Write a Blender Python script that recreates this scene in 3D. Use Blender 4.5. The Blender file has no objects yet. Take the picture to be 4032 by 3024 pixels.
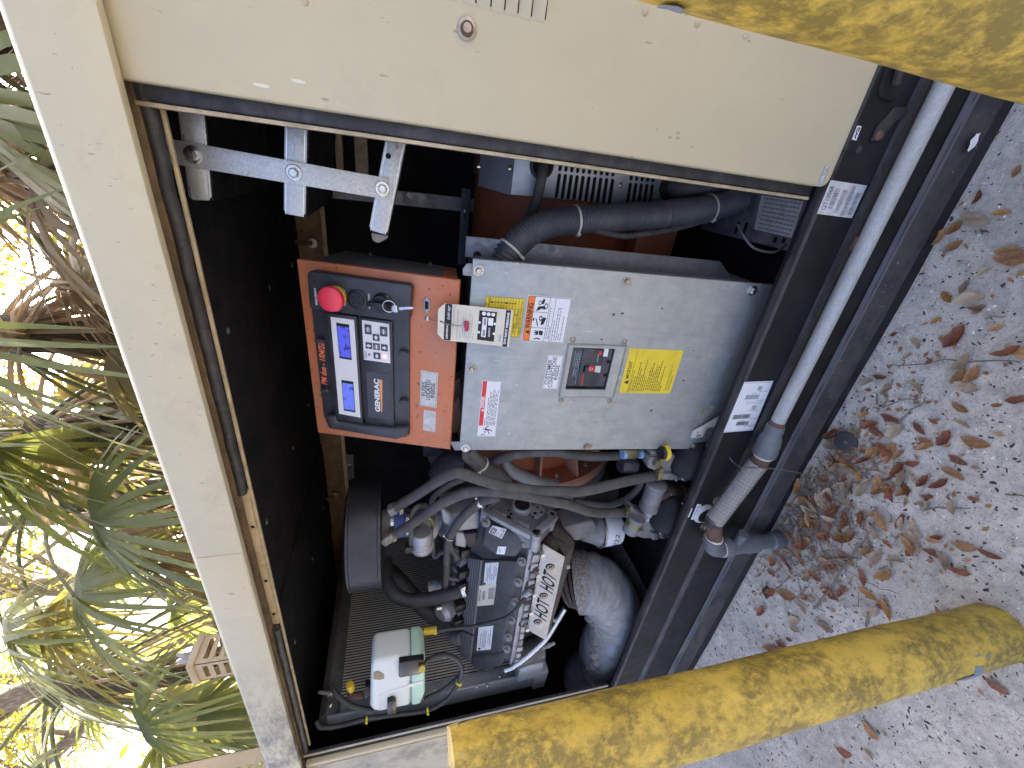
import bpy, bmesh, math, random
from mathutils import Vector, Matrix
random.seed(7)
SC = bpy.context.scene
COL = SC.collection
rad = math.radians

# ------------------------------------------------------------------ camera
# phone held on its side: the picture's right is the world's down
YAW, PITCH, ROLL, FPX = rad(28.3), rad(15.5), rad(-0.7), 1605.0
CAMPOS = Vector((0.0, -0.72, 1.202))
FWD = Vector((-math.sin(YAW)*math.cos(PITCH), math.cos(YAW)*math.cos(PITCH), -math.sin(PITCH)))
_r0 = Vector((math.cos(YAW), math.sin(YAW), 0)); _u0 = _r0.cross(FWD)
RGT = math.cos(ROLL)*_r0 + math.sin(ROLL)*_u0
UPV = RGT.cross(FWD)
cam = bpy.data.cameras.new('camera')
cam.sensor_fit = 'HORIZONTAL'; cam.sensor_width = 36.0
cam.lens = 36.0*FPX/4032.0
cam.clip_start = 0.02; cam.clip_end = 500
camo = bpy.data.objects.new('camera', cam); COL.objects.link(camo)
m3 = Matrix((-UPV, RGT, -FWD)).transposed()
camo.matrix_world = Matrix.Translation(CAMPOS) @ m3.to_4x4()
SC.camera = camo

# ------------------------------------------------------------------ sky, sun, exposure
SUN_EL, SUN_AZ = rad(40), rad(-12)          # behind the enclosure: its front stands in its own shade
w = bpy.data.worlds.new('World'); SC.world = w; w.use_nodes = True
nt = w.node_tree; nt.nodes.clear()
sky = nt.nodes.new('ShaderNodeTexSky'); sky.sky_type = 'NISHITA'; sky.sun_disc = False
sky.sun_elevation = SUN_EL; sky.sun_rotation = SUN_AZ
sky.dust_density = 6.0; sky.air_density = 0.35; sky.ozone_density = 0.0
bg = nt.nodes.new('ShaderNodeBackground'); bg.inputs['Strength'].default_value = 0.15
wo = nt.nodes.new('ShaderNodeOutputWorld')
nt.links.new(sky.outputs[0], bg.inputs[0]); nt.links.new(bg.outputs[0], wo.inputs[0])
sl = bpy.data.lights.new('sun', 'SUN'); sl.energy = 4.0; sl.angle = rad(0.53); sl.color = (1.0, 0.94, 0.84)
so = bpy.data.objects.new('sun', sl); COL.objects.link(so)
sdir = Vector((math.sin(SUN_AZ)*math.cos(SUN_EL), math.cos(SUN_AZ)*math.cos(SUN_EL), math.sin(SUN_EL)))
so.rotation_euler = sdir.to_track_quat('Z', 'Y').to_euler(); so.location = (0, 8, 8)
SC.view_settings.view_transform = 'Standard'; SC.view_settings.look = 'None'
SC.view_settings.gamma = 1.0; SC.view_settings.use_curve_mapping = False
SC.view_settings.exposure = 2.85
SC.cycles.max_bounces = 6; SC.cycles.diffuse_bounces = 3; SC.cycles.glossy_bounces = 3; SC.cycles.transmission_bounces = 3
SC.cycles.caustics_reflective = False; SC.cycles.caustics_refractive = False

# ------------------------------------------------------------------ measuring: photo pixel + known depth -> point in the place
def ray(x, y):
    return FWD + RGT*((3024-y-1512)/FPX) - UPV*((x-2016)/FPX)
def at(x, y, Y):
    d = ray(x, y); return CAMPOS + d*((Y-CAMPOS.y)/d.y)
def atX(x, y, X):
    d = ray(x, y); return CAMPOS + d*((X-CAMPOS.x)/d.x)
def atZ(x, y, Z):
    d = ray(x, y); return CAMPOS + d*((Z-CAMPOS.z)/d.z)
def win(x0, y0, s): return lambda a, b: (x0+a/s, y0+b/s)
wB = win(0, 1000, 1.659); wC = win(0, 2000, 1.62); wD = win(1000, 0, 1.659); wE = win(1000, 1000, 1.659)
wF = win(1000, 2000, 1.62); wG = win(2000, 0, 1.659); wH = win(2000, 1000, 1.659); wI = win(2000, 2000, 1.62)
wJ = win(3000, 0, 1.659); wK = win(3000, 1000, 1.659); wL = win(3000, 2000, 1.62)
wM = win(1150, 980, 3.16); wM2 = win(1150, 1300, 3.16); wN = win(1680, 1140, 5.53); wO = win(2040, 1140, 7.54)
wP = win(2100, 1320, 3.568); wQ = win(1830, 1460, 5.183); wR = win(3150, 680, 7.373); wS = win(2680, 1480, 5.185)
w1 = win(1300, 1750, 3.687); w2 = win(1700, 1750, 3.687); w3 = win(2200, 1700, 3.318); w4 = win(1600, 2050, 2.766)
w5 = win(1850, 550, 2.949); w6 = win(2500, 650, 2.949); w7 = win(1150, 500, 2.765); w8 = win(2000, 2000, 2.764)
wU = win(2600, 1300, 1.508); wV = win(1600, 2600, 3.687)

class Frame:
    """a flat face in the place: origin, its own right and up, normal towards the viewer"""
    def __init__(s, o, ex, ey):
        s.o = Vector(o); s.ex = Vector(ex).normalized(); s.n = s.ex.cross(Vector(ey)).normalized(); s.ey = s.n.cross(s.ex)
    def uv(s, p, h=0):
        d = ray(*p); t = (s.o+s.n*h-CAMPOS).dot(s.n)/d.dot(s.n); q = CAMPOS+d*t-s.o
        return (q.dot(s.ex), q.dot(s.ey))
    def w(s, u, v, h=0): return s.o + s.ex*u + s.ey*v + s.n*h

# ------------------------------------------------------------------ scene helpers
WM = {}
def tag(o, label=None, cat=None, group=None, kind=None):
    if label: o['label'] = label
    if cat: o['category'] = cat
    if group: o['group'] = group
    if kind: o['kind'] = kind
    return o
def thing(name, label, cat, loc, group=None):
    o = bpy.data.objects.new(name, None); COL.objects.link(o); o.empty_display_size = 0.05
    o.location = loc; WM[o] = Matrix.Translation(Vector(loc)); return tag(o, label, cat, group)
def link(name, me, parent, mw):
    o = bpy.data.objects.new(name, me); COL.objects.link(o)
    if parent is not None:
        o.parent = parent; o.matrix_basis = WM[parent].inverted() @ mw
    else:
        o.matrix_basis = mw
    WM[o] = mw; return o
class G:
    """collects geometry in world coordinates; build() links it as one mesh object"""
    def __init__(s): s.v = []; s.f = []; s.sm = []
    def add(s, vs, fs):
        n = len(s.v); s.v += [Vector(v) for v in vs]; s.f += [[i+n for i in f] for f in fs]; return s
    def box(s, x0, x1, y0, y1, z0, z1):
        vs = [(x, y, z) for x in (x0, x1) for y in (y0, y1) for z in (z0, z1)]
        return s.add(vs, [(0,1,3,2),(4,6,7,5),(0,4,5,1),(2,3,7,6),(0,2,6,4),(1,5,7,3)])
    def obox(s, c, ax, ay, az):
        c, ax, ay, az = map(Vector, (c, ax, ay, az))
        vs = [c+ax*i+ay*j+az*k for i in (-1,1) for j in (-1,1) for k in (-1,1)]
        return s.add(vs, [(0,1,3,2),(4,6,7,5),(0,4,5,1),(2,3,7,6),(0,2,6,4),(1,5,7,3)])
    def prism(s, pts, off):
        """planar polygon (world points, ccw seen from the viewer) pushed along off"""
        n = len(pts); pts = [Vector(p) for p in pts]; off = Vector(off)
        s.add(pts+[p+off for p in pts], [list(range(n))[::-1], list(range(n, 2*n))]+[(i, (i+1) % n, n+(i+1) % n, n+i) for i in range(n)])
        return s
    def poly(s, fr, uvs, h0, h1):
        a = sum(uvs[i][0]*uvs[(i+1) % len(uvs)][1]-uvs[(i+1) % len(uvs)][0]*uvs[i][1] for i in range(len(uvs)))
        if a < 0: uvs = uvs[::-1]
        return s.prism([fr.w(u, v, h0) for u, v in uvs], fr.n*(h1-h0))
    def pxpoly(s, fr, pxs, h0, h1): return s.poly(fr, [fr.uv(p, h1) for p in pxs], h0, h1)
    def rect(s, fr, u0, v0, u1, v1, h0, h1): return s.poly(fr, [(u0, v0), (u1, v0), (u1, v1), (u0, v1)], h0, h1)
    def disc(s, fr, u, v, r, h0, h1, n=20, r1=None):
        return s.cyl(fr.w(u, v, h0), fr.w(u, v, h1), r, r if r1 is None else r1, n)
    def cyl(s, p0, p1, r0, r1=None, n=16, cap=True):
        return s.lathe(p0, p1, [(0, r0), (1, r0 if r1 is None else r1)], n, cap)
    def lathe(s, p0, p1, prof, n=20, cap=True):
        p0, p1 = Vector(p0), Vector(p1); d = p1-p0; z = d.normalized()
        x = z.cross(Vector((0, 0, 1)) if abs(z.z) < .9 else Vector((1, 0, 0))).normalized(); y = z.cross(x)
        vs = []; fs = []
        for t, r in prof:
            for i in range(n):
                a = 2*math.pi*i/n; vs.append(p0+d*t+(x*math.cos(a)+y*math.sin(a))*r)
        for k in range(len(prof)-1):
            for i in range(n):
                j = (i+1) % n; fs.append((k*n+i, k*n+j, k*n+n+j, k*n+n+i))
        if cap: fs.append(list(range(n))[::-1]); fs.append([(len(prof)-1)*n+i for i in range(n)])
        return s.add(vs, fs)
    def tube(s, path, r, n=12, cap=True):
        """sweep a circle along a path; r a number or a list / function of t"""
        m = len(path); path = [Vector(p) for p in path]; vs = []; fs = []; nrm = None
        for i, p in enumerate(path):
            t = (path[min(i+1, m-1)]-path[max(i-1, 0)]).normalized()
            if nrm is None: nrm = t.cross(Vector((0, 0, 1)) if abs(t.z) < .9 else Vector((1, 0, 0)))
            nrm = (nrm-t*nrm.dot(t)).normalized(); b = t.cross(nrm)
            rr = r[i] if isinstance(r, (list, tuple)) else (r(i/(m-1)) if callable(r) else r)
            for k in range(n):
                a = 2*math.pi*k/n; vs.append(p+(nrm*math.cos(a)+b*math.sin(a))*rr)
        for i in range(m-1):
            for k in range(n):
                j = (k+1) % n; fs.append((i*n+k, i*n+j, i*n+n+j, i*n+n+k))
        if cap: fs.append(list(range(n))[::-1]); fs.append([(m-1)*n+i for i in range(n)])
        return s.add(vs, fs)
    def loft(s, secs, cap=True):
        n = len(secs[0]); vs = [p for c in secs for p in c]; fs = []
        for k in range(len(secs)-1):
            for i in range(n):
                j = (i+1) % n; fs.append((k*n+i, k*n+j, k*n+n+j, k*n+n+i))
        if cap: fs.append(list(range(n))[::-1]); fs.append([(len(secs)-1)*n+i for i in range(n)])
        return s.add(vs, fs)
    def mesh(s, name, inv, bev=0, smooth=38, segs=2, fixn=True):
        me = bpy.data.meshes.new(name); me.from_pydata([inv @ v for v in s.v], [], s.f); me.update()
        bm = bmesh.new(); bm.from_mesh(me)
        if fixn: bmesh.ops.recalc_face_normals(bm, faces=bm.faces)
        if bev:
            es = [e for e in bm.edges if len(e.link_faces) == 2 and e.calc_face_angle(0) > rad(35)]
            bmesh.ops.bevel(bm, geom=es, offset=bev, segments=segs, profile=.5, affect='EDGES', clamp_overlap=True)
        bm.to_mesh(me); bm.free()
        if smooth and len(me.polygons):
            me.shade_smooth(); me.set_sharp_from_angle(angle=rad(smooth))
        return me
    def build(s, name, mat, parent=None, bev=0, smooth=38, segs=2, fixn=True):
        if parent is not None: mw = WM[parent].copy()
        else:
            xs = [v.x for v in s.v]; ys = [v.y for v in s.v]; zs = [v.z for v in s.v]
            mw = Matrix.Translation(((min(xs)+max(xs))/2, (min(ys)+max(ys))/2, min(zs)))
        me = s.mesh(name, mw.inverted(), bev, smooth, segs, fixn); me.materials.append(mat)
        return link(name, me, parent, mw)
def spline(pts, n=8):
    pts = [Vector(p) for p in pts]; out = []
    P_ = [pts[0]*2-pts[1]]+pts+[pts[-1]*2-pts[-2]]
    for i in range(1, len(P_)-2):
        a, b, c, d = P_[i-1:i+3]
        for k in range(n):
            t = k/n; out.append(.5*((2*b)+(c-a)*t+(2*a-5*b+4*c-d)*t*t+(3*b-a-3*c+d)*t*t*t))
    out.append(pts[-1]); return out
_bolt = {}
def bolt(parent, pos, nrm, r, mat, name='bolt', kind='hex', spin=None):
    """one bolt: washer and hex or round head; all copies of a kind share a mesh"""
    key = (kind, mat.name)
    if key not in _bolt:
        g = G(); z = Vector((0, 0, 1))
        if kind == 'hex':
            g.lathe((0,0,0), (0,0,.16), [(0,1),(.7,1),(1,.93)], 20); g.lathe((0,0,.15), (0,0,.75), [(0,.64),(.8,.64),(1,.54)], 6)
            g.lathe((0,0,.7), (0,0,.79), [(0,.5),(1,.42)], 14)
        elif kind == 'round':
            g.lathe((0,0,0), (0,0,.5), [(0,1),(.3,.97),(.65,.8),(.9,.5),(1,.15)], 16)
        elif kind == 'flange':
            g.lathe((0,0,0), (0,0,.35), [(0,1),(.5,1),(1,.7)], 18); g.lathe((0,0,.3), (0,0,.95), [(0,.55),(.85,.55),(1,.45)], 6)
        me = g.mesh('bolt_'+kind, Matrix.Identity(4), 0, 30); me.materials.append(mat); _bolt[key] = me
    q = Vector(nrm).to_track_quat('Z', 'Y').to_matrix().to_4x4()
    mw = Matrix.Translation(Vector(pos)) @ q @ Matrix.Rotation(random.uniform(0, 6) if spin is None else spin, 4, 'Z') @ Matrix.Scale(r, 4)
    return link(name, _bolt[key], parent, mw)
_fc = {}
def glyphs(txt, bold=0.0, shear=0.0, spacing=1.0):
    cu = bpy.data.curves.new('t', 'FONT'); cu.body = txt; cu.size = 1; cu.offset = bold; cu.shear = shear; cu.space_character = spacing
    cu.resolution_u = 3; o = bpy.data.objects.new('t', cu); COL.objects.link(o)
    bpy.context.view_layer.update()
    me = bpy.data.meshes.new_from_object(o.evaluated_get(bpy.context.evaluated_depsgraph_get()))
    vs = [v.co.copy() for v in me.vertices]; fs = [list(p.vertices) for p in me.polygons]
    bpy.data.objects.remove(o); bpy.data.curves.remove(cu); bpy.data.meshes.remove(me)
    x0 = min(v.x for v in vs); x1 = max(v.x for v in vs); y1 = max(v.y for v in vs); y0 = min(0, min(v.y for v in vs))
    return [((v.x-x0)/(x1-x0), v.y/max(y1, .01)) for v in vs], fs
def lettering(parent, fr, txt, A, B, hp, mat, lift=.0009, bold=0.0, shear=0.0, name='lettering', px=True, spacing=1.0):
    """flat print: baseline from A to B, hp = a point on the cap line over A (pixels) or the height"""
    a = Vector(fr.uv(A, lift)) if px else Vector(A); b = Vector(fr.uv(B, lift)) if px else Vector(B)
    d = b-a; e = Vector((-d.y, d.x)).normalized()
    h = abs((Vector(fr.uv(hp, lift))-a).dot(e)) if isinstance(hp, (tuple, list)) else hp
    pts, fs = glyphs(txt, bold, shear, spacing); g = G()
    g.add([fr.w(*(a+d*x+e*(h*y)), lift) for x, y in pts], fs)
    return g.build(name, mat, parent, smooth=0, fixn=False)
def quadmap(c):
    """bilinear map over four uv corners: lower-left, lower-right, upper-right, upper-left"""
    a, b, cc, d = [Vector(p) for p in c]
    return lambda s, t: (a*(1-s)+b*s)*(1-t)+(d*(1-s)+cc*s)*t
def fineprint(parent, fr, m, rows, mat, lift=.0009, name='fine_print', seed=1, words=True):
    """rows of small print too fine to read: (s0, s1, t, height) in the label's own 0..1 frame"""
    rnd = random.Random(seed); g = G()
    for s0, s1, t, h in rows:
        s = s0
        while s < s1:
            wd = rnd.uniform(.03, .085) if words else (s1-s0)
            e = min(s+wd, s1)
            g.add([fr.w(*m(s, t), lift), fr.w(*m(e, t), lift), fr.w(*m(e, t+h), lift), fr.w(*m(s, t+h), lift)], [(0,1,2,3)])
            s = e+rnd.uniform(.012, .022)
    return g.build(name, mat, parent, smooth=0, fixn=False)
def barcode(parent, fr, m, s0, s1, t0, t1, mat, seed=1, n=26, lift=.0009):
    rnd = random.Random(seed); g = G(); s = s0; st = (s1-s0)/n
    while s < s1:
        wd = st*rnd.choice((.35, .6, .9))
        e = min(s+wd, s1)
        g.add([fr.w(*m(s, t0), lift), fr.w(*m(e, t0), lift), fr.w(*m(e, t1), lift), fr.w(*m(s, t1), lift)], [(0,1,2,3)]); s = e+st*rnd.choice((.3, .5, .8))
    return g.build('barcode', mat, parent, smooth=0, fixn=False)
def lines(parent, fr, m, segs, wd, mat, lift=.001, name='printed_line'):
    g = G()
    for (s0, t0, s1, t1) in segs:
        a = m(s0, t0); b = m(s1, t1); d = (b-a).normalized(); e = Vector((-d.y, d.x))*wd/2
        g.add([fr.w(*(a-e), lift), fr.w(*(b-e), lift), fr.w(*(b+e), lift), fr.w(*(a+e), lift)], [(0,1,2,3)])
    return g.build(name, mat, parent, smooth=0, fixn=False)
def flat(parent, fr, uvs, mat, lift, name):
    g = G(); g.add([fr.w(u, v, lift) for u, v in uvs], [list(range(len(uvs)))]); return g.build(name, mat, parent, smooth=0, fixn=False)
def sticker(parent, fr, pxs, mat, name='sticker', th=.0006):
    """printed label stuck on a face; pixel corners lower-left, lower-right, upper-right, upper-left"""
    uvs = [fr.uv(p) for p in pxs]; g = G(); g.poly(fr, uvs, 0.0002, th)
    return g.build(name, mat, parent, smooth=0), quadmap(uvs)
# ------------------------------------------------------------------ materials
def nodes(name):
    m = bpy.data.materials.new(name); m.use_nodes = True; t = m.node_tree; t.nodes.clear()
    o = t.nodes.new('ShaderNodeOutputMaterial'); b = t.nodes.new('ShaderNodeBsdfPrincipled'); t.links.new(b.outputs[0], o.inputs[0])
    return m, t, b
def N(t, k, **kw):
    n = t.nodes.new(k)
    for a, v in kw.items():
        if a in n.inputs: n.inputs[a].default_value = v
        else: setattr(n, a, v)
    return n
def coords(t, scale=(1, 1, 1), gen=False, world=False):
    if world:
        g = t.nodes.new('ShaderNodeNewGeometry'); src = g.outputs['Position']
    else:
        c = t.nodes.new('ShaderNodeTexCoord'); src = c.outputs['Generated' if gen else 'Object']
    mp = t.nodes.new('ShaderNodeMapping'); mp.inputs['Scale'].default_value = scale
    t.links.new(src, mp.inputs[0]); return mp.outputs[0]
def ramp(t, fac, stops):
    r = t.nodes.new('ShaderNodeValToRGB'); t.links.new(fac, r.inputs[0]); e = r.color_ramp.elements
    while len(e) < len(stops): e.new(.5)
    for i, (p, c) in enumerate(stops):
        e[i].position = p; e[i].color = (c, c, c, 1) if isinstance(c, (int, float)) else (*c, 1)
    return r.outputs[0]
def noise(t, vec, scale, detail=4, rough=.55, dist=0):
    n = N(t, 'ShaderNodeTexNoise'); n.inputs['Scale'].default_value = scale; n.inputs['Detail'].default_value = detail
    n.inputs['Roughness'].default_value = rough; n.inputs['Distortion'].default_value = dist; t.links.new(vec, n.inputs['Vector']); return n.outputs[0]
def mix(t, fac, a, b, mode='MIX'):
    n = t.nodes.new('ShaderNodeMix'); n.data_type = 'RGBA'; n.blend_type = mode
    for sock, v in ((n.inputs[0], fac), (n.inputs[6], a), (n.inputs[7], b)):
        if hasattr(v, 'links') or hasattr(v, 'is_linked'): t.links.new(v, sock)
        elif isinstance(v, (int, float)): sock.default_value = v
        else: sock.default_value = (*v, 1)
    return n.outputs[2]
def bump(t, b, h, strength=.3, dist=.002):
    n = t.nodes.new('ShaderNodeBump'); n.inputs['Strength'].default_value = strength; n.inputs['Distance'].default_value = dist
    t.links.new(h, n.inputs['Height']); t.links.new(n.outputs[0], b.inputs['Normal'])
def mat(name, col, rough=.5, metal=0.0, var=.15, vscale=9, spec=None, dust=None, dustamt=.3, dscale=14, speck=None, spscale=120, spthr=.72,
        bmp=0, bscale=300, aniso=(1, 1, 1), coat=0, rvar=.1):
    """painted / plastic / metal surface: tone drift, dust film, specks, fine relief"""
    m, t, b = nodes(name); v = coords(t, aniso, world=True); c = Vector(col)
    n1 = noise(t, v, vscale, 5, .6)
    o = ramp(t, n1, [(.25, tuple(c*(1-var))), (.75, tuple(c*(1+var)))])
    if dust:
        f = ramp(t, noise(t, v, dscale, 6, .65, .4), [(.42, 0), (.72, dustamt)]); o = mix(t, f, o, dust)
    if speck:
        f = ramp(t, noise(t, v, spscale, 2, .5), [(spthr, 0), (spthr+.04, .85)]); o = mix(t, f, o, speck)
    t.links.new(o, b.inputs['Base Color'])
    rr = ramp(t, noise(t, v, vscale*3, 4), [(.3, max(0, rough-rvar)), (.7, min(1, rough+rvar))]); t.links.new(rr, b.inputs['Roughness'])
    b.inputs['Metallic'].default_value = metal
    if spec is not None: b.inputs['Specular IOR Level'].default_value = spec
    if coat: b.inputs['Coat Weight'].default_value = coat
    if bmp: bump(t, b, noise(t, v, bscale, 3), bmp, .0015)
    return m
def flatmat(name, col, rough=.6, emit=0):
    m, t, b = nodes(name); b.inputs['Base Color'].default_value = (*col, 1); b.inputs['Roughness'].default_value = rough
    if emit: b.inputs['Emission Color'].default_value = (*col, 1); b.inputs['Emission Strength'].default_value = emit
    return m
def galv(name, base=.5, tint=(.95, 1.0, 1.04), scale=55, rust=.0, metal=.55, aniso=(1, 1, 1), rough=.45):
    m, t, b = nodes(name); v = coords(t, aniso, world=True)
    vo = N(t, 'ShaderNodeTexVoronoi'); vo.inputs['Scale'].default_value = scale; t.links.new(v, vo.inputs['Vector'])
    sep = t.nodes.new('ShaderNodeSeparateColor'); t.links.new(vo.outputs['Color'], sep.inputs[0])
    T = Vector(tint)*base
    o = ramp(t, sep.outputs[0], [(0, tuple(T*.86)), (.5, tuple(T)), (1, tuple(T*1.10))])
    o = mix(t, ramp(t, noise(t, v, 6, 6, .65), [(.35, 0), (.75, .35)]), o, tuple(T*.62))
    if rust: o = mix(t, ramp(t, noise(t, v, 22, 5, .7, .5), [(.68-rust*.2, 0), (.74, .8)]), o, (.3, .13, .05))
    t.links.new(o, b.inputs['Base Color']); b.inputs['Metallic'].default_value = metal
    t.links.new(ramp(t, sep.outputs[1], [(0, rough-.12), (1, rough+.15)]), b.inputs['Roughness'])
    bump(t, b, noise(t, v, 260, 2), .08, .001); return m

M = {}
def tanpaint(name, col, stain=(.20, .17, .13), amt=.25, lo=.55, sp=.70):
    m, t, b = nodes(name); v = coords(t, world=True); c = Vector(col)
    o = ramp(t, noise(t, v, 3.5, 5, .6), [(.3, tuple(c*.93)), (.7, tuple(c*1.05))])
    o = mix(t, ramp(t, noise(t, v, 7, 8, .72, .3), [(lo, 0), (lo+.2, amt)]), o, stain)
    vs = coords(t, (1, 1, .35), world=True)
    o = mix(t, ramp(t, noise(t, vs, 70 if sp > .69 else 190, 3, .6), [(sp, 0), (sp+.03, .6)]), o, stain)
    t.links.new(o, b.inputs['Base Color']); b.inputs['Roughness'].default_value = .5
    bump(t, b, noise(t, v, 420, 2), .06, .0008); return m
M['tan'] = tanpaint('tan_paint', (.540, .472, .310), amt=.16)
def roofpaint():
    m = tanpaint('weathered_tan_paint', (.535, .487, .345), (.14, .125, .10), .26, .53, .69); t = m.node_tree; b = [n for n in t.nodes if n.type == 'BSDF_PRINCIPLED'][0]
    src = b.inputs['Base Color'].links[0].from_socket; g = t.nodes.new('ShaderNodeNewGeometry'); sx = t.nodes.new('ShaderNodeSeparateXYZ'); t.links.new(g.outputs['Position'], sx.inputs[0])
    mr = N(t, 'ShaderNodeMapRange'); mr.inputs['From Min'].default_value = -1.12; mr.inputs['From Max'].default_value = -1.50; t.links.new(sx.outputs[0], mr.inputs[0])
    n = ramp(t, noise(t, coords(t, (.8, 1, 2), world=True), 16, 9, .74), [(.40, 0), (.60, .85)]); mm = t.nodes.new('ShaderNodeMath'); mm.operation = 'MULTIPLY'; t.links.new(mr.outputs[0], mm.inputs[0]); t.links.new(n, mm.inputs[1])
    t.links.new(mix(t, mm.outputs[0], src, (.13, .118, .10)), b.inputs['Base Color']); return m
M['tan_roof'] = roofpaint()   # mildew spreading in from the far end of the roof
M['tan_dirty'] = tanpaint('mildewed_tan_paint', (.48, .42, .31), (.12, .108, .09), .75, .46)
M['tan_patch'] = tanpaint('repainted_tan', (.56, .49, .335), amt=.06)
M['tan_edge'] = mat('tan_edge', (.56, .46, .30), .5, dust=(.2, .15, .09), dustamt=.6, dscale=30)
M['brown'] = mat('shaded_dirty_rail', (.19, .125, .065), .6, var=.3, dust=(.04, .03, .02), dustamt=.8, dscale=22)  # brown carries the shadow under the roof lip, with patchy dirt
M['gasket'] = mat('rubber_gasket', (.030, .031, .034), .55, var=.3, dust=(.16, .16, .165), dustamt=.35, dscale=40, bmp=.1, bscale=200)
M['foam'] = mat('black_foam', (.016, .016, .017), .9, var=.4, dust=(.05, .05, .05), dustamt=.3, bmp=.2, bscale=600, spec=.2)
M['blackpaint'] = mat('black_paint', (.010, .0102, .011), .50, var=.3, spec=.28, dust=(.05, .052, .056), dustamt=.22, dscale=9, speck=(.2, .2, .2), spscale=190, spthr=.77, bmp=.06)
M['blackworn'] = mat('worn_black_paint', (.018, .018, .019), .5, var=.4, dust=(.12, .118, .115), dustamt=.55, dscale=26, aniso=(.5, 2, 2), bmp=.15, bscale=120)
M['blackrust'] = mat('dusty_rusted_black', (.022, .022, .023), .65, var=.4, dust=(.10, .078, .060), dustamt=.65, dscale=13, aniso=(.8, 1.6, 1.6), speck=(.28, .26, .23), spscale=150, spthr=.72)
M['bend_edge'] = mat('highlight_blue_black', (.055, .062, .075), .45, var=.5, vscale=14, dust=(.13, .10, .08), dustamt=.6, dscale=20, aniso=(.4, 1, 1))  # blue edge highlight put into the colour, with dust over it
M['galv'] = galv('galvanised_strip', .50, scale=420, rust=.35)
M['galv_box'] = galv('galvanised_sheet', .30, (1, 1, 1.02), 60)
M['galv_flange'] = galv('spangled_flange', .17, (.95, 1, 1.05), 75, metal=.5)
M['galv_pipe'] = galv('galvanised_pipe', .44, (.97, 1.0, .98), 260, metal=.2, rough=.5)
def zincpanel():
    m, t, b = nodes('zinc_panel'); v = coords(t, world=True); vz = coords(t, (6, 6, 1), world=True)
    o = ramp(t, noise(t, v, 26, 6, .7), [(.3, (.345, .36, .338)), (.7, (.475, .488, .455))])
    o = mix(t, ramp(t, noise(t, vz, 9, 5, .6), [(.5, 0), (.72, .5)]), o, (.29, .315, .32))
    o = mix(t, ramp(t, noise(t, v, 2.3, 3, .5), [(.45, 0), (.75, .35)]), o, (.42, .40, .36))
    o = mix(t, ramp(t, noise(t, coords(t, (3, 3, .7), world=True), 60, 2), [(.73, 0), (.76, .8)]), o, (.75, .78, .8))
    t.links.new(o, b.inputs['Base Color']); b.inputs['Metallic'].default_value = .35
    t.links.new(ramp(t, noise(t, v, 60, 4), [(.3, .38), (.7, .58)]), b.inputs['Roughness']); bump(t, b, noise(t, vz, 120, 3), .05, .0008); return m
M['zinc'] = zincpanel()
M['zinc_dark'] = mat('grey_primer_sheet', (.14, .16, .175), .45, var=.25, dust=(.2, .21, .22), dustamt=.3, speck=(.25, .27, .28), spscale=90)
M['screw'] = mat('zinc_bolt', (.62, .62, .60), .3, 1.0, var=.25, dust=(.3, .25, .18), dustamt=.4, dscale=120)
M['screw_old'] = mat('tarnished_bolt', (.40, .36, .30), .45, .8, var=.35, dust=(.22, .13, .07), dustamt=.6, dscale=160)
M['orange'] = mat('orange_enamel', (.55, .175, .072), .45, var=.10, vscale=5, dust=(.42, .29, .23), dustamt=.42, dscale=7, speck=(.22, .07, .03), spscale=85, spthr=.66)
M['orange_cast'] = mat('orange_cast_iron', (.42, .105, .036), .6, var=.25, dust=(.17, .10, .07), dustamt=.85, dscale=7, bmp=.25, bscale=260)
M['orange_edge'] = mat('dusty_orange_rib', (.42, .20, .13), .65, var=.2, dust=(.33, .26, .22), dustamt=.7, dscale=30)
M['plastic'] = mat('black_plastic', (.034, .036, .043), .42, var=.15, dust=(.11, .11, .12), dustamt=.3, dscale=18, bmp=.05, bscale=900)
M['plastic_dark'] = mat('deep_black_plastic', (.012, .012, .014), .35, var=.15)
M['navy'] = mat('slate_plate', (.060, .062, .075), .42, var=.08)
M['rubber'] = mat('dusty_rubber_hose', (.072, .070, .067), .75, var=.15, dust=(.19, .178, .16), dustamt=.42, dscale=25, bmp=.05)
M['rubber_black'] = mat('black_rubber_hose', (.030, .030, .032), .6, var=.2, dust=(.10, .10, .10), dustamt=.3, dscale=20)
M['conduit'] = mat('corrugated_plastic', (.085, .088, .098), .5, var=.12, dust=(.22, .21, .19), dustamt=.4, dscale=12)
M['alum'] = mat('cast_aluminium', (.40, .41, .42), .45, .45, var=.2, dust=(.22, .21, .20), dustamt=.6, dscale=30, bmp=.25, bscale=350)
M['alum_dull'] = mat('dull_casting', (.24, .24, .24), .6, .25, var=.25, dust=(.14, .13, .12), dustamt=.6, dscale=28, bmp=.25, bscale=300)
M['alum_bright'] = mat('bright_steel', (.66, .66, .65), .28, .9, var=.12)
M['steel_grey'] = mat('grey_steel_frame', (.34, .37, .40), .38, .35, var=.25, dust=(.3, .3, .3), dustamt=.25, dscale=30)
M['shield'] = mat('aluminised_sheet', (.52, .50, .46), .5, .35, var=.12, vscale=25, dust=(.34, .29, .23), dustamt=.5, dscale=40, bmp=.12, bscale=500)
M['shield_in'] = mat('darker_shield_sheet', (.20, .18, .16), .6, .3, var=.3, dust=(.09, .06, .045), dustamt=.8, dscale=50)  # darker, browner copy of the shield metal for its wings
M['manifold'] = mat('rusted_manifold', (.055, .038, .034), .8, var=.3, dust=(.10, .06, .05), dustamt=.6, dscale=35, bmp=.4, bscale=200)
M['cover'] = mat('valve_cover_plastic', (.046, .047, .051), .50, var=.12, dust=(.14, .14, .145), dustamt=.35, dscale=10, bmp=.08, bscale=600)
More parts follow.
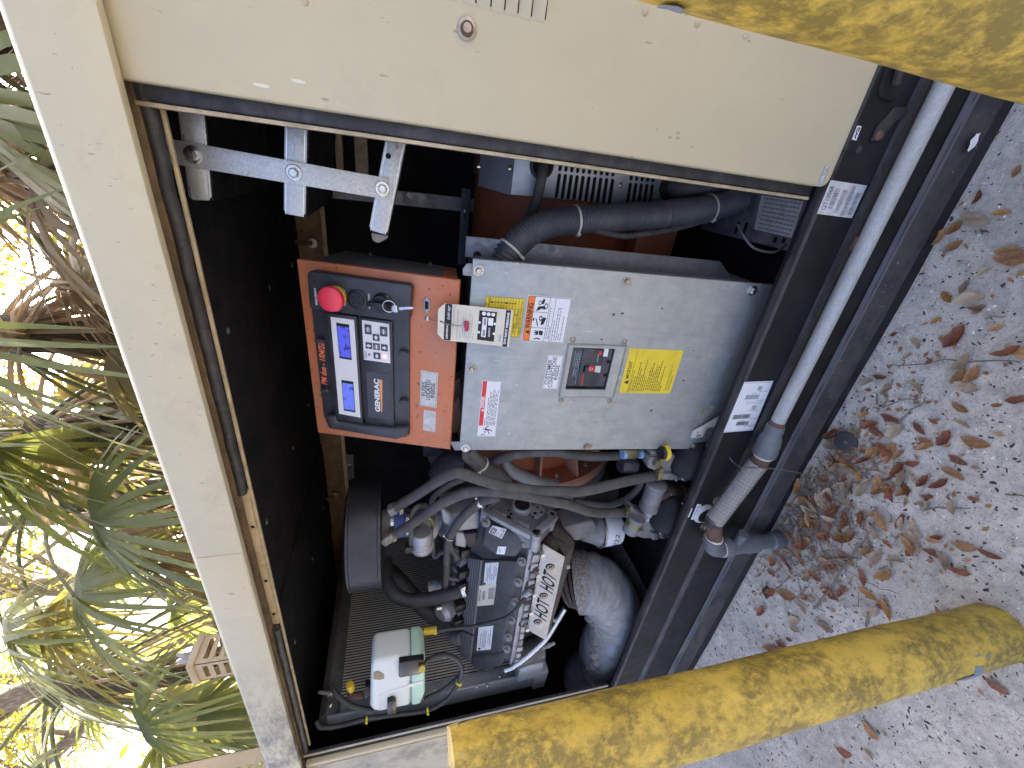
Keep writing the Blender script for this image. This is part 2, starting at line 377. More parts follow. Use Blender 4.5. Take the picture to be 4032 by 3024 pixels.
M['cover_rib'] = mat('dusty_cover_rib', (.15, .152, .162), .55, var=.15, dust=(.18, .18, .18), dustamt=.4, dscale=16)
M['white'] = flatmat('white_label', (.78, .79, .80), .45)
M['white_dirty'] = mat('soiled_white_label', (.62, .63, .62), .55, var=.08, dust=(.30, .27, .22), dustamt=.6, dscale=40)
M['cream'] = mat('cream_label', (.72, .68, .55), .55, var=.06, dust=(.45, .38, .27), dustamt=.3, dscale=20)
M['yellow_label'] = mat('yellow_label', (.83, .63, .035), .45, var=.05, dust=(.45, .35, .06), dustamt=.3, dscale=30)
M['orange_label'] = flatmat('orange_label', (.88, .20, .03), .45)
M['red_label'] = flatmat('red_label', (.72, .03, .03), .45)
M['ink'] = flatmat('black_ink', (.012, .012, .014), .6)
M['ink_grey'] = flatmat('grey_ink', (.24, .25, .28), .6)
M['ink_faint'] = flatmat('faint_ink', (.43, .43, .46), .6)
M['ink_brown'] = flatmat('dark_ink_on_yellow', (.22, .17, .02), .6)
M['ink_white'] = flatmat('white_ink', (.80, .81, .82), .5)
M['ink_teal'] = flatmat('pale_ink', (.25, .34, .34), .5)
M['ink_red'] = flatmat('red_ink', (.48, .05, .04), .5)
M['marker'] = flatmat('orange_marker', (.92, .22, .10), .5)
M['wedge'] = flatmat('logo_orange', (.86, .36, .12), .5)
M['red_button'] = mat('red_button', (.80, .05, .09), .38, var=.05)
M['yellow_ring'] = mat('yellow_ring', (.55, .42, .05), .45, var=.1)
M['maroon'] = mat('red_plastic_clip', (.42, .025, .07), .4, var=.1)
M['tie'] = mat('cable_tie', (.66, .64, .54), .5, var=.08)
M['tie_yellow'] = flatmat('yellow_tie', (.82, .66, .04), .4)
M['yellow_cap'] = mat('yellow_cap', (.72, .50, .04), .4, var=.1, dust=(.25, .16, .04), dustamt=.4, dscale=60)
M['brass'] = mat('brass_fitting', (.27, .23, .12), .4, .8, var=.3)
M['blue_hose'] = mat('blue_silicone', (.06, .11, .34), .45, var=.15, dust=(.2, .22, .3), dustamt=.3)
M['blue_clip'] = flatmat('blue_clip', (.22, .36, .55), .4)
M['bottle_white'] = None
M['wrap'] = mat('foil_exhaust_wrap', (.29, .30, .31), .52, .12, var=.25, vscale=12, dust=(.20, .185, .17), dustamt=.6, dscale=14, bmp=.8, bscale=34, aniso=(1, 1, 2.2))
M['weave'] = None
M['wool'] = mat('torn_insulation', (.24, .225, .205), .95, var=.35, vscale=30, bmp=.8, bscale=120)
M['rust'] = mat('rusted_iron', (.11, .060, .045), .75, var=.35, vscale=30, dust=(.2, .10, .05), dustamt=.5, dscale=50, bmp=.3, bscale=200)
M['grey_iron'] = mat('grey_pipe_fitting', (.135, .148, .165), .55, .3, var=.15, dust=(.25, .25, .25), dustamt=.3, dscale=40, bmp=.25, bscale=250)
M['tape'] = mat('thread_tape', (.75, .74, .66), .5, var=.15, dust=(.35, .28, .15), dustamt=.5, dscale=90)
M['braid'] = None
M['battery'] = mat('dusty_battery_case', (.10, .105, .12), .7, var=.35, dust=(.26, .26, .27), dustamt=.9, dscale=22)
M['wire'] = mat('grey_wire', (.11, .105, .10), .6)
M['drum'] = mat('black_drum_paint', (.020, .0205, .022), .40, var=.2, dust=(.09, .09, .09), dustamt=.3, dscale=12)
M['radgrey'] = mat('radiator_tank', (.11, .115, .12), .4, .3, var=.25, dust=(.25, .25, .25), dustamt=.3, dscale=18)
M['fin'] = mat('radiator_tube', (.78, .74, .67), .4, .5, var=.15)
M['core'] = mat('radiator_core', (.075, .068, .060), .8)
M['hole_shade'] = flatmat('hole_shade_black', (.004, .004, .004), .9)  # near-black plates that carry the shade inside holes and slots
def lcd(name, lit, dark, seed, amt):
    m, t, b = nodes(name); v = coords(t, (1, 1, 1.0), world=True)
    o = ramp(t, noise(t, v, 58, 3, .55, .8), [(amt-.06, dark), (amt+.05, lit)]); t.links.new(o, b.inputs['Base Color'])
    t.links.new(o, b.inputs['Emission Color']); b.inputs['Emission Strength'].default_value = .08; b.inputs['Roughness'].default_value = .35; b.inputs['Specular IOR Level'].default_value = .25; return m
M['lcd'] = lcd('lit_display', (.085, .10, .60), (.03, .035, .13), 1, .43)
M['lcd2'] = lcd('pale_display', (.12, .17, .66), (.03, .04, .13), 2, .36)
M['led'] = flatmat('lit_led', (1.0, .12, .05), .4, 2.5)
def bottle():
    m, t, b = nodes('milky_plastic'); b.inputs['Base Color'].default_value = (.68, .71, .66, 1); b.inputs['Roughness'].default_value = .38
    b.inputs['Subsurface Weight'].default_value = .25; b.inputs['Subsurface Radius'].default_value = (.02, .02, .02); b.inputs['Subsurface Scale'].default_value = .5
    return m
M['bottle_white'] = bottle()
M['coolant'] = mat('green_coolant_band', (.46, .66, .52), .4, var=.12, vscale=20)
def weave():
    m, t, b = nodes('woven_glass_tape'); v = coords(t, world=True)
    wv = N(t, 'ShaderNodeTexWave'); wv.inputs['Scale'].default_value = 60; wv.inputs['Distortion'].default_value = 1; wv.bands_direction = 'DIAGONAL'; t.links.new(v, wv.inputs['Vector'])
    vo = N(t, 'ShaderNodeTexVoronoi'); vo.inputs['Scale'].default_value = 190; t.links.new(v, vo.inputs['Vector'])
    o = ramp(t, vo.outputs['Distance'], [(.1, (.40, .37, .33)), (.7, (.15, .135, .12))]); t.links.new(o, b.inputs['Base Color'])
    b.inputs['Roughness'].default_value = .95; bump(t, b, vo.outputs['Distance'], -.8, .003); return m
M['weave'] = weave()
def yellowpaint():
    m, t, b = nodes('weathered_yellow_paint'); v = coords(t, world=True); vs = coords(t, (1.1, 1.1, .8), world=True)
    o = ramp(t, noise(t, v, 9, 5, .6), [(.3, (.60, .405, .055)), (.7, (.71, .50, .09))])
    big = ramp(t, noise(t, vs, 10, 8, .70), [(.38, 0), (.52, 1)])
    fine = ramp(t, noise(t, vs, 70, 12, .74), [(.36, 0), (.54, .92)])
    mm = t.nodes.new('ShaderNodeMath'); mm.operation = 'MULTIPLY'; t.links.new(big, mm.inputs[0]); t.links.new(fine, mm.inputs[1])
    o = mix(t, mm.outputs[0], o, (.20, .15, .035))
    o = mix(t, ramp(t, noise(t, v, 160, 3, .6), [(.66, 0), (.72, .5)]), o, (.12, .10, .03))
    ch = ramp(t, noise(t, v, 13, 2, .4), [(.80, 0), (.807, 1)])
    o = mix(t, ch, o, (.20, .23, .27))
    t.links.new(o, b.inputs['Base Color']); b.inputs['Roughness'].default_value = .52
    bump(t, b, noise(t, v, 210, 5, .65), .35, .0016); return m
M['yellow'] = yellowpaint()
M['yellow_chip'] = mat('bare_primer_chip', (.20, .23, .27), .6, var=.15)
M['concrete_fill'] = mat('yellowed_mortar', (.52, .40, .14), .85, var=.3, dust=(.16, .15, .15), dustamt=.8, dscale=45, bmp=.8, bscale=160)
def sand():
    m, t, b = nodes('sandy_concrete'); v = coords(t, world=True)
    o = ramp(t, noise(t, v, 5, 6, .65), [(.3, (.57, .53, .455)), (.7, (.73, .68, .59))])
    o = mix(t, ramp(t, noise(t, v, 38, 8, .75), [(.44, 0), (.66, .75)]), o, (.27, .25, .225))
    o = mix(t, ramp(t, noise(t, v, 240, 4, .7), [(.59, 0), (.64, .8)]), o, (.09, .08, .076))
    o = mix(t, ramp(t, noise(t, coords(t, (1.3, 1, 1), world=True), 330, 2, .6), [(.67, 0), (.71, .8)]), o, (.85, .84, .82))
    big = ramp(t, noise(t, v, 2.6, 4, .6), [(.46, 0), (.66, .6)]); o = mix(t, big, o, (.25, .24, .21))
    t.links.new(o, b.inputs['Base Color']); b.inputs['Roughness'].default_value = .92
    n1 = noise(t, v, 130, 8, .75); bump(t, b, n1, .6, .005); return m
M['sand'] = sand()
M['bounce_dark'] = mat('bounce_sheet_grey', (.135, .125, .108), .9, var=.3, vscale=6, bmp=.4, bscale=150)  # dark colour of the added sheet that lowers ground bounce
M['grit_dark'] = mat('dark_grit', (.055, .05, .05), .9, var=.5, vscale=40)
M['grit_pale'] = mat('pale_grit', (.80, .79, .76), .8, var=.25, vscale=40)
def leafmat(name, c1, c2, rough=.55):
    m, t, b = nodes(name); v = coords(t)
    o = ramp(t, noise(t, v, 5, 6, .7), [(.32, tuple(Vector(c1)*.55)), (.45, c1), (.68, c2)]); oi = t.nodes.new('ShaderNodeObjectInfo')
    h = t.nodes.new('ShaderNodeHueSaturation'); t.links.new(o, h.inputs['Color'])
    mr = N(t, 'ShaderNodeMapRange'); mr.inputs['To Min'].default_value = .7; mr.inputs['To Max'].default_value = 1.3; t.links.new(oi.outputs['Random'], mr.inputs[0])
    t.links.new(mr.outputs[0], h.inputs['Value']); t.links.new(h.outputs[0], b.inputs['Base Color']); b.inputs['Roughness'].default_value = rough
    bump(t, b, noise(t, v, 220, 3), .2, .001); return m
M['leaf_red'] = leafmat('russet_dry_leaf', (.17, .055, .024), (.30, .105, .042))
M['leaf_brown'] = leafmat('tan_dry_leaf', (.27, .135, .052), (.44, .24, .105))
M['leaf_pale'] = leafmat('pale_dry_leaf', (.30, .22, .145), (.42, .33, .23), .7)
M['leaf_ochre'] = leafmat('ochre_dry_leaf', (.26, .12, .028), (.38, .19, .05))
M['twig'] = mat('dry_twig', (.20, .165, .13), .85, var=.35, vscale=60)
def foliage(name, c1, c2, tr, scale=3, spread=.25):
    m = bpy.data.materials.new(name); m.use_nodes = True; t = m.node_tree; t.nodes.clear()
    o = t.nodes.new('ShaderNodeOutputMaterial'); v = coords(t, world=True)
    c = ramp(t, noise(t, v, scale, 4, .6), [(.5-spread, c1), (.5+spread, c2)])
    d = t.nodes.new('ShaderNodeBsdfPrincipled'); d.inputs['Roughness'].default_value = .45; t.links.new(c, d.inputs['Base Color'])
    tl = t.nodes.new('ShaderNodeBsdfTranslucent'); t.links.new(mix(t, .5, c, tr), tl.inputs[0])
    mx = t.nodes.new('ShaderNodeMixShader'); mx.inputs[0].default_value = .42
    t.links.new(d.outputs[0], mx.inputs[1]); t.links.new(tl.outputs[0], mx.inputs[2]); t.links.new(mx.outputs[0], o.inputs[0]); return m
M['palm'] = foliage('palm_green', (.10, .14, .06), (.20, .23, .10), (.48, .48, .07))
M['palm_old'] = foliage('palm_yellowing', (.17, .165, .06), (.28, .22, .09), (.48, .40, .06))
M['palm_dead'] = foliage('dead_palm_straw', (.34, .265, .175), (.54, .43, .31), (.50, .35, .18))
M['petiole'] = mat('palm_stalk', (.14, .15, .055), .45, var=.25)
M['oak_leaf'] = foliage('oak_leaf', (.045, .065, .018), (.095, .105, .028), (.45, .42, .03), 1.2)
M['oak_leaf2'] = foliage('yellowing_oak_leaf', (.10, .11, .025), (.20, .18, .04), (.60, .52, .05), 1.2)
def bark(name, c1, c2, scale=26):
    m, t, b = nodes(name); v = coords(t, (1, 1, .35), world=True)
    vo = N(t, 'ShaderNodeTexVoronoi'); vo.feature = 'F1'; vo.inputs['Scale'].default_value = scale; t.links.new(v, vo.inputs['Vector'])
    n = noise(t, v, scale*1.3, 6, .7); o = mix(t, .5, ramp(t, n, [(.3, c1), (.7, c2)]), ramp(t, vo.outputs['Distance'], [(.15, c2), (.6, c1)]))
    o = mix(t, ramp(t, noise(t, v, 3, 4), [(.55, 0), (.7, .5)]), o, (.20, .23, .17))
    t.links.new(o, b.inputs['Base Color']); b.inputs['Roughness'].default_value = .95; bump(t, b, n, 1.0, .03); return m
M['bark'] = bark('oak_bark', (.12, .095, .075), (.36, .31, .26))
M['palm_bark'] = bark('palm_trunk', (.08, .06, .045), (.20, .155, .11), 40)
M['vent_tan'] = mat('pale_tan_vent', (.56, .45, .30), .5, var=.08, dust=(.3, .2, .1), dustamt=.3)  # pale tan paint of the roof hoods, lightly dusted
# ------------------------------------------------------------------ ground
def hnoise(x, y):
    return (math.sin(x*9.1+y*5.3)*.35+math.sin(x*17.7-y*13.1+1.3)*.22+math.sin(x*31+y*27+2.1)*.14+math.sin(y*41-x*7)*.1)
def gz(x, y):
    """ground height: nearly flat, sand banked up against the base"""
    near = math.exp(-max(0, -y-.02)/.10) if y < .3 else 0
    pile = .022*math.exp(-(((x+.78)/.28)**2+((y+.14)/.13)**2))
    f = 1 if (abs(x+.6) < 2.2 and -1.3 < y < .2) else 0
    return (.026*near+pile+.004*hnoise(x, y))*f
def build_ground():
    xs = [-220, -80, -30, -12, -6, -3.6, -2.9]+[-2.7+i*4.1/170 for i in range(171)]+[1.9, 3, 6, 14, 40, 120, 220]
    ys = [-220, -80, -30, -12, -5, -2.5, -1.7]+[-1.3+i*1.42/80 for i in range(81)]+[.3, .8, 2, 4, 8, 16, 40, 100, 220]
    vs = [(x, y, gz(x, y)) for y in ys for x in xs]; n = len(xs)
    fs = [(j*n+i, j*n+i+1, j*n+n+i+1, j*n+n+i) for j in range(len(ys)-1) for i in range(n-1)]
    me = bpy.data.meshes.new('ground'); me.from_pydata(vs, [], fs); me.shade_smooth(); me.materials.append(M['sand'])
    o = bpy.data.objects.new('ground', me); COL.objects.link(o); tag(o, kind='structure')
build_ground()
g = G(); g.add([(-220, -220, .012), (220, -220, .012), (220, -2.6, .012), (-220, -2.6, .012)], [(0,1,2,3)]); tag(g.build('bounce_sheet', M['bounce_dark'], smooth=0, fixn=False), kind='structure')  # unseen dark sheet, added to cut light bouncing onto the enclosure

# ------------------------------------------------------------------ generator enclosure
EX0, EX1 = -3.45, 1.15
enc = thing('generator_enclosure', 'tan sheet metal generator enclosure with its side opening uncovered', 'enclosure', (-.65, .53, 0))
def xprofile(g, prof, x0, x1):
    n = len(prof)
    return g.loft([[Vector((x0, y, z)) for y, z in prof], [Vector((x1, y, z)) for y, z in prof]])
LIP = 1.519; RTOP = 1.613
g = G(); xprofile(g, [(-.030, LIP), (-.030, RTOP-.010), (-.022, RTOP), (1.14, RTOP+.03), (1.14, RTOP+.015), (-.014, RTOP-.014), (-.016, LIP+.003), (-.014, LIP)], EX0, EX1)
roof = g.build('roof', M['tan_roof'], enc, bev=.0025)
FA = Frame((0, -.030, 1.5), (1, 0, 0), (0, 0, 1))
# repainted patch between two seams on the fascia
u0 = FA.uv((880, 2440))[0]; u1 = FA.uv((745, 2200))[0]
g = G(); g.rect(FA, u0, LIP-1.5+.002, u1, RTOP-1.5-.012, .0003, .0016); g.build('patch_panel', M['tan_patch'], roof, bev=.0006)
# header, gasket, inner edge
g = G(); g.box(EX0+.1, .9, .022, .040, 1.526, 1.597); g.build('header_rail', M['brown'], enc, bev=.002)
xa = at(938, 1945, .03).x; xb = at(1083, 2478, .03).x
zg = 1.5190
for x0, x1 in ((xa, .05), (-1.80, xb)):
    n = max(8, int((x1-x0)/.04)); pth = [Vector((x0+(x1-x0)*i/n, .031+.0012*math.sin(i*1.7), zg+.0012*math.sin(i*2.3+1))) for i in range(n+1)]
    g = G(); g.tube(pth, .0095, 10); g.build('gasket', M['gasket'], enc)
g = G(); g.box(-1.80, .03, .043, .050, 1.5065, 1.5125); g.build('inner_edge', M['tan_edge'], enc, bev=.001)
g = G(); g.box(xb+.004, xa-.004, .041, .052, 1.5128, 1.534); g.build('bare_edge', M['tan_edge'], enc, bev=.001)
for px in ((956, 2075), (1000, 2290), (1035, 2420)):
    p = at(*px, .043); bolt(enc, (p.x, .0405, 1.520), (0, -1, 0), .004, M['hole_shade'], name='clip_hole', kind='round')
# closed panel with its edge rubber
DX = .046
door = G(); r = .016; zb = .387
pts = [Vector((EX1, -.008, zb))]+[Vector((DX+r-r*math.sin(a), -.008, zb+r-r*math.cos(a))) for a in [i*math.pi/2/6 for i in range(7)]]+[Vector((DX, -.008, LIP+.03)), Vector((EX1, -.008, LIP+.03))]
door.prism(pts, (0, .030, 0)); door = door.build('side_panel', M['tan'], enc, bev=.004, segs=3)
g = G(); xs0, xs1 = at(2000, 598, .02).x-.002, DX+.004
g.box(xs0, xs1, .022, .034, zb+.006, 1.530); g.build('panel_seal', M['gasket'], enc, bev=.004)
g = G(); g.box(xs0-.006, xs0-.0005, .018, .055, zb+.004, 1.528); g.build('jamb_edge', M['tan_edge'], enc, bev=.001)
g = G(); g.box(xs0-.006, DX+.02, .036, .050, zb+.001, 1.527); g.build('jamb', M['blackpaint'], enc)
DF = Frame((0, -.008, 0), (1, 0, 0), (0, 0, 1))
lv = [1600, 1668, 1735, 1800, 1868, 1927, 1981, 2033, 2086, 2141]
for i, xx in enumerate(lv):                              # pressed louvres, their near ends in view
    u, v = DF.uv((xx, 4+max(0, (xx-1735))*.21)); u = .190; L = .34; g = G(); secs = []
    for k in range(9):
        s = k/8; e = min(1, max(.02, math.sin(min(1, s/.09)*math.pi/2)))*min(1, math.sin(min(1, (1.0001-s)/.09)*math.pi/2)+.02)
        c = []
        for j in range(7):
            a = j/6; c.append(DF.w(u+L*s, v+.0165*(1-a)*1.0, .0003+.009*e*math.sin(a*math.pi/2)))
        c.append(DF.w(u+L*s, v, .0002)); secs.append(c)
    g.loft(secs); g.build('louvre', M['tan'], door)
    g = G(); g.rect(DF, u+.004, v-.0022, u+L-.004, v-.0008, .0002, .0010); g.build('louvre_slot', M['hole_shade'], door)
u, v = DF.uv((1838, 115)); g = G(); g.disc(DF, u, v, .0130, 0, .0025, 24); lk = g.build('latch_washer', M['screw_old'], door, bev=.0008)
g = G(); g.disc(DF, u, v, .0092, .002, .007, 20, .0082); g.build('latch_core', M['rust'], door)
g = G(); g.disc(DF, u, v+.0005, .0060, .006, .009, 18, .0055); g.build('latch_head', M['screw_old'], door)
for px in ((2540, 46), (2745, 93), (2936, 138), (1198, 2)):
    u, v = DF.uv(px); bolt(door, DF.w(u, v, 0), DF.n, .0055, M['tan_edge'], 'screw', 'round')
for px, l in (((1030, 336), .020), ((1175, 320), .018)):
    u, v = DF.uv(px); flat(door, DF, [(u-.0022, v-l*.4), (u+.0008, v-l*.5), (u+.0022, v-l*.1), (u+.0018, v+l*.42), (u-.0004, v+l*.5), (u-.0022, v+l*.2)], M['cream'], .0006, 'paint_chip')
st, m = sticker(door, DF, [(3238, 727), (3263, 655), (3247, 650), (3219, 722)], M['white'], 'sticker')
lines(st, DF, m, [(.02, .04, .98, .04), (.02, .96, .98, .96), (.02, .04, .02, .96), (.98, .04, .98, .96)], .0006, M['ink'])
lettering(st, DF, 'WEATHERPROOF', m(.06, .56), m(.94, .56), .0042, M['ink'], px=False)
lettering(st, DF, 'ENCLOSURE', m(.10, .12), m(.90, .12), .0042, M['ink'], px=False)
# jamb, edge and wall beyond the opening
a0 = at(1600, 2877, .030).x; a1 = at(1600, 2893, .02).x; a2 = at(1600, 2932, 0).x
g = G(); g.box(a0-.003, a0, .022, .028, .385, 1.530); g.build('jamb_edge', M['cream'], enc, bev=.001)
g = G(); g.box(a1-.004, a0-.0035, .019, .040, .385, 1.530); g.build('panel_seal', M['gasket'], enc, bev=.003)
g = G(); g.box(a2, a1-.001, .000, .018, .385, 1.5185); g.build('corner_post', M['tan'], enc, bev=.004)
g = G(); g.box(EX0, a2-.003, .006, .030, .385, 1.5185); ew = g.build('end_panel', M['tan_dirty'], enc, bev=.003)
g = G(); g.box(a2-.004, a2-.0005, -.002, .010, .385, 1.518); g.build('post_seam', M['tan_edge'], enc)
# closed shell
g = G(); g.box(EX0, EX1, 1.105, 1.135, .30, 1.625); g.build('back_wall', M['tan'], enc)
g = G(); g.box(EX0+.02, EX1-.02, 1.085, 1.100, .30, 1.60); g.build('wall_lining', M['foam'], enc)
for x0, x1 in ((EX0, EX0+.02), (-2.46, -2.44), (EX1-.02, EX1)):
    g = G(); g.box(x0, x1, .032, 1.10, .30, 1.60); g.build('end_wall', M['tan'], enc)
g = G(); g.box(-2.435, -2.42, .06, 1.08, .30, 1.58); g.build('wall_lining', M['foam'], enc)
for i in range(6):                                       # foam sheets under the roof, one beside the other
    x0 = -2.42+i*.58; g = G()
    g.box(x0+.004, x0+.574, .055, 1.08, 1.572-.006*(i % 2), 1.596); g.build('roof_lining', M['foam'], enc, bev=.004)
    for yy in (.25, .6, .9):
        bolt(enc, (x0+.3, yy, 1.571-.006*(i % 2)), (0, 0, -1), .008, M['zinc_dark'], 'lining_pin', 'round')
zt = at(1135, 1000, 1.05).z; zbm = at(1290, 1000, 1.05).z
g = G(); g.box(-2.3, -.13, 1.045, 1.084, zbm, 1.60); g.build('back_header', M['brown'], enc, bev=.004)
g = G(); g.box(-2.3, -.13, 1.036, 1.0445, zbm-.004, zbm+.012); g.build('header_lip', M['tan_edge'], enc, bev=.002)
for (xx, wd) in ((-.16, .05), (-.98, .03)):
    g = G(); g.box(xx, xx+wd, 1.05, 1.083, .30, zbm-.006); g.build('back_post', M['galv_box'], enc)
for z0, z1 in ((1.385, 1.41), (1.30, 1.345)):
    g = G(); g.box(-.10, .9, 1.04, 1.083, z0, z1); g.build('back_rail', M['tan_edge'], enc, bev=.003)
def strap(pa, pb, wd, Y, slot):
    a, b = at(*pa, Y), at(*pb, Y); g = G(); d = (b-a).normalized(); e = Vector((0, -1, 0)).cross(d)*wd/2
    g.prism([a-e, b-e, b+e, a+e], (0, .006, 0)); s = g.build('lining_strap', M['zinc_dark'], enc, bev=.001)
    c = a.lerp(b, slot); bolt(s, c+Vector((0, -.001, 0)), (0, -1, 0), .009, M['screw'], 'screw', 'round')
    g = G(); g.prism([c+d*.006-e*.12, c+d*.03-e*.12, c+d*.03+e*.12, c+d*.006+e*.12], (0, -.0006, 0)); g.build('slot', M['hole_shade'], s)
strap(w1(270, 150), w1(290, 520), .042, 1.07, .38)
strap(w7(1900, 670), w7(1850, 1500), .036, 1.03, .28)
# two catches on the back header
for px in ((1228, 957), (1318, 1952)):
    p = at(*px, 1.03); c = G(); c.cyl(p, p+Vector((0, .02, 0)), .02, None, 16); c = c.build('catch', M['screw_old'], enc, bev=.003)
    g = G(); g.tube([p, p+Vector((.0, -.02, .03)), p+Vector((.01, -.025, .065))], .008, 8); g.build('catch_arm', M['rust'], c)

# ------------------------------------------------------------------ base frame
base = thing('base_frame', 'black steel base frame with rusty folded ledges along the ground', 'frame', (-.65, .5, 0))
BZ = .378
g = G()
xprofile(g, [(0, .135), (0, .252), (-.009, .258), (-.010, .266), (-.002, .275), (0, .282), (0, .366), (0, .3725), (.003, BZ), (.008, BZ+.002), (.032, BZ), (.032, BZ-.012), (.012, BZ-.014), (.012, .130)], EX0+.01, EX1)
rail = g.build('rail', M['blackpaint'], base, bev=.001)
g = G(); n = 120; secs = []
for i in range(n+1):
    x = EX0+.01+(EX1-EX0-.01)*i/n; wv = .0012*hnoise(x*1.3, .4)
    secs.append([Vector((x, .014, .124)), Vector((x, -.0008+wv, .1335)), Vector((x, -.008+wv, .124)), Vector((x, -.022+wv, .080)), Vector((x, -.024+wv, .069)), Vector((x, .004, .062))])
g.loft(secs); g.build('toe_ledge', M['blackrust'], base)
g = G(); secs = []
for i in range(n+1):
    x = EX0+.012+(EX1-EX0-.014)*i/n; wv = .0012*hnoise(x*1.3, .4); h_ = .0014*hnoise(x*5, 2.2)
    secs.append([Vector((x, -.0016+wv, .1330+h_)), Vector((x, -.0026+wv, .1325+h_)), Vector((x, -.0108+wv, .1190)), Vector((x, -.0098+wv, .1195))])
g.loft(secs); g.build('bend_highlight', M['bend_edge'], base)  # strip painted as the bluish highlight along the toe bend
g = G(); g.box(EX0+.012, EX1, -.016, .012, -.03, .072); g.build('toe', M['blackpaint'], base)
g = G(); xprofile(g, [(-.0006, .2525), (-.0100, .2575), (-.0112, .2665), (-.0030, .2760), (-.001, .2758), (-.009, .2662), (-.008, .2590)], EX0+.012, EX1); g.build('worn_fold', M['blackworn'], base)
g = G(); xprofile(g, [(.0004, .3722), (-.0003, .3727), (.0024, .3792), (.0085, .3812), (.020, .3802), (.020, .3796), (.0085, .3804), (.0030, .3784)], EX0+.012, EX1); g.build('worn_edge', M['blackworn'], base)
g = G(); g.box(EX0+.02, EX1, .03, 1.08, .20, .215); g.build('floor_pan', M['foam'], base)
g = G(); g.box(EX0+.01, EX1, 1.03, 1.09, .0, .378); g.build('rail', M['blackpaint'], base)
for xx in (-1.95, -.72, .2):
    g = G(); g.box(xx, xx+.05, .064, 1.03, .22, .30); g.build('cross_member', M['blackpaint'], base, bev=.003)
# diagonal brace seen past the exhaust, and angle strip beside the radiator
g = G(); p0, p1 = at(*w3(700, 1420), .35), at(*w3(960, 1800), .16); p1 = at(2560, 2400, .12); d = (p1-p0).normalized(); e = d.cross(Vector((0, -1, .3))).normalized()
g.obox((p0+p1)/2, (p1-p0)/2, e*.030, d.cross(e)*.004); g.build('brace', M['blackworn'], base, bev=.002)
BF = Frame((0, 0, 0), (1, 0, 0), (0, 0, 1))
# labels on the rail
st, m = sticker(rail, BF, [wR(1525, 1325), wR(1955, 375), wR(885, 215), wR(482, 1192)], M['white_dirty'], 'rating_label')
m2 = lambda s, t, m=m: m(s, t)
lettering(st, BF, 'QT10068', m(.14, .84), m(.84, .845), .0105, M['ink'], px=False)
barcode(st, BF, m, .18, .80, .66, .79, M['ink_grey'], 3); barcode(st, BF, m, .10, .80, .47, .58, M['ink_grey'], 4)
barcode(st, BF, m, .04, .93, .28, .38, M['ink_grey'], 5, 36); barcode(st, BF, m, .10, .76, .10, .20, M['ink_grey'], 6)
st, m = sticker(rail, BF, [wS(1470, 1108), wS(1890, 100), wS(1300, 125), wS(872, 1155)], M['white'], 'rating_label')
lines(st, BF, m, [(.975, .02, .975, .98), (.02, .02, .02, .98)], .0008, M['ink_grey'])

def vcode(s0, s1, t0, t1, seed, mt):                      # bars run the short way across
    rnd = random.Random(seed); g = G(); t = t0
    while t < t1:
        e = t+rnd.choice((.008, .014, .022)); g.add([BF.w(*m(s0, t), .0009), BF.w(*m(s1, t), .0009), BF.w(*m(s1, e), .0009), BF.w(*m(s0, e), .0009)], [(0,1,2,3)]); t = e+rnd.choice((.008, .013))
    g.build('barcode', mt, st, smooth=0, fixn=False)
vcode(.13, .21, .27, .68, 1, M['ink']); vcode(.27, .36, .31, .88, 2, M['ink']); vcode(.45, .53, .22, .36, 3, M['ink_grey'])
vcode(.66, .75, .28, .74, 4, M['ink_grey']); vcode(.83, .91, .30, .44, 5, M['ink_grey'])
fineprint(st, BF, lambda s, t, m=m: m(t, s), [(.04, .40, .105, .012), (.46, .62, .225, .010), (.05, .28, .255, .012), (.12, .45, .425, .012), (.1, .4, .575, .012), (.08, .36, .625, .012), (.42, .60, .775, .010), (.06, .36, .80, .012)], M['ink_grey'], seed=4)
lines(st, BF, m, [(.58, .42, .58, .64), (.615, .42, .615, .64), (.58, .42, .615, .42), (.58, .64, .615, .64)], .0007, M['ink_grey'])
st, m = sticker(rail, BF, [wJ(615, 918), wJ(650, 825), wJ(622, 820), wJ(585, 912)], M['white'], 'maker_sticker')
lines(st, BF, m, [(.1, .3, .3, .7), (.3, .7, .42, .3), (.42, .3, .55, .75), (.55, .75, .9, .55), (.6, .3, .9, .35)], .0022, M['ink'])
st, m = sticker(rail, BF, [w3(1785, 1148), w3(1865, 950), w3(1808, 943), w3(1725, 1145)], M['white'], 'small_label')
fineprint(st, BF, m, [(.08, .9, .62, .14), (.08, .92, .30, .14)], M['ink_grey'])
flat(rail, BF, [BF.uv(w3(*q)) for q in ((1685, 1110), (1735, 995), (1747, 1002), (1700, 1115))], M['white'], .0008, 'paint_scratch')
# bracket, plug and scars on the rail
bk = [BF.uv(wJ(*q)) for q in ((698, 922), (740, 820), (795, 770), (850, 700), (948, 705), (905, 782), (860, 790), (820, 835), (770, 918))]
g = G(); g.poly(BF, bk, .0005, .006); b_ = g.build('lug', M['blackrust'], rail, bev=.0015); u, v = BF.uv(wJ(745, 885)); bolt(b_, BF.w(u, v, .006), BF.n, .009, M['rust'], 'bolt', 'round')
u, v = BF.uv(wJ(870, 520)); g = G(); g.disc(BF, u, v, .034, .0005, .006, 28, .031); pl = g.build('knockout_plug', M['blackpaint'], rail)
g = G(); g.obox(BF.w(u+.006, v+.012, .012), (.017, 0, .004), (0, .004, 0), (-.001, 0, .006)); g.build('clip', M['blackrust'], pl, bev=.001)
u, v = BF.uv(wJ(580, 1590)); bolt(rail, BF.w(u, v, 0), BF.n, .016, M['rust'], 'bolt', 'round')
for q in ((545, 965), (632, 978), (462, 1135)):
    u, v = BF.uv(wJ(*q)); bolt(rail, BF.w(u, v, 0), BF.n, .007, M['blackworn'], 'rivet', 'round')
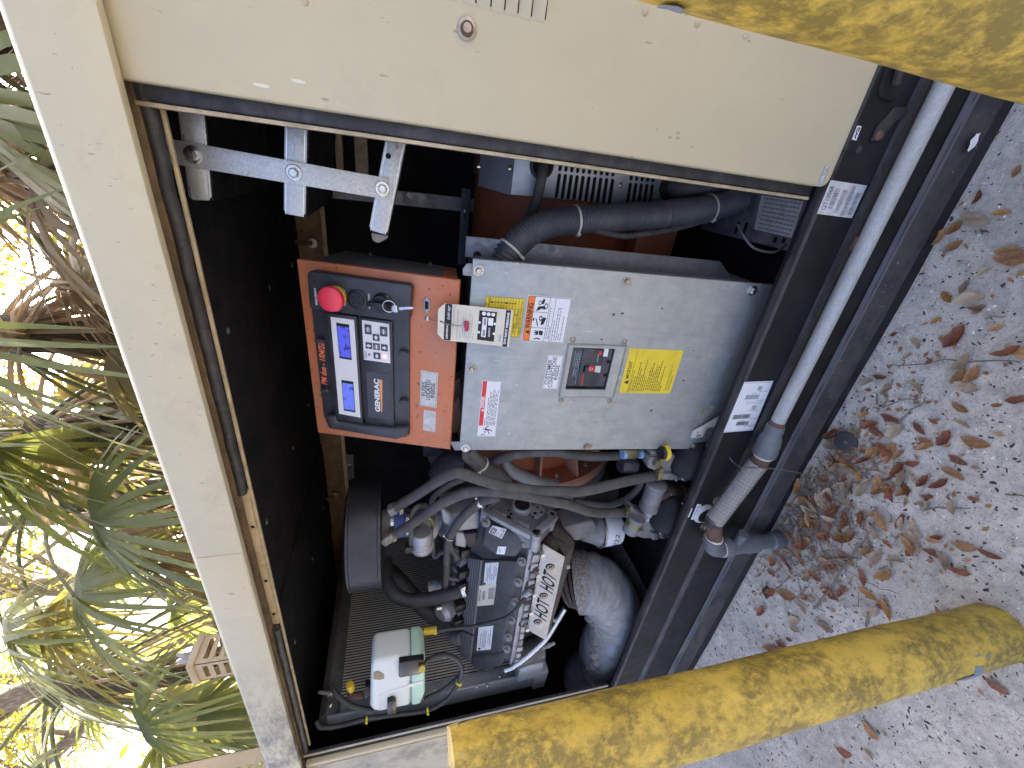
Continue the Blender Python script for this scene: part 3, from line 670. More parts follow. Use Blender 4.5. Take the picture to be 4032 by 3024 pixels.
u, v = BF.uv(wJ(1285, 925)); rnd = random.Random(3)
flat(rail, BF, [(u+.018*(rnd.uniform(.6, 1.1))*math.cos(a), v+.010*rnd.uniform(.6, 1.2)*math.sin(a)) for a in [i*math.pi/6 for i in range(12)]], M['grit_pale'], .0265, 'bird_dropping')
for q in ((1910, 1240), ):
    u, v = BF.uv(w3(*q)); bolt(rail, BF.w(u, v, 0), BF.n, .016, M['rust'], 'bolt', 'hex')
p = at(2768, 2020, 0); g = G(); g.lathe(p+Vector((0, .002, 0)), p+Vector((0, -.012, 0)), [(0, .034), (.6, .034), (1, .027)], 28); gr = g.build('grommet', M['white_dirty'], rail)
g = G(); g.cyl(p+Vector((0, -.0121, 0)), p+Vector((0, -.0128, 0)), .024, None, 24); g.build('grommet_hole', M['hole_shade'], gr)

# ------------------------------------------------------------------ gas supply line along the base
PY = -.052; gas = thing('gas_supply_line', 'galvanised gas pipe with braided flexible connector running along the black base', 'pipe', (-.2, PY, 0))
zc = .5*(at(*wJ(1145, 520), PY).z+at(*wJ(1270, 548), PY).z)
pe = at(*wU(690, 560), PY); zl = at(*wU(680, 580), PY).z
A = Vector((EX1, PY, zc)); B = Vector((pe.x, PY, zl))
g = G(); g.cyl(A, B, .0162, None, 28); g.build('galvanised_pipe', M['galv_pipe'], gas)
c1 = at(*wU(615, 735), PY); c1 = Vector((c1.x, PY, c1.z)); d = (c1-B).normalized()
g = G(); g.lathe(B+d*-.010, B+d*.004, [(0, .0169), (1, .0190)], 28); g.build('rust_ring', M['rust'], gas)
g = G(); g.lathe(B, c1, [(0, .0197), (.12, .0217), (.24, .0217), (.30, .0207), (.46, .0262), (.60, .0279), (.80, .0279), (.84, .0293), (.98, .0293), (1, .0276)], 32); rc = g.build('reducer_coupling', M['grey_iron'], gas)
c2 = at(*wU(578, 790), PY); c2 = Vector((c2.x, PY, c2.z))
g = G(); g.lathe(c1, c1+d*.007, [(0, .0279), (.5, .0259), (1, .0235)], 24); g.build('thread_tape', M['tape'], gas)
f1 = at(*wU(322, 1130), PY); f1 = Vector((f1.x, PY, f1.z)); e1 = at(*wU(318, 1235), PY); e1 = Vector((e1.x, PY, e1.z))
g = G(); g.cyl(c1+d*.003, c2+d*.012, .0224, None, 28); g.build('rusty_nipple', M['rust'], gas)
g = G(); g.lathe(c2, c2+d*.0207, [(0, .0238), (.5, .0245), (1, .0228)], 28); g.build('crimp_collar', M['blackworn'], gas)
def braidmat(axis):
    m, t, b = nodes('steel_braid'); tc = t.nodes.new('ShaderNodeUVMap'); mp = t.nodes.new('ShaderNodeMapping'); t.links.new(tc.outputs[0], mp.inputs[0])
    s = []
    for sg in (1, -1):
        mp = t.nodes.new('ShaderNodeMapping'); t.links.new(tc.outputs[0], mp.inputs[0]); mp.inputs['Rotation'].default_value = (0, 0, sg*rad(38)); mp.inputs['Scale'].default_value = (1, 1, 1)
        wv = N(t, 'ShaderNodeTexWave'); wv.inputs['Scale'].default_value = 44; wv.wave_profile = 'SIN'; t.links.new(mp.outputs[0], wv.inputs['Vector']); s.append(wv.outputs['Fac'])
    mm = t.nodes.new('ShaderNodeMath'); mm.operation = 'MULTIPLY'; t.links.new(s[0], mm.inputs[0]); t.links.new(s[1], mm.inputs[1])
    o = ramp(t, mm.outputs[0], [(.0276, (.16, .15, .135)), (.25, (.52, .50, .46)), (.7, (.88, .86, .82))]); t.links.new(o, b.inputs['Base Color'])
    b.inputs['Metallic'].default_value = .85; b.inputs['Roughness'].default_value = .34; bump(t, b, mm.outputs[0], .6, .003); return m
M['braid'] = braidmat(0)
g = G(); L = (f1-c2).length; n = 90
for i in range(24): pass
path = [c2+(f1-c2)*i/n for i in range(n+1)]; g.tube(path, [.0255+.0008*math.sin(i*1.4) for i in range(n+1)], 40)
br = g.build('braided_hose', M['braid'], gas); uvl = br.data.uv_layers.new(name='uv'); inv = WM[br]
dd = (f1-c2).normalized(); xx = dd.cross(Vector((0, 0, 1))).normalized(); yy = dd.cross(xx)
for poly in br.data.polygons:
    angs = []
    for li in poly.loop_indices:
        q = (inv @ br.data.vertices[br.data.loops[li].vertex_index].co)-c2; angs.append((math.atan2(q.dot(yy), q.dot(xx)), q.dot(dd)))
    mx = max(a for a, _ in angs)
    for li, (a, l) in zip(poly.loop_indices, angs):
        if mx-a > math.pi: a += 2*math.pi
        uvl.data[li].uv = (a*.0231*2.4, l*2.4)
g = G(); g.lathe(f1-d*.0138, f1+d*.010, [(0, .0228), (.4, .0245), (1, .0238)], 28); g.build('crimp_collar', M['blackworn'], gas)
g = G(); g.cyl(f1+d*.008, e1, .0224, None, 28); g.build('rusty_nipple', M['rust'], gas)
g = G(); g.lathe(e1-d*.006, e1+d*.002, [(0, .0242), (1, .0269)], 28); g.build('thread_tape', M['tape'], gas)
ec = at(*wU(308, 1298), PY); ec = Vector((ec.x, PY, ec.z)); gd = Vector((ec.x-.006, PY-.004, 0)); dn = Vector((0, 0, -1))
g = G(); pth = [e1]+[ec+(e1-ec).normalized()*.0242*(1-s)**2+dn*.0310*s**2 for s in (0, .2, .4, .6, .8, 1)]
g.tube(pth, [.0283, .0279, .0276, .0273, .0273, .0273, .0273], 28); g.lathe(e1, e1+d*.014, [(0, .0300), (1, .0293)], 28); el = g.build('elbow', M['grey_iron'], gas)
zt0 = pth[-1]
g = G(); g.lathe(zt0, Vector((ec.x, PY, .125)), [(0, .0273), (.0276, .0300), (.22, .0300), (.25, .0262), (.62, .0262), (.70, .0293), (.97, .0293), (1, .0248)], 28); g.cyl(zt0+Vector((.0138, -.0, -.05)), zt0+Vector((.062, -.01, -.05)), .0179, .0152, 20); g.build('pipe_tee', M['grey_iron'], gas)
g = G(); g.lathe(zt0+Vector((0, 0, .002)), zt0+Vector((0, 0, -.004)), [(0, .0279), (1, .0279)], 28); g.build('thread_tape', M['tape'], gas)
g = G(); g.lathe(Vector((ec.x, PY, .127)), Vector((ec.x-.004, PY, -.0207)), [(0, .0224), (1, .0224)], 24); g.lathe(Vector((ec.x-.002, PY, .072)), Vector((ec.x-.003, PY, .0235)), [(0, .0224), (.1, .0276), (.9, .0276), (1, .0235)], 24); g.build('riser', M['grey_iron'], gas)

g = G(); g.tube(spline([at(*wU(410, 755), -.001), at(*wU(440, 790), -.020), at(*wU(490, 815), -.050), at(*wU(610, 818), -.082), at(*wU(720, 828), -.070), at(*wU(860, 858), -.060), at(*wU(960, 892), -.070)], 8), .0016, 8)
tag(g.build('tracer_wire', M['wire']), 'thin grey wire looping round the braided hose down to the leaves', 'wire')
for q in ((335, 1010), (262, 1160)):
    u, v = BF.uv(wU(*q)); bolt(rail, BF.w(u, v, 0), BF.n, .014, M['screw_old'], 'bolt', 'hex')
# ------------------------------------------------------------------ bollards
def bollard(x, y, h, r, label, wob):
    b = thing('bollard', label, 'bollard', (x, y, 0), 'yellow pipe bollards in front of the enclosure')
    g = G(); n = 48; secs = []; K = 70
    for k in range(K+1):
        z = -.04+(h+.04)*k/K; c = []
        for i in range(n):
            a = 2*math.pi*i/n; rr = r+.0006*math.sin(3*a+z*9+wob)+.0005*math.sin(7*a-z*23)
            if z > h-.03: rr += .0012*math.sin(11*a+wob)*math.sin(z*160)
            c.append(Vector((x+rr*math.cos(a)+.004*(z/h)*math.sin(wob), y+rr*math.sin(a), z)))
        secs.append(c)
    g.loft(secs, cap=False); g.build('post', M['yellow'], b)
    rnd = random.Random(int(wob*10)); g = G(); vs = []; fs = []; R = 7
    for k in range(R+1):
        for i in range(n):
            a = 2*math.pi*i/n; f = k/R; rr = (r+.001)*(1-f*.98)
            z = h-.012+.010*math.sin(min(1, f*2.2)*math.pi/2)+.004*rnd.uniform(-1, 1)*(1-f*.5)+.006*f
            if k == 0: rr = r+.0012+.0045*rnd.random()**2; z = h-.016+.008*rnd.uniform(-1, 1)
            if k == 1: rr = r+.0010+.0030*rnd.random(); z = h-.003+.005*rnd.uniform(-1, 1)
            vs.append(Vector((x+rr*math.cos(a), y+rr*math.sin(a), z)))
    for k in range(R):
        for i in range(n):
            j = (i+1) % n; fs.append((k*n+i, k*n+j, k*n+n+j, k*n+n+i))
    g.add(vs, fs); g.build('mortar_cap', M['concrete_fill'], b)
    return b
h1 = 1.202-.0817*1.07*.72
bA = bollard(-.7345, -.483, h1, .0541, 'mildewed yellow steel bollard standing before the wrapped exhaust pipe', 1.3)
bB = bollard(.1365, -.483, h1, .0541, 'yellow steel bollard standing in front of the closed tan side panel', 2.9)
def onpost(b, cx, cy, r, pxs, mt, name, lift=.0008):
    """a patch that wraps the round post, outlined by pixels"""
    vs = []; c = Vector((cx, cy, 0))
    for p in pxs:
        d = ray(*p); o = CAMPOS-c; A_ = d.x**2+d.y**2; B_ = 2*(o.x*d.x+o.y*d.y); C_ = o.x**2+o.y**2-(r+lift)**2
        D_ = B_*B_-4*A_*C_
        if D_ < 0: D_ = 0
        vs.append(CAMPOS+d*((-B_-math.sqrt(D_))/(2*A_)))
    m0 = sum(vs, Vector())/len(vs); nn = Vector((m0.x-cx, m0.y-cy, 0)).normalized()
    m0 = Vector((cx, cy, m0.z))+nn*(r+lift); g = G(); g.add(vs+[m0], [(i, (i+1) % len(vs), len(vs)) for i in range(len(vs))]); return g.build(name, mt, b)
onpost(bA, -.7345, -.483, .0541, [wL(1235, 1105), wL(1350, 1075), wL(1362, 1015), wL(1418, 1008), wL(1415, 1045), wL(1390, 1070), wL(1300, 1100)], M['yellow_chip'], 'paint_chip')
onpost(bA, -.7345, -.483, .0541, [wL(1432, 935), wL(1448, 925), wL(1455, 950), wL(1440, 965)], M['yellow_chip'], 'paint_chip')
onpost(bA, -.7345, -.483, .0541, [wL(1355, 945), wL(1390, 932), wL(1402, 942), wL(1370, 950)], M['yellow_chip'], 'paint_chip')
onpost(bA, -.7345, -.483, .0541, [wV(1635, 1220), wV(1652, 1225), wV(1668, 1050), wV(1660, 1045), wV(1640, 1120)], M['marker'], 'red_mark')
onpost(bB, .1365, -.483, .0541, [wG(965, 52), wG(1010, 30), wG(1110, 40), wG(1160, 70), wG(1130, 92), wG(1040, 62)], M['yellow_chip'], 'paint_chip')
# ------------------------------------------------------------------ control panel
CPo = Vector((-.679, .170, 1.0707)); CPt = Vector((-.679, .277, 1.4149))
CP = Frame(CPo, (1, 0, 0), CPt-CPo); CW = .459; CH = (CPt-CPo).length
ctl = thing('control_panel', 'orange control panel with two lit displays, red stop button and keypad', 'control panel', (-.45, .25, 1.07))
g = G(); b0 = CPo-Vector((0, 0, .0)); X0, X1 = -.679, -.679+CW
prof = [(b0.y, b0.z), (CPt.y, CPt.z), (CPt.y+.17, CPt.z-.078), (b0.y+.16, b0.z-.014)]
xprofile(g, [(y+.012, z) for y, z in prof], X0+.012, X1-.012); g.build('housing', M['orange'], ctl, bev=.002)
g = G(); g.rect(CP, 0, 0, CW, CH, -.016, 0); face = g.build('faceplate', M['orange'], ctl, bev=.003, segs=3)
# grey lid on the side with its screws
sx = X1-.0115
lid = [Vector((sx, b0.y+.030, b0.z+.040)), Vector((sx, CPt.y+.006, CPt.z-.022)), Vector((sx, CPt.y+.168, CPt.z-.085)), Vector((sx, b0.y+.165, b0.z+.015))]
g = G(); g.prism(lid, (.0035, 0, 0)); ld = g.build('side_lid', M['zinc_dark'], ctl, bev=.001)
for k, s in enumerate((.22, .55, .92)):
    bolt(ld, lid[1].lerp(lid[0], s)+Vector((.004, .010, 0)), (1, 0, 0), .006, M['screw_old'], 'screw', 'flange')
for s in (.25, .85): bolt(ld, lid[2].lerp(lid[3], s)+Vector((.004, -.010, 0)), (1, 0, 0), .006, M['screw_old'], 'screw', 'flange')
def T(z, h=0): return CP.uv(z, h)
# black bezel
g = G(); g.pxpoly(CP, [wE(455, 1060), wE(490, 1140), wE(930, 1212), wE(1014, 1185), wE(1018, 215), wE(985, 198), wE(395, 122), wE(350, 140)], .0002, .007)
bz = g.build('bezel', M['plastic'], ctl, bev=.002)
g = G(); g.pxpoly(CP, [wM(215, 740), wM(1330, 905), wM(1462, 880), wM(1490, 480), wM(1450, 445), wM(230, 275), wM(182, 305)], .0065, .030)
pod = g.build('switch_pod', M['plastic'], ctl, bev=.007, segs=3)
g = G(); g.pxpoly(CP, [wE(462, 1062), wE(500, 1145), wE(935, 1212), wE(1012, 1183), wE(1008, 1135), wE(925, 1140), wE(720, 1122), wE(540, 1098), wE(528, 1060)], .0065, .026)
g.build('side_rim', M['plastic'], ctl, bev=.005, segs=3)
g = G(); g.pxpoly(CP, [wM2(545, 1148), wM2(882, 1192), wM(800, 845), wM(412, 790)], .0065, .018); sh1 = g.build('display_shelf', M['plastic'], ctl, bev=.003)
g = G(); g.pxpoly(CP, [wM2(918, 1180), wM2(1270, 1228), wM(1245, 905), wM(835, 850)], .0065, .016); sh2 = g.build('keypad_shelf', M['plastic'], ctl, bev=.003)
def plate(par, pxs, h, th, mt, name, bev=0):
    g = G(); g.pxpoly(CP, pxs, h, h+th); return g.build(name, mt, par, bev=bev)
fw = plate(ctl, [wM2(585, 1040), wM2(850, 1088), wM(770, 885), wM(478, 845)], .0178, .0012, M['white'], 'display_overlay')
d1 = [wM(590, 1360), wM(742, 1385), wM(708, 942), wM(548, 918)]; d2 = [wM2(645, 1000), wM2(788, 1025), wM2(762, 642), wM2(612, 620)]
for i, dd_ in enumerate((d1, d2)):
    plate(fw, dd_, .0189, .0006, M['plastic_dark'], 'display_frame')
    c = quadmap([T(p, .0194) for p in dd_]); g = G(); q = [c(.045, .06), c(.955, .06), c(.955, .92), c(.045, .92)]; g.poly(CP, q, .0194, .0199)
    g.build('display', M['lcd' if i == 0 else 'lcd2'], fw)
kp = plate(ctl, [wM(895, 1378), wM(1222, 1425), wM(1205, 935), wM(868, 885)], .0158, .0012, M['white'], 'keypad_overlay')
keys = [((900, 935), (992, 1068), None), ((1092, 962), (1188, 1095), None), ((1002, 1055), (1090, 1150), 'r'), ((912, 1158), (1000, 1248), 'u'), ((1008, 1170), (1095, 1262), None), ((1105, 1183), (1192, 1278), 'd'), ((1012, 1285), (1102, 1375), 'l')]
for (p0, p1, ar) in keys:
    ua, va = T(wM(*p0), .0175); ub, vb = T(wM(*p1), .0175); u0, u1 = sorted((ua, ub)); v0, v1 = sorted((va, vb))
    g = G(); g.rect(CP, u0, v0, u1, v1, .0168, .0184); k = g.build('key', M['navy'], kp, bev=.0008)
    cu, cv = (u0+u1)/2, (v0+v1)/2; s = .0055
    if ar:
        a = {'r': 0, 'u': math.pi/2, 'd': -math.pi/2, 'l': math.pi}[ar]
        sh = [(1, 0), (0, .95), (0, .42), (-.85, .42), (-.85, -.42), (0, -.42), (0, -.95)]
        flat(k, CP, [(cu+s*(x*math.cos(a)-y*math.sin(a)), cv+s*(x*math.sin(a)+y*math.cos(a))) for x, y in sh], M['ink_white'], .0188, 'arrow')
    else:
        flat(k, CP, [(cu+.0062*math.cos(i*math.pi/9), cv+.0062*math.sin(i*math.pi/9)) for i in range(18)], M['ink_grey'], .0187, 'key_disc')
        fineprint(k, CP, lambda s, t: Vector((cu-.006+.012*s, cv-.0012+.0024*t)), [(0, 1, 0, 1)], M['ink_white'], .0190, words=False)
u, v = T(wM(1148, 1342), .0175); g = G(); g.disc(CP, u, v, .0032, .0168, .0190, 16, .0022); g.build('led', M['led'], kp)
u, v = T(wM(960, 1315), .0175); g = G(); g.disc(CP, u, v, .0032, .0168, .0176, 16); g.build('led', M['ink_grey'], kp)
c = lambda s, t: Vector((u-.001+.012*s, v+.004+.006*t)); fineprint(kp, CP, lambda s, t: Vector((u-.012+.02*s, v+.006+.008*t)), [(0, 1, 0, .22), (0, 1, .38, .22), (0, .8, .76, .22)], M['ink_grey'], .0174, seed=3)
lp = plate(ctl, [wM2(950, 1082), wM2(1215, 1120), wM2(1205, 545), wM2(922, 512)], .0158, .0009, M['navy'], 'logo_plate')
lettering(lp, CP, 'GENERAC', wM2(1095, 1020), wM2(1078, 610), wM2(1035, 1015), M['ink_white'], lift=.0176, bold=.045)
g_ = [T(wM2(*q), .0174) for q in ((1122, 1022), (1124, 620), (1086, 615), (1108, 1020))]; flat(lp, CP, g_, M['wedge'], .0174, 'logo_wedge')
for px in ((345, 1140), (1390, 1292)): pass
for q in (wM(345, 1140), wM2(412, 742), wM(1385, 1290), wM2(1390, 888)):
    u, v = T(q, .015); g = G(); g.poly(CP, [(u-.009+.006*0, v-.0095), (u+.009, v-.0095), (u+.0135, v-.006), (u+.0135, v+.006), (u+.009, v+.0095), (u-.009, v+.0095), (u-.0135, v+.006), (u-.0135, v-.006)][:0] or [(u+.0062*math.cos(i*math.pi/8), v+.0115*math.sin(i*math.pi/8)*1.0) for i in range(16)], .006, .021); g.build('clip_knob', M['plastic'], ctl, bev=.002)
# handwritten service note along the bezel
lettering(bz, CP, 'PM due - 1/04/22', wM2(438, 682), wM2(395, 165), wM2(368, 675), M['marker'], lift=.0078, bold=.02, shear=.18)
# emergency stop
u, v = T(wM(540, 590), .036); g = G(); g.lathe(CP.w(u, v, .029), CP.w(u, v, .046), [(0, .0225), (.5, .0225), (.6, .020), (1, .019)], 32); es = g.build('stop_collar', M['yellow_ring'], ctl)
ct = CP.w(u, v, .046); g = G(); g.lathe(ct, CP.w(u, v, .070), [(0, .017), (.15, .017), (.2, .0265), (.45, .028), (.75, .0265), (.9, .022), (1, .010)], 36); g.build('stop_button', M['red_button'], ctl)
lettering(pod, CP, 'EMERGENCY', wM(318, 700), wM(296, 485), wM(292, 700), M['ink_white'], lift=.0306, bold=.02)
# alarm sounder
u, v = T(wM(805, 630), .033)
for r0, r1, h in ((.0215, .0195, .0345), (.0175, .0165, .0365), (.0148, .0140, .0355)):
    g = G(); g.lathe(CP.w(u, v, .0302), CP.w(u, v, h), [(0, r0), (.7, r0), (1, r1)], 32); al = g.build('sounder_ring', M['plastic_dark'], ctl)
for i in range(5):
    a = i*math.pi/2+.8; rr = .0085 if i < 4 else 0
    g = G(); g.disc(CP, u+rr*math.cos(a), v+rr*math.sin(a), .002 if i < 4 else .0014, .0362, .0369, 10); g.build('sound_hole', M['hole_shade'], al)
lettering(pod, CP, 'COMMON ALARM', wM(672, 712), wM(660, 515), wM(652, 712), M['ink_white'], lift=.0306, bold=.02)
lettering(pod, CP, 'AUTO OFF MAN', wM(972, 750), wM(966, 560), wM(950, 750), M['ink_white'], lift=.0306, bold=.02)
# key switch
u, v = T(wM(1120, 680), .036); g = G(); g.lathe(CP.w(u, v, .0302), CP.w(u, v, .044), [(0, .0225), (.25, .0225), (.5, .019), (1, .0185)], 32); ks = g.build('key_switch', M['plastic_dark'], ctl)
g = G(); g.obox(CP.w(u+.002, v+.004, .051), CP.ex*.0052, CP.ey*.021, CP.n*.008); g.build('switch_grip', M['plastic_dark'], ks, bev=.002)
g = G(); g.disc(CP, u, v-.010, .0062, .052, .060, 16); g.build('key_barrel', M['plastic'], ks)
# serial port and screw eye
u, v = T(wM(1678, 695)); g = G(); g.poly(CP, [(u-.016, v+.004), (u-.012, v-.0075), (u+.012, v-.0075), (u+.016, v+.004), (u+.013, v+.0075), (u-.013, v+.0075)], .0003, .0035); sp = g.build('serial_port', M['steel_grey'], ctl, bev=.001)
g = G(); g.poly(CP, [(u-.0098, v+.0035), (u-.0082, v-.0045), (u+.0082, v-.0045), (u+.0098, v+.0035)], .003, .0042); g.build('socket', M['hole_shade'], sp)
for s in (-1, 1): bolt(sp, CP.w(u+s*.0145, v, .003), CP.n, .0032, M['screw'], 'screw', 'round')
u, v = T(wM(1682, 868)); bolt(ctl, CP.w(u, v, 0), CP.n, .006, M['screw'], 'screw', 'round'); eye = CP.w(u+.002, v-.004, .004)
# labels on the orange face
st, m = sticker(face, CP, [wM2(1798, 968), wM2(1818, 530), wM2(1602, 498), wM2(1590, 935)], M['white_dirty'], 'fuse_label')
lines(st, CP, m, [(.03, .06, .97, .06), (.03, .94, .97, .94), (.03, .06, .03, .94), (.97, .06, .97, .94)], .0008, M['ink_grey'])
lettering(st, CP, 'FUSES', m(.30, .68), m(.70, .68), .0100, M['ink'], px=False, bold=.012)
lettering(st, CP, 'LOCATED', m(.20, .42), m(.78, .42), .0100, M['ink'], px=False, bold=.012)
lettering(st, CP, 'INSIDE', m(.28, .15), m(.70, .15), .0100, M['ink'], px=False, bold=.012)
st, m = sticker(face, CP, [wM2(1782, 1268), wM2(1790, 1012), wM2(1640, 990), wM2(1630, 1240)], M['white_dirty'], 'blank_label')
g = G(); 
# key ring and key hanging in the switch
kr = thing('key_ring', 'steel key and split ring hanging from the control panel switch', 'key', CP.w(T(wM(1200, 715))[0], T(wM(1200, 715))[1], .055))
u, v = T(wM(1205, 715), .061); pts = [CP.w(u+.0125*math.cos(a), v+.0125*math.sin(a), .061+.002*math.sin(a)) for a in [i*2*math.pi/28 for i in range(29)]]
g = G(); g.tube(pts, .0011, 8); g.build('split_ring', M['alum_bright'], kr)
u, v = T(wM(1255, 745), .060); u2, v2 = T(wM(1505, 735), .060); a = Vector((u2-u, v2-v)).normalized(); e = Vector((-a.y, a.x)); L = .043; o = Vector((u, v))
bow = [o+a*.006+a*.009*math.cos(i*math.pi/8)+e*.008*math.sin(i*math.pi/8) for i in range(3, 14)]
bl = [o+a*.013-e*.0035, o+a*.022-e*.0030]+[o+a*(.024+.0028*i)-e*(.003 if i % 2 else .0014) for i in range(7)]+[o+a*.046, o+a*.043+e*.0028, o+a*.013+e*.0035]
g = G(); g.poly(CP, [tuple(p) for p in bow]+[], .0595, .0615); g.poly(CP, [tuple(p) for p in bl], .0598, .0612); g.build('key_blade', M['alum_bright'], kr, bev=.0003)

# ------------------------------------------------------------------ connection box
Gb = Vector((-.662, .080, .318)); Gt = Vector((-.672, .154, 1.048))
GB = Frame(Gb, (1, 0, 0), Vector((0, Gt.y-Gb.y, Gt.z-Gb.z)))
box = thing('connection_box', 'grey galvanised connection box with breaker window under the orange panel', 'box', (-.42, .2, .3))
def U(p): return GB.uv(p)
ul, ur = U((1830, 1774))[0], U((2400, 1073))[0]; ub_, ur2 = U((2770, 1768))[0], U((2990, 1118))[0]
vt = U((1835, 1400))[1]
cov = [(ub_, 0), (ur2, 0), (ur+.003, vt), (ul, vt)]
g = G(); g.poly(GB, cov, -.014, 0); cv = g.build('cover', M['zinc'], box, bev=.0025, segs=2)
g = G(); q = [(ub_+.012, .004), (ur2-.010, .004), (ur-.006, vt-.006), (ul+.012, vt-.006)]; g.poly(GB, q, -.26, -.0145); g.build('body', M['galv_box'], box)
# flange standing out on the far side, with punched hole
fl = [Vector((GB.w(ur2, .06, -.03).x-.004, GB.w(0, .06, -.10).y, GB.w(0, .06, 0).z)), Vector((GB.w(ur, 0, 0).x+.004, GB.w(0, vt, -.10).y, GB.w(0, vt, 0).z-.004))]
g = G(); g.prism([GB.w(ur2-.012, .05, -.095), GB.w(ur2+.030, .10, -.095), GB.w(ur+.034, vt+.012, -.095), GB.w(ur-.012, vt+.012, -.095)], GB.n*.004); fg = g.build('side_flange', M['galv_flange'], box, bev=.001)
g = G(); u, v = U(w5(85, 1340)); c0 = CAMPOS+ray(*w5(85, 1340))*(((GB.w(0, 0, -.091)-CAMPOS).dot(GB.n))/ray(*w5(85, 1340)).dot(GB.n)); g.cyl(c0+GB.n*.0002, c0+GB.n*.0008, .009, None, 20); g.build('punched_hole', M['hole_shade'], fg)
# corner tabs above the cover
for pxs in ([wE(1362, 100), wE(1390, 62), wE(1425, 62), wE(1425, 145), wE(1365, 140)], [wE(1280, 1228), wE(1345, 1228), wE(1345, 1285), wE(1312, 1285)]):
    g = G(); g.pxpoly(GB, pxs, -.006, -.002); g.build('corner_tab', M['galv_box'], box, bev=.001)
for q, k in ((wE(1468, 108), 1), (wE(1422, 748), 1), (wE(1383, 1267), 1), (wH(1595, 238), 1), (wH(775, 178), 0), (wH(512, 1258), 0), (wH(1208, 1248), 0)):
    u, v = U(q); bolt(cv, GB.w(u, v, .0002), GB.n, .0125 if k else .0105, M['screw'] if k else M['screw_old'], 'bolt', 'hex')
for q, dx in ((wH(805, 180), 1), (wH(542, 1255), 1)):
    u, v = U(q); flat(cv, GB, [(u-.008+.016*.5*(1+math.cos(i*math.pi/7)), v+.010*math.sin(i*math.pi/7)-.004) for i in range(8)], M['screw_old'], .0006, 'lock_tab')
# breaker window: raised dished frame with the breaker inside
ow = [wP(342, 872), wP(1130, 880), wP(1325, 135), wP(480, 108)]; iw = [wP(440, 745), wP(1000, 750), wP(1138, 180), wP(552, 158)]
O_ = [U(p) for p in ow]; I_ = [U(p) for p in iw]; LL = lambda l: [l[0], l[1], l[2], l[3]]
def ringf(A_, hA, B_, hB, name, mt, par):
    g = G(); n = len(A_); g.add([GB.w(*p, hA) for p in A_]+[GB.w(*p, hB) for p in B_], [(i, (i+1) % n, n+(i+1) % n, n+i) for i in range(n)]); return g.build(name, mt, par, smooth=0)
qm = quadmap([O_[1], O_[2], O_[3], O_[0]])
ringf(O_, .0008, [tuple(qm(*s)) for s in ((.035, .045), (.965, .045), (.965, .955), (.035, .955))][3:]+[tuple(qm(*s)) for s in ((.035, .045), (.965, .045), (.965, .955))], -.0005, 'window_frame', M['zinc'], cv) if False else None
mid = [(p[0]*.72+(q[0])*.28, p[1]*.72+q[1]*.28) for p, q in zip(O_, I_)]
wf = ringf(O_, .0006, mid, .0075, 'window_bevel', M['zinc'], cv)
ringf(mid, .0075, I_, .0065, 'window_frame', M['zinc'], cv)
g = G(); g.poly(GB, I_, .0007, .0012); wv_ = g.build('window_void', M['hole_shade'], cv)
bd = [wP(468, 708), wP(985, 720), wP(1125, 200), wP(560, 180)]
g = G(); g.pxpoly(GB, [wP(468, 708), wP(690, 712), wP(760, 190), wP(560, 180)], .0012, .0028); br1 = g.build('breaker_label', M['navy'], cv)
g = G(); g.pxpoly(GB, [wP(600, 712), wP(990, 720), wP(1120, 205), wP(700, 185)], .0012, .0030); brk = g.build('breaker', M['navy'], cv)
g = G(); g.pxpoly(GB, [wP(598, 715), wP(878, 725), wP(1000, 210), wP(712, 182)], .0030, .0075); g.build('breaker_face', M['plastic'], brk, bev=.001)
g = G(); g.pxpoly(GB, [wP(690, 512), wP(765, 535), wP(790, 440), wP(712, 428)], .0075, .0085); g.build('toggle_slot', M['hole_shade'], brk)
g = G(); g.pxpoly(GB, [wP(725, 520), wP(775, 540), wP(790, 450), wP(742, 445)], .0085, .016); g.build('toggle', M['plastic'], brk, bev=.002)
g = G(); g.pxpoly(GB, [wP(775, 505), wP(850, 510), wP(862, 438), wP(785, 432)], .0078, .0086); rf = g.build('red_flag', M['red_label'], brk)
lettering(rf, GB, 'ON', wP(806, 492), wP(806, 448), wP(786, 492), M['ink_white'], lift=.0091); lettering(rf, GB, 'I', wP(838, 476), wP(839, 468), wP(818, 476), M['ink_white'], lift=.0091)
g = G(); g.pxpoly(GB, [wP(860, 518), wP(938, 528), wP(953, 432), wP(878, 428)], .0076, .0090); g.build('seal_tag', M['white_dirty'], brk, bev=.0004)
g = G(); g.pxpoly(GB, [wP(978, 298), wP(1042, 300), wP(1060, 195), wP(996, 188)], .0031, .0037); g.build('white_tag', M['white'], brk)
u, v = U(wP(928, 233)); bolt(brk, GB.w(u, v, .0075), GB.n, .005, M['red_label'], 'test_button', 'round')
lettering(brk, GB, 'PUSH TO TRIP', wP(905, 372), wP(922, 268), wP(893, 372), M['ink_white'], lift=.0079, bold=.01)
lettering(brk, GB, 'SIEMENS', wP(690, 705), wP(712, 548), wP(662, 700), M['ink_red'], lift=.0079, bold=.05)
for q in ((1045, 363), (1002, 550)): u, v = U(wP(*q)); g = G(); g.disc(GB, u, v, .0052, .0030, .0036, 14); g.build('terminal_hole', M['hole_shade'], brk)
qq = quadmap([U(wP(*p)) for p in ((640, 700), (690, 195), (575, 185), (480, 690))])
fineprint(br1, GB, lambda s, t: qq(s, t), [(.04, .24, .30, .10), (.06, .24, .12, .10), (.30, .48, .62, .10), (.30, .46, .42, .08), (.30, .5, .22, .08), (.55, .95, .78, .08), (.55, .9, .58, .08), (.55, .95, .40, .08), (.55, .92, .22, .08), (.55, .96, .06, .07)], M['ink_teal'], .0034, seed=9)
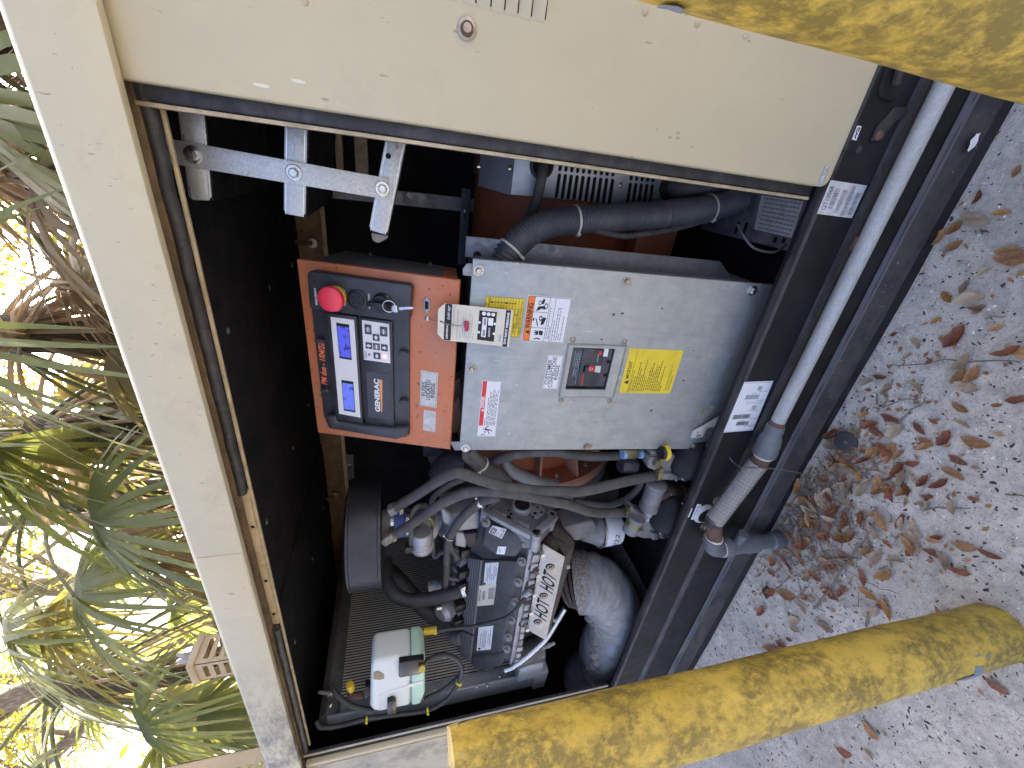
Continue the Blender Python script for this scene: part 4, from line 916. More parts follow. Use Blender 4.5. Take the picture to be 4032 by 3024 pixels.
lines(br1, GB, qq, [(.27, .05, .27, .8), (.52, .05, .52, .85)], .0012, M['ink_teal'], .0034)
for q in ((555, 58), (1280, 88), (388, 915), (1068, 922)): u, v = U(wP(*q)); bolt(cv, GB.w(u, v, .0002), GB.n, .0070, M['screw_old'], 'rivet', 'round')
# stickers on the cover
st, m = sticker(cv, GB, [wP(332, 755), wP(425, 285), wP(208, 278), wP(130, 748)], M['white'], 'connection_label')
lines(st, GB, m, [(.02, .05, .98, .05), (.02, .95, .98, .95), (.02, .05, .02, .95), (.98, .05, .98, .95)], .0008, M['ink_grey'])
lettering(st, GB, 'CUSTOMER', m(.13, .68), m(.87, .68), .0098, M['ink'], px=False, bold=.006)
lettering(st, GB, 'CONNECTIONS', m(.05, .40), m(.95, .40), .0098, M['ink'], px=False, bold=.006)
lettering(st, GB, 'INSIDE', m(.28, .12), m(.72, .12), .0098, M['ink'], px=False, bold=.006)
st, m = sticker(cv, GB, [wP(1918, 818), wP(2112, 215), wP(1355, 185), wP(1200, 808)], M['yellow_label'], 'important_notice')
lettering(st, GB, 'IMPORTANT', m(.34, .885), m(.73, .885), .0095, M['ink'], px=False, bold=.01)
flat(st, GB, [tuple(m(.21, .875)), tuple(m(.30, .875)), tuple(m(.255, .965))], M['ink'], .0009, 'warning_triangle')
lettering(st, GB, 'Before engine start up', m(.04, .80), m(.52, .80), .0075, M['ink_brown'], px=False)
lines(st, GB, m, [(0, .845, 1, .845)], .0008, M['ink_brown'])
rows = [(.05, .40), (.05, .72), (.05, .58), (.05, .44), (.05, .80), (.05, .40), (.06, .33), (.08, .60), (.08, .72), (.08, .52), (.08, .66), (.05, .64), (.05, .78), (.05, .28), (.05, .66), (.05, .20)]
fineprint(st, GB, m, [(a, b, .755-.036*i, .017) for i, (a, b) in enumerate(rows)], M['ink_brown'], seed=6)
lettering(st, GB, "See owner's manual for oil", m(.08, .10), m(.66, .10), .0068, M['ink_brown'], px=False); lettering(st, GB, 'recommendations', m(.08, .045), m(.44, .045), .0065, M['ink_brown'], px=False)
st, m = sticker(cv, GB, [wO(1345, 1600), wO(1600, 262), wO(303, 160), wO(110, 1525)], M['white'], 'warning_notice')
fb = lambda a, b, c_, d: [tuple(m(a, b)), tuple(m(c_, b)), tuple(m(c_, d)), tuple(m(a, d))]
flat(st, GB, fb(.015, .835, .985, .985), M['orange_label'], .0008, 'orange_band')
lettering(st, GB, 'WARNING', m(.29, .862), m(.84, .862), .0115, M['ink'], px=False, bold=.03)
flat(st, GB, [tuple(m(.17, .86)), tuple(m(.26, .86)), tuple(m(.215, .965))], M['ink'], .0010, 'warning_triangle')
lines(st, GB, m, [(.015, .835, .985, .835), (.015, .49, .985, .49), (.015, .36, .985, .36), (.015, .015, .985, .015), (.015, .985, .985, .985), (.015, .015, .015, .985), (.985, .015, .985, .985), (.32, .49, .32, .835), (.66, .49, .66, .835)], .0009, M['ink'])
def pict(par, fr, m, polys, mt=None, lift=.0010):
    for p in polys: flat(par, fr, [tuple(m(*q)) for q in p], mt or M['ink'], lift, 'pictogram')
ring = lambda cx, cy, r, k=.75, n=18: [(cx+r*math.cos(i*2*math.pi/n)*1.0, cy+r*k*math.sin(i*2*math.pi/n)) for i in range(n)]
hand = lambda x, y, s: [[(x-s*.5, y-s), (x+s*.4, y-s), (x+s*.55, y-s*.2), (x+s*.3, y), (x-s*.2, y-s*.1), (x-s*.55, y-s*.3)], [(x-s*.5, y+s*.05), (x+s*.35, y+s*.1), (x+s*.5, y+s*1.0), (x+s*.3, y+s*1.05), (x+s*.2, y+s*.5), (x+s*.05, y+s*1.15), (x-s*.1, y+s*1.1), (x-s*.12, y+s*.5), (x-s*.35, y+s*.95), (x-s*.48, y+s*.9)]]
pict(st, GB, m, hand(.21, .64, .10)+[[(.05, .60), (.08, .58), (.10, .66), (.07, .74), (.05, .72), (.075, .66)]])
pict(st, GB, m, [ring(.53, .64, .055), [(.36, .70), (.52, .76), (.52, .735), (.36, .675)], [(.40, .56), (.54, .51), (.56, .58), (.48, .62), (.38, .62)], [(.46, .80), (.52, .78), (.54, .81), (.47, .825)]])
pict(st, GB, m, [ring(.53, .64, .028)], M['white'], .0012)
pict(st, GB, m, [[(.68, .78), (.78, .74), (.80, .60), (.72, .56), (.74, .66), (.70, .72)], ring(.86, .71, .048), ring(.80, .56, .058), [(.84, .62), (.93, .60), (.95, .64), (.90, .67), (.83, .67)]])
pict(st, GB, m, [ring(.86, .71, .030), ring(.80, .56, .038)], M['white'], .0012)
fineprint(st, GB, m, [(.08, .78, .435, .022), (.08, .36, .385, .022), (.05, .50, .30, .022), (.06, .78, .245, .022), (.06, .80, .195, .022), (.08, .22, .145, .022), (.06, .60, .095, .022)], M['ink_grey'], seed=12)
st, m = sticker(cv, GB, [wQ(625, 1340), wQ(755, 212), wQ(362, 190), wQ(255, 1335)], M['white'], 'danger_notice')
flat(st, GB, fb(.205, .755, .985, .975), M['red_label'], .0008, 'red_band')
lettering(st, GB, 'DANGER', m(.53, .80), m(.73, .80), .0095, M['ink_white'], px=False, bold=.03, lift=.0012)
flat(st, GB, [tuple(m(.46, .79)), tuple(m(.515, .79)), tuple(m(.487, .945))], M['ink_white'], .0012, 'warning_triangle')
fineprint(st, GB, m, [(.22, .34, .66, .04), (.22, .72, .56, .04)]+[(.22, b, .56-.075*i-.075, .04) for i, b in enumerate((.82, .80, .86, .86, .80, .84))], M['ink_grey'], seed=15)
pict(st, GB, m, [ring(.135, .70, .012, 2.2), [(.125, .62), (.150, .60), (.140, .42), (.115, .42)], [(.118, .44), (.05, .34), (.045, .38), (.11, .48)], [(.13, .44), (.10, .22), (.112, .20), (.145, .42)], [(.14, .62), (.195, .44), (.20, .48), (.15, .66)], [(.12, .62), (.06, .64), (.06, .60), (.12, .58)], [(.02, .82), (.035, .82), (.05, .66), (.03, .62), (.025, .64), (.038, .68)]])
lines(st, GB, m, [(.205, .02, .205, .755), (.01, .02, .99, .02), (.01, .02, .01, .97), (.99, .02, .99, .97)], .0007, M['ink_grey'])
# voltage chart, mostly hidden by the hanging tag
st, m = sticker(cv, GB, [wN(2030, 1045), wN(2145, 205), wN(1290, 145), wN(1180, 985)], M['yellow_label'], 'voltage_chart')
lines(st, GB, m, [(0, .01, 1, .01), (1, 0, 1, 1), (0, .99, 1, .99), (.01, 0, .01, 1), (0, .075, 1, .075), (0, .15, 1, .15), (.73, .15, .73, .94)]+[(.0, .225+.074*i, 1, .225+.074*i) for i in range(10)], .0008, M['ink_brown'])
lettering(st, GB, 'PHASE', m(.78, .865), m(.98, .865), .0058, M['ink'], px=False)
for i, ch in enumerate('133331333'): lettering(st, GB, ch, m(.85, .80-.074*i), m(.885, .80-.074*i), .0058, M['ink'], px=False)
lettering(st, GB, 'OR', m(.78, .945), m(.85, .945), .0058, M['ink'], px=False)
lettering(st, GB, '231/400Y', m(.10, .165), m(.38, .165), .0058, M['ink'], px=False); lettering(st, GB, '50', m(.55, .165), m(.62, .165), .0058, M['ink'], px=False)
lettering(st, GB, 'D=DELTA, Y=WYE', m(.24, .092), m(.76, .092), .0058, M['ink'], px=False); lettering(st, GB, 'UNBALANCED LOAD CAPABILITY 25%', m(.08, .022), m(.92, .022), .0045, M['ink_brown'], px=False)
# peeling notice near the lower corner
uvs = [U(wS(*q)) for q in ((195, 1268), (455, 1245), (520, 1040), (650, 1010), (800, 760), (665, 740), (420, 970), (245, 1110))]
g = G(); vs = []
for (u, v) in uvs: vs.append(GB.w(u, v, .001+max(0, u-uvs[3][0]+.02)*.35))
g.add(vs, [list(range(len(vs)))]); pn = g.build('peeling_notice', M['cream'], cv, smooth=0)
qm2 = quadmap([U(wS(*q)) for q in ((455, 1245), (520, 1045), (270, 1085), (205, 1262))])
pict(pn, GB, lambda s, t: qm2(s, t), hand(.66, .42, .26)+[[(.14, .65), (.24, .60), (.30, .40), (.20, .25), (.14, .30), (.22, .42), (.18, .55), (.12, .55)]], lift=.0026)
flat(cv, GB, [U(wS(*q)) for q in ((250, 1070), (640, 720), (700, 620), (640, 600), (430, 700), (270, 960))], M['tan_dirty'], .0006, 'glue_residue')
for q, s in (((1008, 356), .006), ((688, 396), .008), ((748, 387), .009), ((1214, 631), .004), ((1146, 826), .007), ((935, 1022), .007), ((612, 558), .006), ((728, 785), .006)):
    u, v = U(wH(*q)); rnd = random.Random(int(q[0])); flat(cv, GB, [(u+s*.5*math.cos(a)*rnd.uniform(.4, 1), v+s*1.0*math.sin(a)*rnd.uniform(.3, .7)) for a in [i*math.pi/5 for i in range(10)]], M['rust'], .0007, 'scrape')

# ------------------------------------------------------------------ hanging instruction tag
tg = thing('instruction_tag', 'cream paper tag on a ball chain hanging over the grey cover', 'tag', eye)
To = at(*wN(1790, 1250), .118); Tt = at(*wN(240, 960), .140)
TA = at(*wN(1790, 1250), .120); TB_ = at(*wN(1880, 450), .120); TC = at(*wN(400, 305), .146); 
TF = Frame(TA, TB_-TA, TC-TB_)
def V(q): return TF.uv(wN(*q))
g = G(); g.poly(TF, [V(q) for q in ((1790, 1250), (1885, 450), (400, 300), (250, 425), (235, 965), (365, 1100))], -.0004, .0004); tp = g.build('paper', M['cream'], tg)
def tflat(par, qs, mt, l, nm): return flat(par, TF, [V(q) for q in qs], mt, l, nm)
b1 = tflat(tp, ((370, 1095), (520, 1105), (560, 315), (405, 305)), M['ink'], .0007, 'black_band')
b2 = tflat(tp, ((1645, 1235), (1745, 1248), (1840, 455), (1730, 445)), M['ink'], .0007, 'black_band')
lettering(tp, TF, 'GENERAC', wN(455, 1075), wN(470, 735), wN(415, 1070), M['ink_white'], .0011, .03)
lettering(tp, TF, 'QUIET-TEST', wN(495, 660), wN(520, 350), wN(448, 655), M['ink_white'], .0011, .02, .3)
lettering(tp, TF, 'DO NOT REMOVE', wN(1715, 1190), wN(1810, 505), wN(1668, 1185), M['ink_white'], .0011, .045)
lettering(tp, TF, 'H-100 CONTROLLER', wN(585, 860), wN(620, 340), wN(560, 860), M['ink_grey'], .0009, .01)
qt = quadmap([V(q) for q in ((1030, 1125), (1120, 420), (640, 345), (600, 1100))])
fineprint(tp, TF, lambda s, t: qt(s, t), [(.03, .9, .86, .05), (.03, .25, .72, .05), (.1, .75, .60, .045), (.1, .5, .50, .045), (.05, .3, .40, .045), (.05, .85, .28, .045), (.1, .8, .18, .04), (.05, .25, .06, .045)], M['ink_faint'], .0009, seed=21)
dp = tflat(tp, ((1095, 1090), (1460, 1135), (1535, 490), (1150, 450)), M['ink'], .0007, 'panel_picture')
for qs in (((1180, 1020), (1280, 1040), (1325, 610), (1225, 600)), ((1335, 775), (1440, 790), (1455, 625), (1345, 615))): tflat(dp, qs, M['ink_white'], .0010, 'picture_block')
for qs in (((1215, 1005), (1262, 1010), (1270, 875), (1225, 870)), ((1240, 770), (1285, 775), (1298, 630), (1250, 625))): tflat(dp, qs, M['ink_grey'], .0013, 'picture_block')
for c_, r_ in (((1250, 520), .0045), ((1350, 535), .0042), ((1450, 545), .0042), ((1135, 925), .003), ((1150, 715), .003), ((1462, 960), .003), ((1485, 745), .003)):
    u, v = V(c_); flat(dp, TF, [(u+r_*math.cos(i*math.pi/8), v+r_*math.sin(i*math.pi/8)) for i in range(16)], M['ink_white'], .0010, 'picture_dot')
lettering(dp, TF, 'GENERAC', wN(1375, 1035), wN(1385, 830), wN(1335, 1030), M['ink_white'], .0012, .02)
tflat(tp, ((1560, 1130), (1605, 1135), (1625, 985), (1575, 980)), M['ink_faint'], .0008, 'picture_block')
hole = TF.w(*V((312, 695)), .001); cl = TF.w(*V((760, 770)), .006)
g = G(); ch = spline([eye, eye.lerp(hole, .5)+TF.n*.004, hole, TF.w(*V((480, 755)), .003), cl], 14)
for p in ch: g.lathe(p-Vector((0, 0, .0012)), p+Vector((0, 0, .0012)), [(0, .0003), (.5, .0012), (1, .0003)], 6)
g.build('ball_chain', M['screw_old'], tg)
g = G(); g.disc(TF, *V((312, 695)), .0022, .0004, .0006, 12); g.build('eyelet', M['hole_shade'], tg)
g = G(); g.pxpoly(TF, [wN(835, 915), wN(912, 905), wN(918, 712), wN(815, 700), wN(812, 790)], .002, .009); g.build('red_clip', M['maroon'], tg, bev=.001)
# ------------------------------------------------------------------ galvanised bracket rack behind the panel
rk = thing('bracket_rack', 'galvanised strip bolting three channel ends together beneath the roof', 'bracket', (-.05, .12, 1.1))
def slab(pxs, Y, th):
    g = G(); g.prism([at(*p, Y) for p in pxs], (0, th, 0)); return g
hs = slab([(596, 632), (1526, 786), (1528, 702), (596, 533)], .100, .003).build('hanger_strip', M['galv'], rk, bev=.0006)
def channel(pxs, Y, depth, name='channel'):
    P4 = [at(*p, Y) for p in pxs]                         # lower-left, lower-right, upper-right, upper-left
    P4[1] = P4[0]+(P4[1]-P4[0])*1.25; P4[2] = P4[3]+(P4[2]-P4[3])*1.25
    g = G(); c = .010; e = (P4[1]-P4[0]).normalized(); f = (P4[3]-P4[0]).normalized()
    g.prism([P4[0]+e*c*.6, P4[1], P4[2], P4[3]+e*c*.6, P4[3]-f*c*.6, P4[0]+f*c*.6], (0, .0025, 0))
    ch = g.build(name, M['galv'], rk, bev=.0005)
    g = G(); a, b = P4[0]-Vector((0, 0, .002)), P4[1]-Vector((0, 0, .002)); dv = Vector((0, depth, 0))
    g.prism([a, b, b+dv, a+dv], (0, 0, .002)); g.build('under_flange', M['blackpaint'], ch)  # black stands in for shade on the galvanised channel's underside
    g = G(); n = e.cross(f); l0, l1 = P4[0]+f*.006+n*.0003, P4[1]+f*.006+n*.0003
    for o_ in (.10, .90):
        q0 = P4[0].lerp(P4[3], o_)+n*.0004; q1 = P4[1].lerp(P4[2], o_)+n*.0004; g.prism([q0-f*.0006, q1-f*.0006, q1+f*.0006, q0+f*.0006], n*.0003)
    g.build('fold_line', M['alum_bright'], ch); return ch
channel([(835, 790), (802, 420), (696, 405), (744, 787)], .106, .34)
channel([(1202, 856), (1211, 480), (1120, 468), (1117, 841)], .106, .34)
c3 = channel([(1524, 926), (1603, 541), (1521, 529), (1452, 904)], .106, .02)
for q in ((761, 609), (1158, 680), (1506, 743)): bolt(rk, at(*q, .0995), (0, -1, 0), .0125, M['screw'], 'bolt', 'hex')
p = at(*w7(1048, 316), .1055); g = G(); g.cyl(p, p+Vector((0, -.0008, 0)), .0045, None, 14); g.build('rivet_hole', M['hole_shade'], c3)
g = G(); a = at(*w7(860, 1150), .112); b = at(*w7(1050, 1180), .112); c = at(*w7(1040, 1215), .112); d = at(*w7(940, 1268), .112); e = at(*w7(875, 1240), .112)
g.prism([e, d, c, b, a], (0, .03, 0)); g.build('foam_strip', M['wool'], rk, bev=.004)
for px in (w7(315, 350), w7(438, 300)[:0] or (1256, 625)):
    bolt(enc, at(*px, .34), (-.3, -1, .1), .010, M['screw_old'], 'lining_pin', 'round')
# box beam the strip hangs from, deep in the shade

# ------------------------------------------------------------------ alternator
alt = thing('alternator', 'dusty orange cylindrical alternator behind the grey connection box', 'alternator', (-.35, .55, .3))
AX, AZ, AYc, AR = 0, .70, .69, .27
g = G(); g.lathe((-.70, AYc, AZ), (.06, AYc, AZ), [(0, AR*.98), (.02, AR), (.12, AR), (.125, AR*.97), (.9, AR*.97), (.91, AR), (1, AR)], 64); g.build('body', M['orange_cast'], alt)
g = G(); g.box(-.60, -.45, AYc-.20, AYc+.2, .30, .46); g.build('mounting_foot', M['orange_cast'], alt, bev=.01)
g = G(); g.box(-.22, -.06, AYc-.24, AYc-.1, .36, .50); g.build('mounting_foot', M['orange_cast'], alt, bev=.01)
# bell housing with ribs and flange bolts, towards the engine
BX0, BX1 = -1.02, -.70
fc = atX(*w3(120, 640), BX0+.03); RB = (Vector((fc.y, fc.z))-Vector((AYc, AZ))).length
top = atX(*w2(1400, 400), BX0+.03); 
g = G(); g.lathe((BX1, AYc, AZ), (BX0, AYc, AZ), [(0, AR*.80), (.25, AR*.84), (.60, RB*.80), (.80, RB*.86), (.82, RB*1.08), (.95, RB*1.08), (1, RB*1.05)], 72); g.build('bell_housing', M['orange_cast'], alt)
g = G(); g.lathe((BX0+.055, AYc, AZ), (BX0+.015, AYc, AZ), [(0, RB*1.082), (.2, RB*1.10), (.9, RB*1.10), (1, RB*1.08)], 72); g.build('flange_rim', M['orange_edge'], alt)
for i in range(15):
    a = 2*math.pi*(i+.35)/15; yy, zz = math.cos(a), math.sin(a)
    def P2(x, r): return Vector((x, AYc+yy*r, AZ+zz*r))
    t = Vector((0, -zz, yy))*.005
    g = G(); q = [P2(BX0+.06, RB*.80), P2(BX0+.058, RB*1.06), P2(BX1-.10, RB*.90), P2(BX1-.02, AR*.9), P2(BX1-.02, AR*.75)]
    g.prism([p-t for p in q], t*2); g.build('rib', M['orange_edge'], alt, bev=.0015)
    a2 = 2*math.pi*(i+.85)/15
    bolt(alt, Vector((BX0+.057, AYc+math.cos(a2)*RB*.98, AZ+math.sin(a2)*RB*.98)), (1, 0, 0), .013, M['screw'], 'bolt', 'flange')
g = G(); g.lathe((BX0+.012, AYc, AZ), (BX0-.05, AYc, AZ), [(0, RB*1.06), (.2, RB*1.12), (1, RB*1.12)], 72); g.build('adapter_ring', M['alum_dull'], alt)

# grey ventilated end cover
AF = Frame((0, .37, 0), (1, 0, 0), (0, 0, 1)); acv = thing('alternator_cover', 'grey sheet metal cover with rows of vent slots beside the corrugated hose', 'cover', (.1, .5, .3))
cl_, cb_ = AF.uv(w5(480, 640)), AF.uv(w5(1800, 752)); ct_ = AF.uv(w5(520, 150))
ztop = (cl_[1]+ct_[1])/2
g = G(); g.poly(AF, [(cl_[0], ztop), (.40, ztop), (.40, .30), (cb_[0]+.004, .30), (cb_[0], cb_[1])], -.004, 0); fcv = g.build('front_sheet', M['steel_grey'], acv, bev=.0015)
ba = at(*w5(110, 540), .50); g = G(); a = AF.w(cl_[0], ztop+.0015, 0); b = AF.w(.40, ztop+.0015, 0)
g.prism([a, b, Vector((.40, ba.y, ba.z)), Vector((ba.x, ba.y, ba.z))], Vector((0, .003, .003))); g.build('sloped_sheet', M['steel_grey'], acv)
g = G(); g.prism([AF.w(cl_[0]+.001, ztop, -.002), AF.w(cb_[0]+.005, .30, -.002), AF.w(cb_[0]+.005, .30, -.30), AF.w(cl_[0]+.001, ztop, -.30)], (.002, 0, 0)); g.build('side_sheet', M['steel_grey'], acv)
for q in ((465, 335), (105, 310), (1743, 530)):
    u, v = AF.uv(w5(*q)); bolt(acv, AF.w(u, v, .001), AF.n, .006, M['screw'], 'screw', 'round')
def slot(pa, pb, wpx):
    ua, va = AF.uv(pa); ub, vb = AF.uv(pb); hw = abs(AF.uv((pa[0]+wpx, pa[1]))[1]-va)/2; a = Vector((ua, va)); b = Vector((ub, vb)); d = (b-a).normalized(); e = Vector((-d.y, d.x))
    pts = [tuple(a-d*hw*0+hw*(-d*math.sin(t)-e*math.cos(t))) for t in [i*math.pi/6 for i in range(7)]]+[tuple(b+hw*(d*math.sin(t)+e*math.cos(t))) for t in [i*math.pi/6 for i in range(7)]]
    g = G(); g.poly(AF, pts, .0003, .0009); g.build('vent_slot', M['hole_shade'], fcv, smooth=0)
for i in range(10):
    x = 1005+i*68.5; y = 660+i*6.8
    slot(w5(x-2, y), w5(x+34, y-246), 13); slot(w5(x+40, y-316), w5(x+68, y-500), 13)
for i in range(5):
    x = 1828+i*64; y = 735+i*5
    slot(w5(x-2, y+20), w5(x+34, y-216), 12); slot(w5(x+44, y-282), w5(x+60, y-480), 12)
u, v = AF.uv(w5(832, 300)); g = G(); g.lathe(AF.w(u, v, .0005), AF.w(u, v, .008), [(0, .031), (.5, .031), (1, .026)], 28); gm = g.build('cable_grommet', M['rubber_black'], acv)
g = G(); g.disc(AF, u, v, .0245, .0081, .0085, 24); g.build('grommet_hole', M['hole_shade'], gm)
u, v = AF.uv(w6(420, 260)); g = G(); g.lathe(AF.w(u, v, .0005), AF.w(u, v, .006), [(0, .036), (1, .034)], 28); g.build('knockout_ring', M['plastic_dark'], acv)

def hose(name, label, pts, r, mt, cat='hose', n=10, sides=14, group=None, parent=None):
    g = G(); g.tube(spline(pts, n), r, sides)
    o = g.build(name, mt, parent); 
    return tag(o, label, cat, group) if parent is None else o
hose('power_cable', 'grey sleeved cable entering the round hole of the vented cover', [at(*w5(845, 270), .385), at(*w5(850, 330), .345), at(*w5(825, 480), .325), at(*w5(790, 640), .34), at(*w5(745, 780), .36), at(*w5(680, 930), .40)], .0125, M['rubber'], 'cable')
# corrugated conduit with cable ties
cpts = [at(*w5(390, 1430), .235), at(*w5(470, 1290), .235), at(*w5(640, 1120), .245), at(*w5(900, 985), .255), at(*w5(1245, 935), .26), at(*w5(1700, 905), .265), at(*w5(2180, 872), .27), at(*w6(400, 560), .275), at(*w6(860, 500), .285), at(*w6(1180, 420), .30), at(*w6(1420, 350), .32), at(*w6(1600, 300), .35)]
sp = spline(cpts, 40)
L = [0]
for i in range(1, len(sp)): L.append(L[-1]+(sp[i]-sp[i-1]).length)
fine = []; step = .0016; s = 0; j = 0
while s < L[-1]:
    while L[j+1] < s: j += 1
    t = (s-L[j])/max(1e-9, L[j+1]-L[j]); fine.append(sp[j].lerp(sp[j+1], t)); s += step
con = thing('corrugated_conduit', 'black corrugated flexible conduit curving from the connection box', 'conduit', sp[len(sp)//2])
CR = .0335
g = G(); g.tube(fine, [CR-.0044*(0 if (i % 5) in (1, 2) else (1 if (i % 5) in (4, 3) else .5)) for i in range(len(fine))], 26, cap=False); g.build('conduit_sleeve', M['conduit'], con, smooth=80)
def tie(parent, path, i, r, mt, wd=.004, tail=(1, -1)):
    p = path[i]; t = (path[min(i+3, len(path)-1)]-path[max(i-3, 0)]).normalized()
    g = G(); g.lathe(p-t*wd, p+t*wd, [(0, r), (0, r+.0014), (1, r+.0014), (1, r)], 30, cap=False)
    to = (CAMPOS-p); to = (to-t*to.dot(t)).normalized(); sd = t.cross(to)*tail[0]; nrm = (to*.45+sd*.9).normalized()
    g.obox(p+nrm*(r+.003), t*.0035, nrm.cross(t)*.0055, nrm*.0035); return g.build('cable_tie', mt, parent, bev=.0004)
def near(path, px, Y):
    q = at(*px, Y); return min(range(len(path)), key=lambda k: (path[k]-q).length)
for px, Y in ((w5(480, 1280), .235), (w5(1225, 935), .26), (w6(860, 510), .285), (w6(1270, 400), .30)): tie(con, fine, near(fine, px, Y), CR, M['tie'], .0028)
c2p = spline([at(*w6(440, 250), .375), at(*w6(560, 270), .345), at(*w6(760, 260), .33), at(*w6(950, 250), .34)], 60)
g = G(); g.tube(c2p, [.026-.002*(i % 5 > 2) for i in range(len(c2p))], 22); co2 = g.build('corrugated_conduit', M['conduit'], smooth=80)
tag(co2, 'short corrugated conduit stub leaving the vented cover behind the larger one', 'conduit')
o = hose('grey_cable', 'thin printed cable tied under the corrugated conduit', [at(*w5(1450, 1050), .25), at(*w5(1700, 1108), .25), at(*w5(1850, 1118), .25), at(*w5(2050, 1090), .255), at(*w6(200, 790), .26), at(*w6(560, 715), .27), at(*w6(900, 620), .28)], .0075, M['rubber'], 'cable')

# ------------------------------------------------------------------ battery behind the rail
bt = thing('battery', 'dusty grey battery with a white caution sheet beside the base rail', 'battery', (-.1, .3, .21))
ZB = .30
q = [atZ(*w6(*p), ZB) for p in ((1000, 620), (1440, 350), (2100, 420), (1760, 985), (760, 745))]
g = G(); pts = [atZ(*w6(*p), ZB) for p in ((740, 745), (1765, 1000), (2080, 200), (1100, 120))]
g.prism(pts, (0, 0, -.08)); g.build('case', M['battery'], bt, bev=.006)
BT = Frame(pts[0]+Vector((0, 0, .0)), (1, 0, 0), (0, 1, 0))
st, m = sticker(bt, BT, [w6(1815, 845), w6(1960, 420), w6(1470, 350), w6(1385, 745)], M['white_dirty'], 'caution_sheet')
fineprint(st, BT, lambda s, t: m(t, s), [(.04, .9, .06+.12*i, .05) for i in range(8)], M['ink_grey'], seed=31)
for a, b in (((1165, 800), (1215, 660)), ((1265, 790), (1305, 670)), ((1620, 900), (1640, 830)), ((1715, 905), (1745, 845))):
    pa, pb = BT.uv(w6(*a)), BT.uv(w6(*b)); g = G(); d = (Vector(pb)-Vector(pa)).normalized(); e = Vector((-d.y, d.x))*.005
    g.poly(BT, [tuple(Vector(pa)-e), tuple(Vector(pb)-e), tuple(Vector(pb)+e), tuple(Vector(pa)+e)], .0004, .0012); g.build('case_groove', M['hole_shade'], bt)
hose('ground_wire', 'thin grey wire looping off the battery edge', [at(*w6(1190, 690), .16), at(*w6(1260, 820), .13), at(*w6(1380, 960), .11), at(*w6(1580, 1012), .10), at(*w6(1700, 970), .10), at(*w6(1800, 890), .12)], .0028, M['wire'], 'wire', sides=8)
# ------------------------------------------------------------------ radiator across the far end
RX = -1.84; RF = Frame((RX, 0, 0), (0, 1, 0), (0, 0, 1))
radi = thing('radiator', 'tall finned radiator in a grey steel frame across the enclosure end', 'radiator', (RX, .55, .6))
Yf = RF.uv((1700, 2735))[0]; zT = RF.uv(wF(555, 1205))[1]; zTop = RF.uv(wF(420, 1290))[1]; zB_ = RF.uv((2110, 2680))[1]
Y0c = Yf+.045; Y1c = .99
g = G(); g.box(RX-.06, RX-.012, Y0c-.01, Y1c, zB_+.02, zT+.005); g.build('core', M['core'], radi)
nt_ = 72
tm = None
for i in range(nt_):                                     # every tube of the core is its own piece
    y = Y0c+(Y1c-Y0c)*(i+.3)/nt_
    if tm is None:
        g = G(); g.box(.0015, .0045, -.0024, .0024, zB_+.02, zT); tm = g.mesh('core_tube', Matrix.Identity(4), 0, 0); tm.materials.append(M['fin'])
    link('core_tube', tm, radi, Matrix.Translation((RX-.008, y, 0)))
g = G(); secs = []
for y in (Yf-.005, 1.01): secs.append([Vector((RX-.07, y, zTop+.005)), Vector((RX+.012, y, zTop-.002)), Vector((RX+.030, y, zTop-.030)), Vector((RX+.012, y, zT+.012)), Vector((RX-.005, y, zT-.002)), Vector((RX-.07, y, zT-.002))])
g.loft(secs); g.build('tank', M['radgrey'], radi, bev=.004)
g = G(); g.box(RX-.08, RX+.002, Yf, Yf+.045, zB_-.012, zT-.001); fr_ = g.build('frame_post', M['steel_grey'], radi, bev=.003)
g = G(); g.box(RX-.082, RX+.016, Yf-.012, Yf-.001, zB_-.010, zTop-.03); g.build('frame_flange', M['steel_grey'], radi, bev=.003)
g = G(); g.box(RX+.003, RX+.0065, Yf-.010, Yf+.002, zB_-.006, zTop-.05); g.build('bright_edge', M['alum_bright'], radi, bev=.001)
g = G(); p = atX(*wF(1480, 1060), RX+.02); g.box(RX-.09, RX+.03, Yf-.02, Y1c, zB_-.055, zB_-.0); g.build('frame_foot', M['steel_grey'], radi, bev=.004)
for q in ((1150, 1157), (1566, 1072), (1420, 1140), (1488, 1130)):
    pp = atX(*wF(*q), RX+.018); bolt(radi, pp, (1, 0, 0), .006, M['screw'], 'rivet', 'round')
p = atX(*wF(480, 1258), RX+.022); bolt(radi, p, (1, -.2, .5), .012, M['screw'], 'bolt', 'round')
p = atX(*wF(480, 1190), RX+.022); bolt(radi, p, (1, -.2, .5), .013, M['screw'], 'bolt', 'hex')
g = G(); g.cyl(p+Vector((.01, 0, .0)), p+Vector((.03, .0, .035)), .008, .006, 12); g.build('bleed_valve', M['alum_dull'], radi)
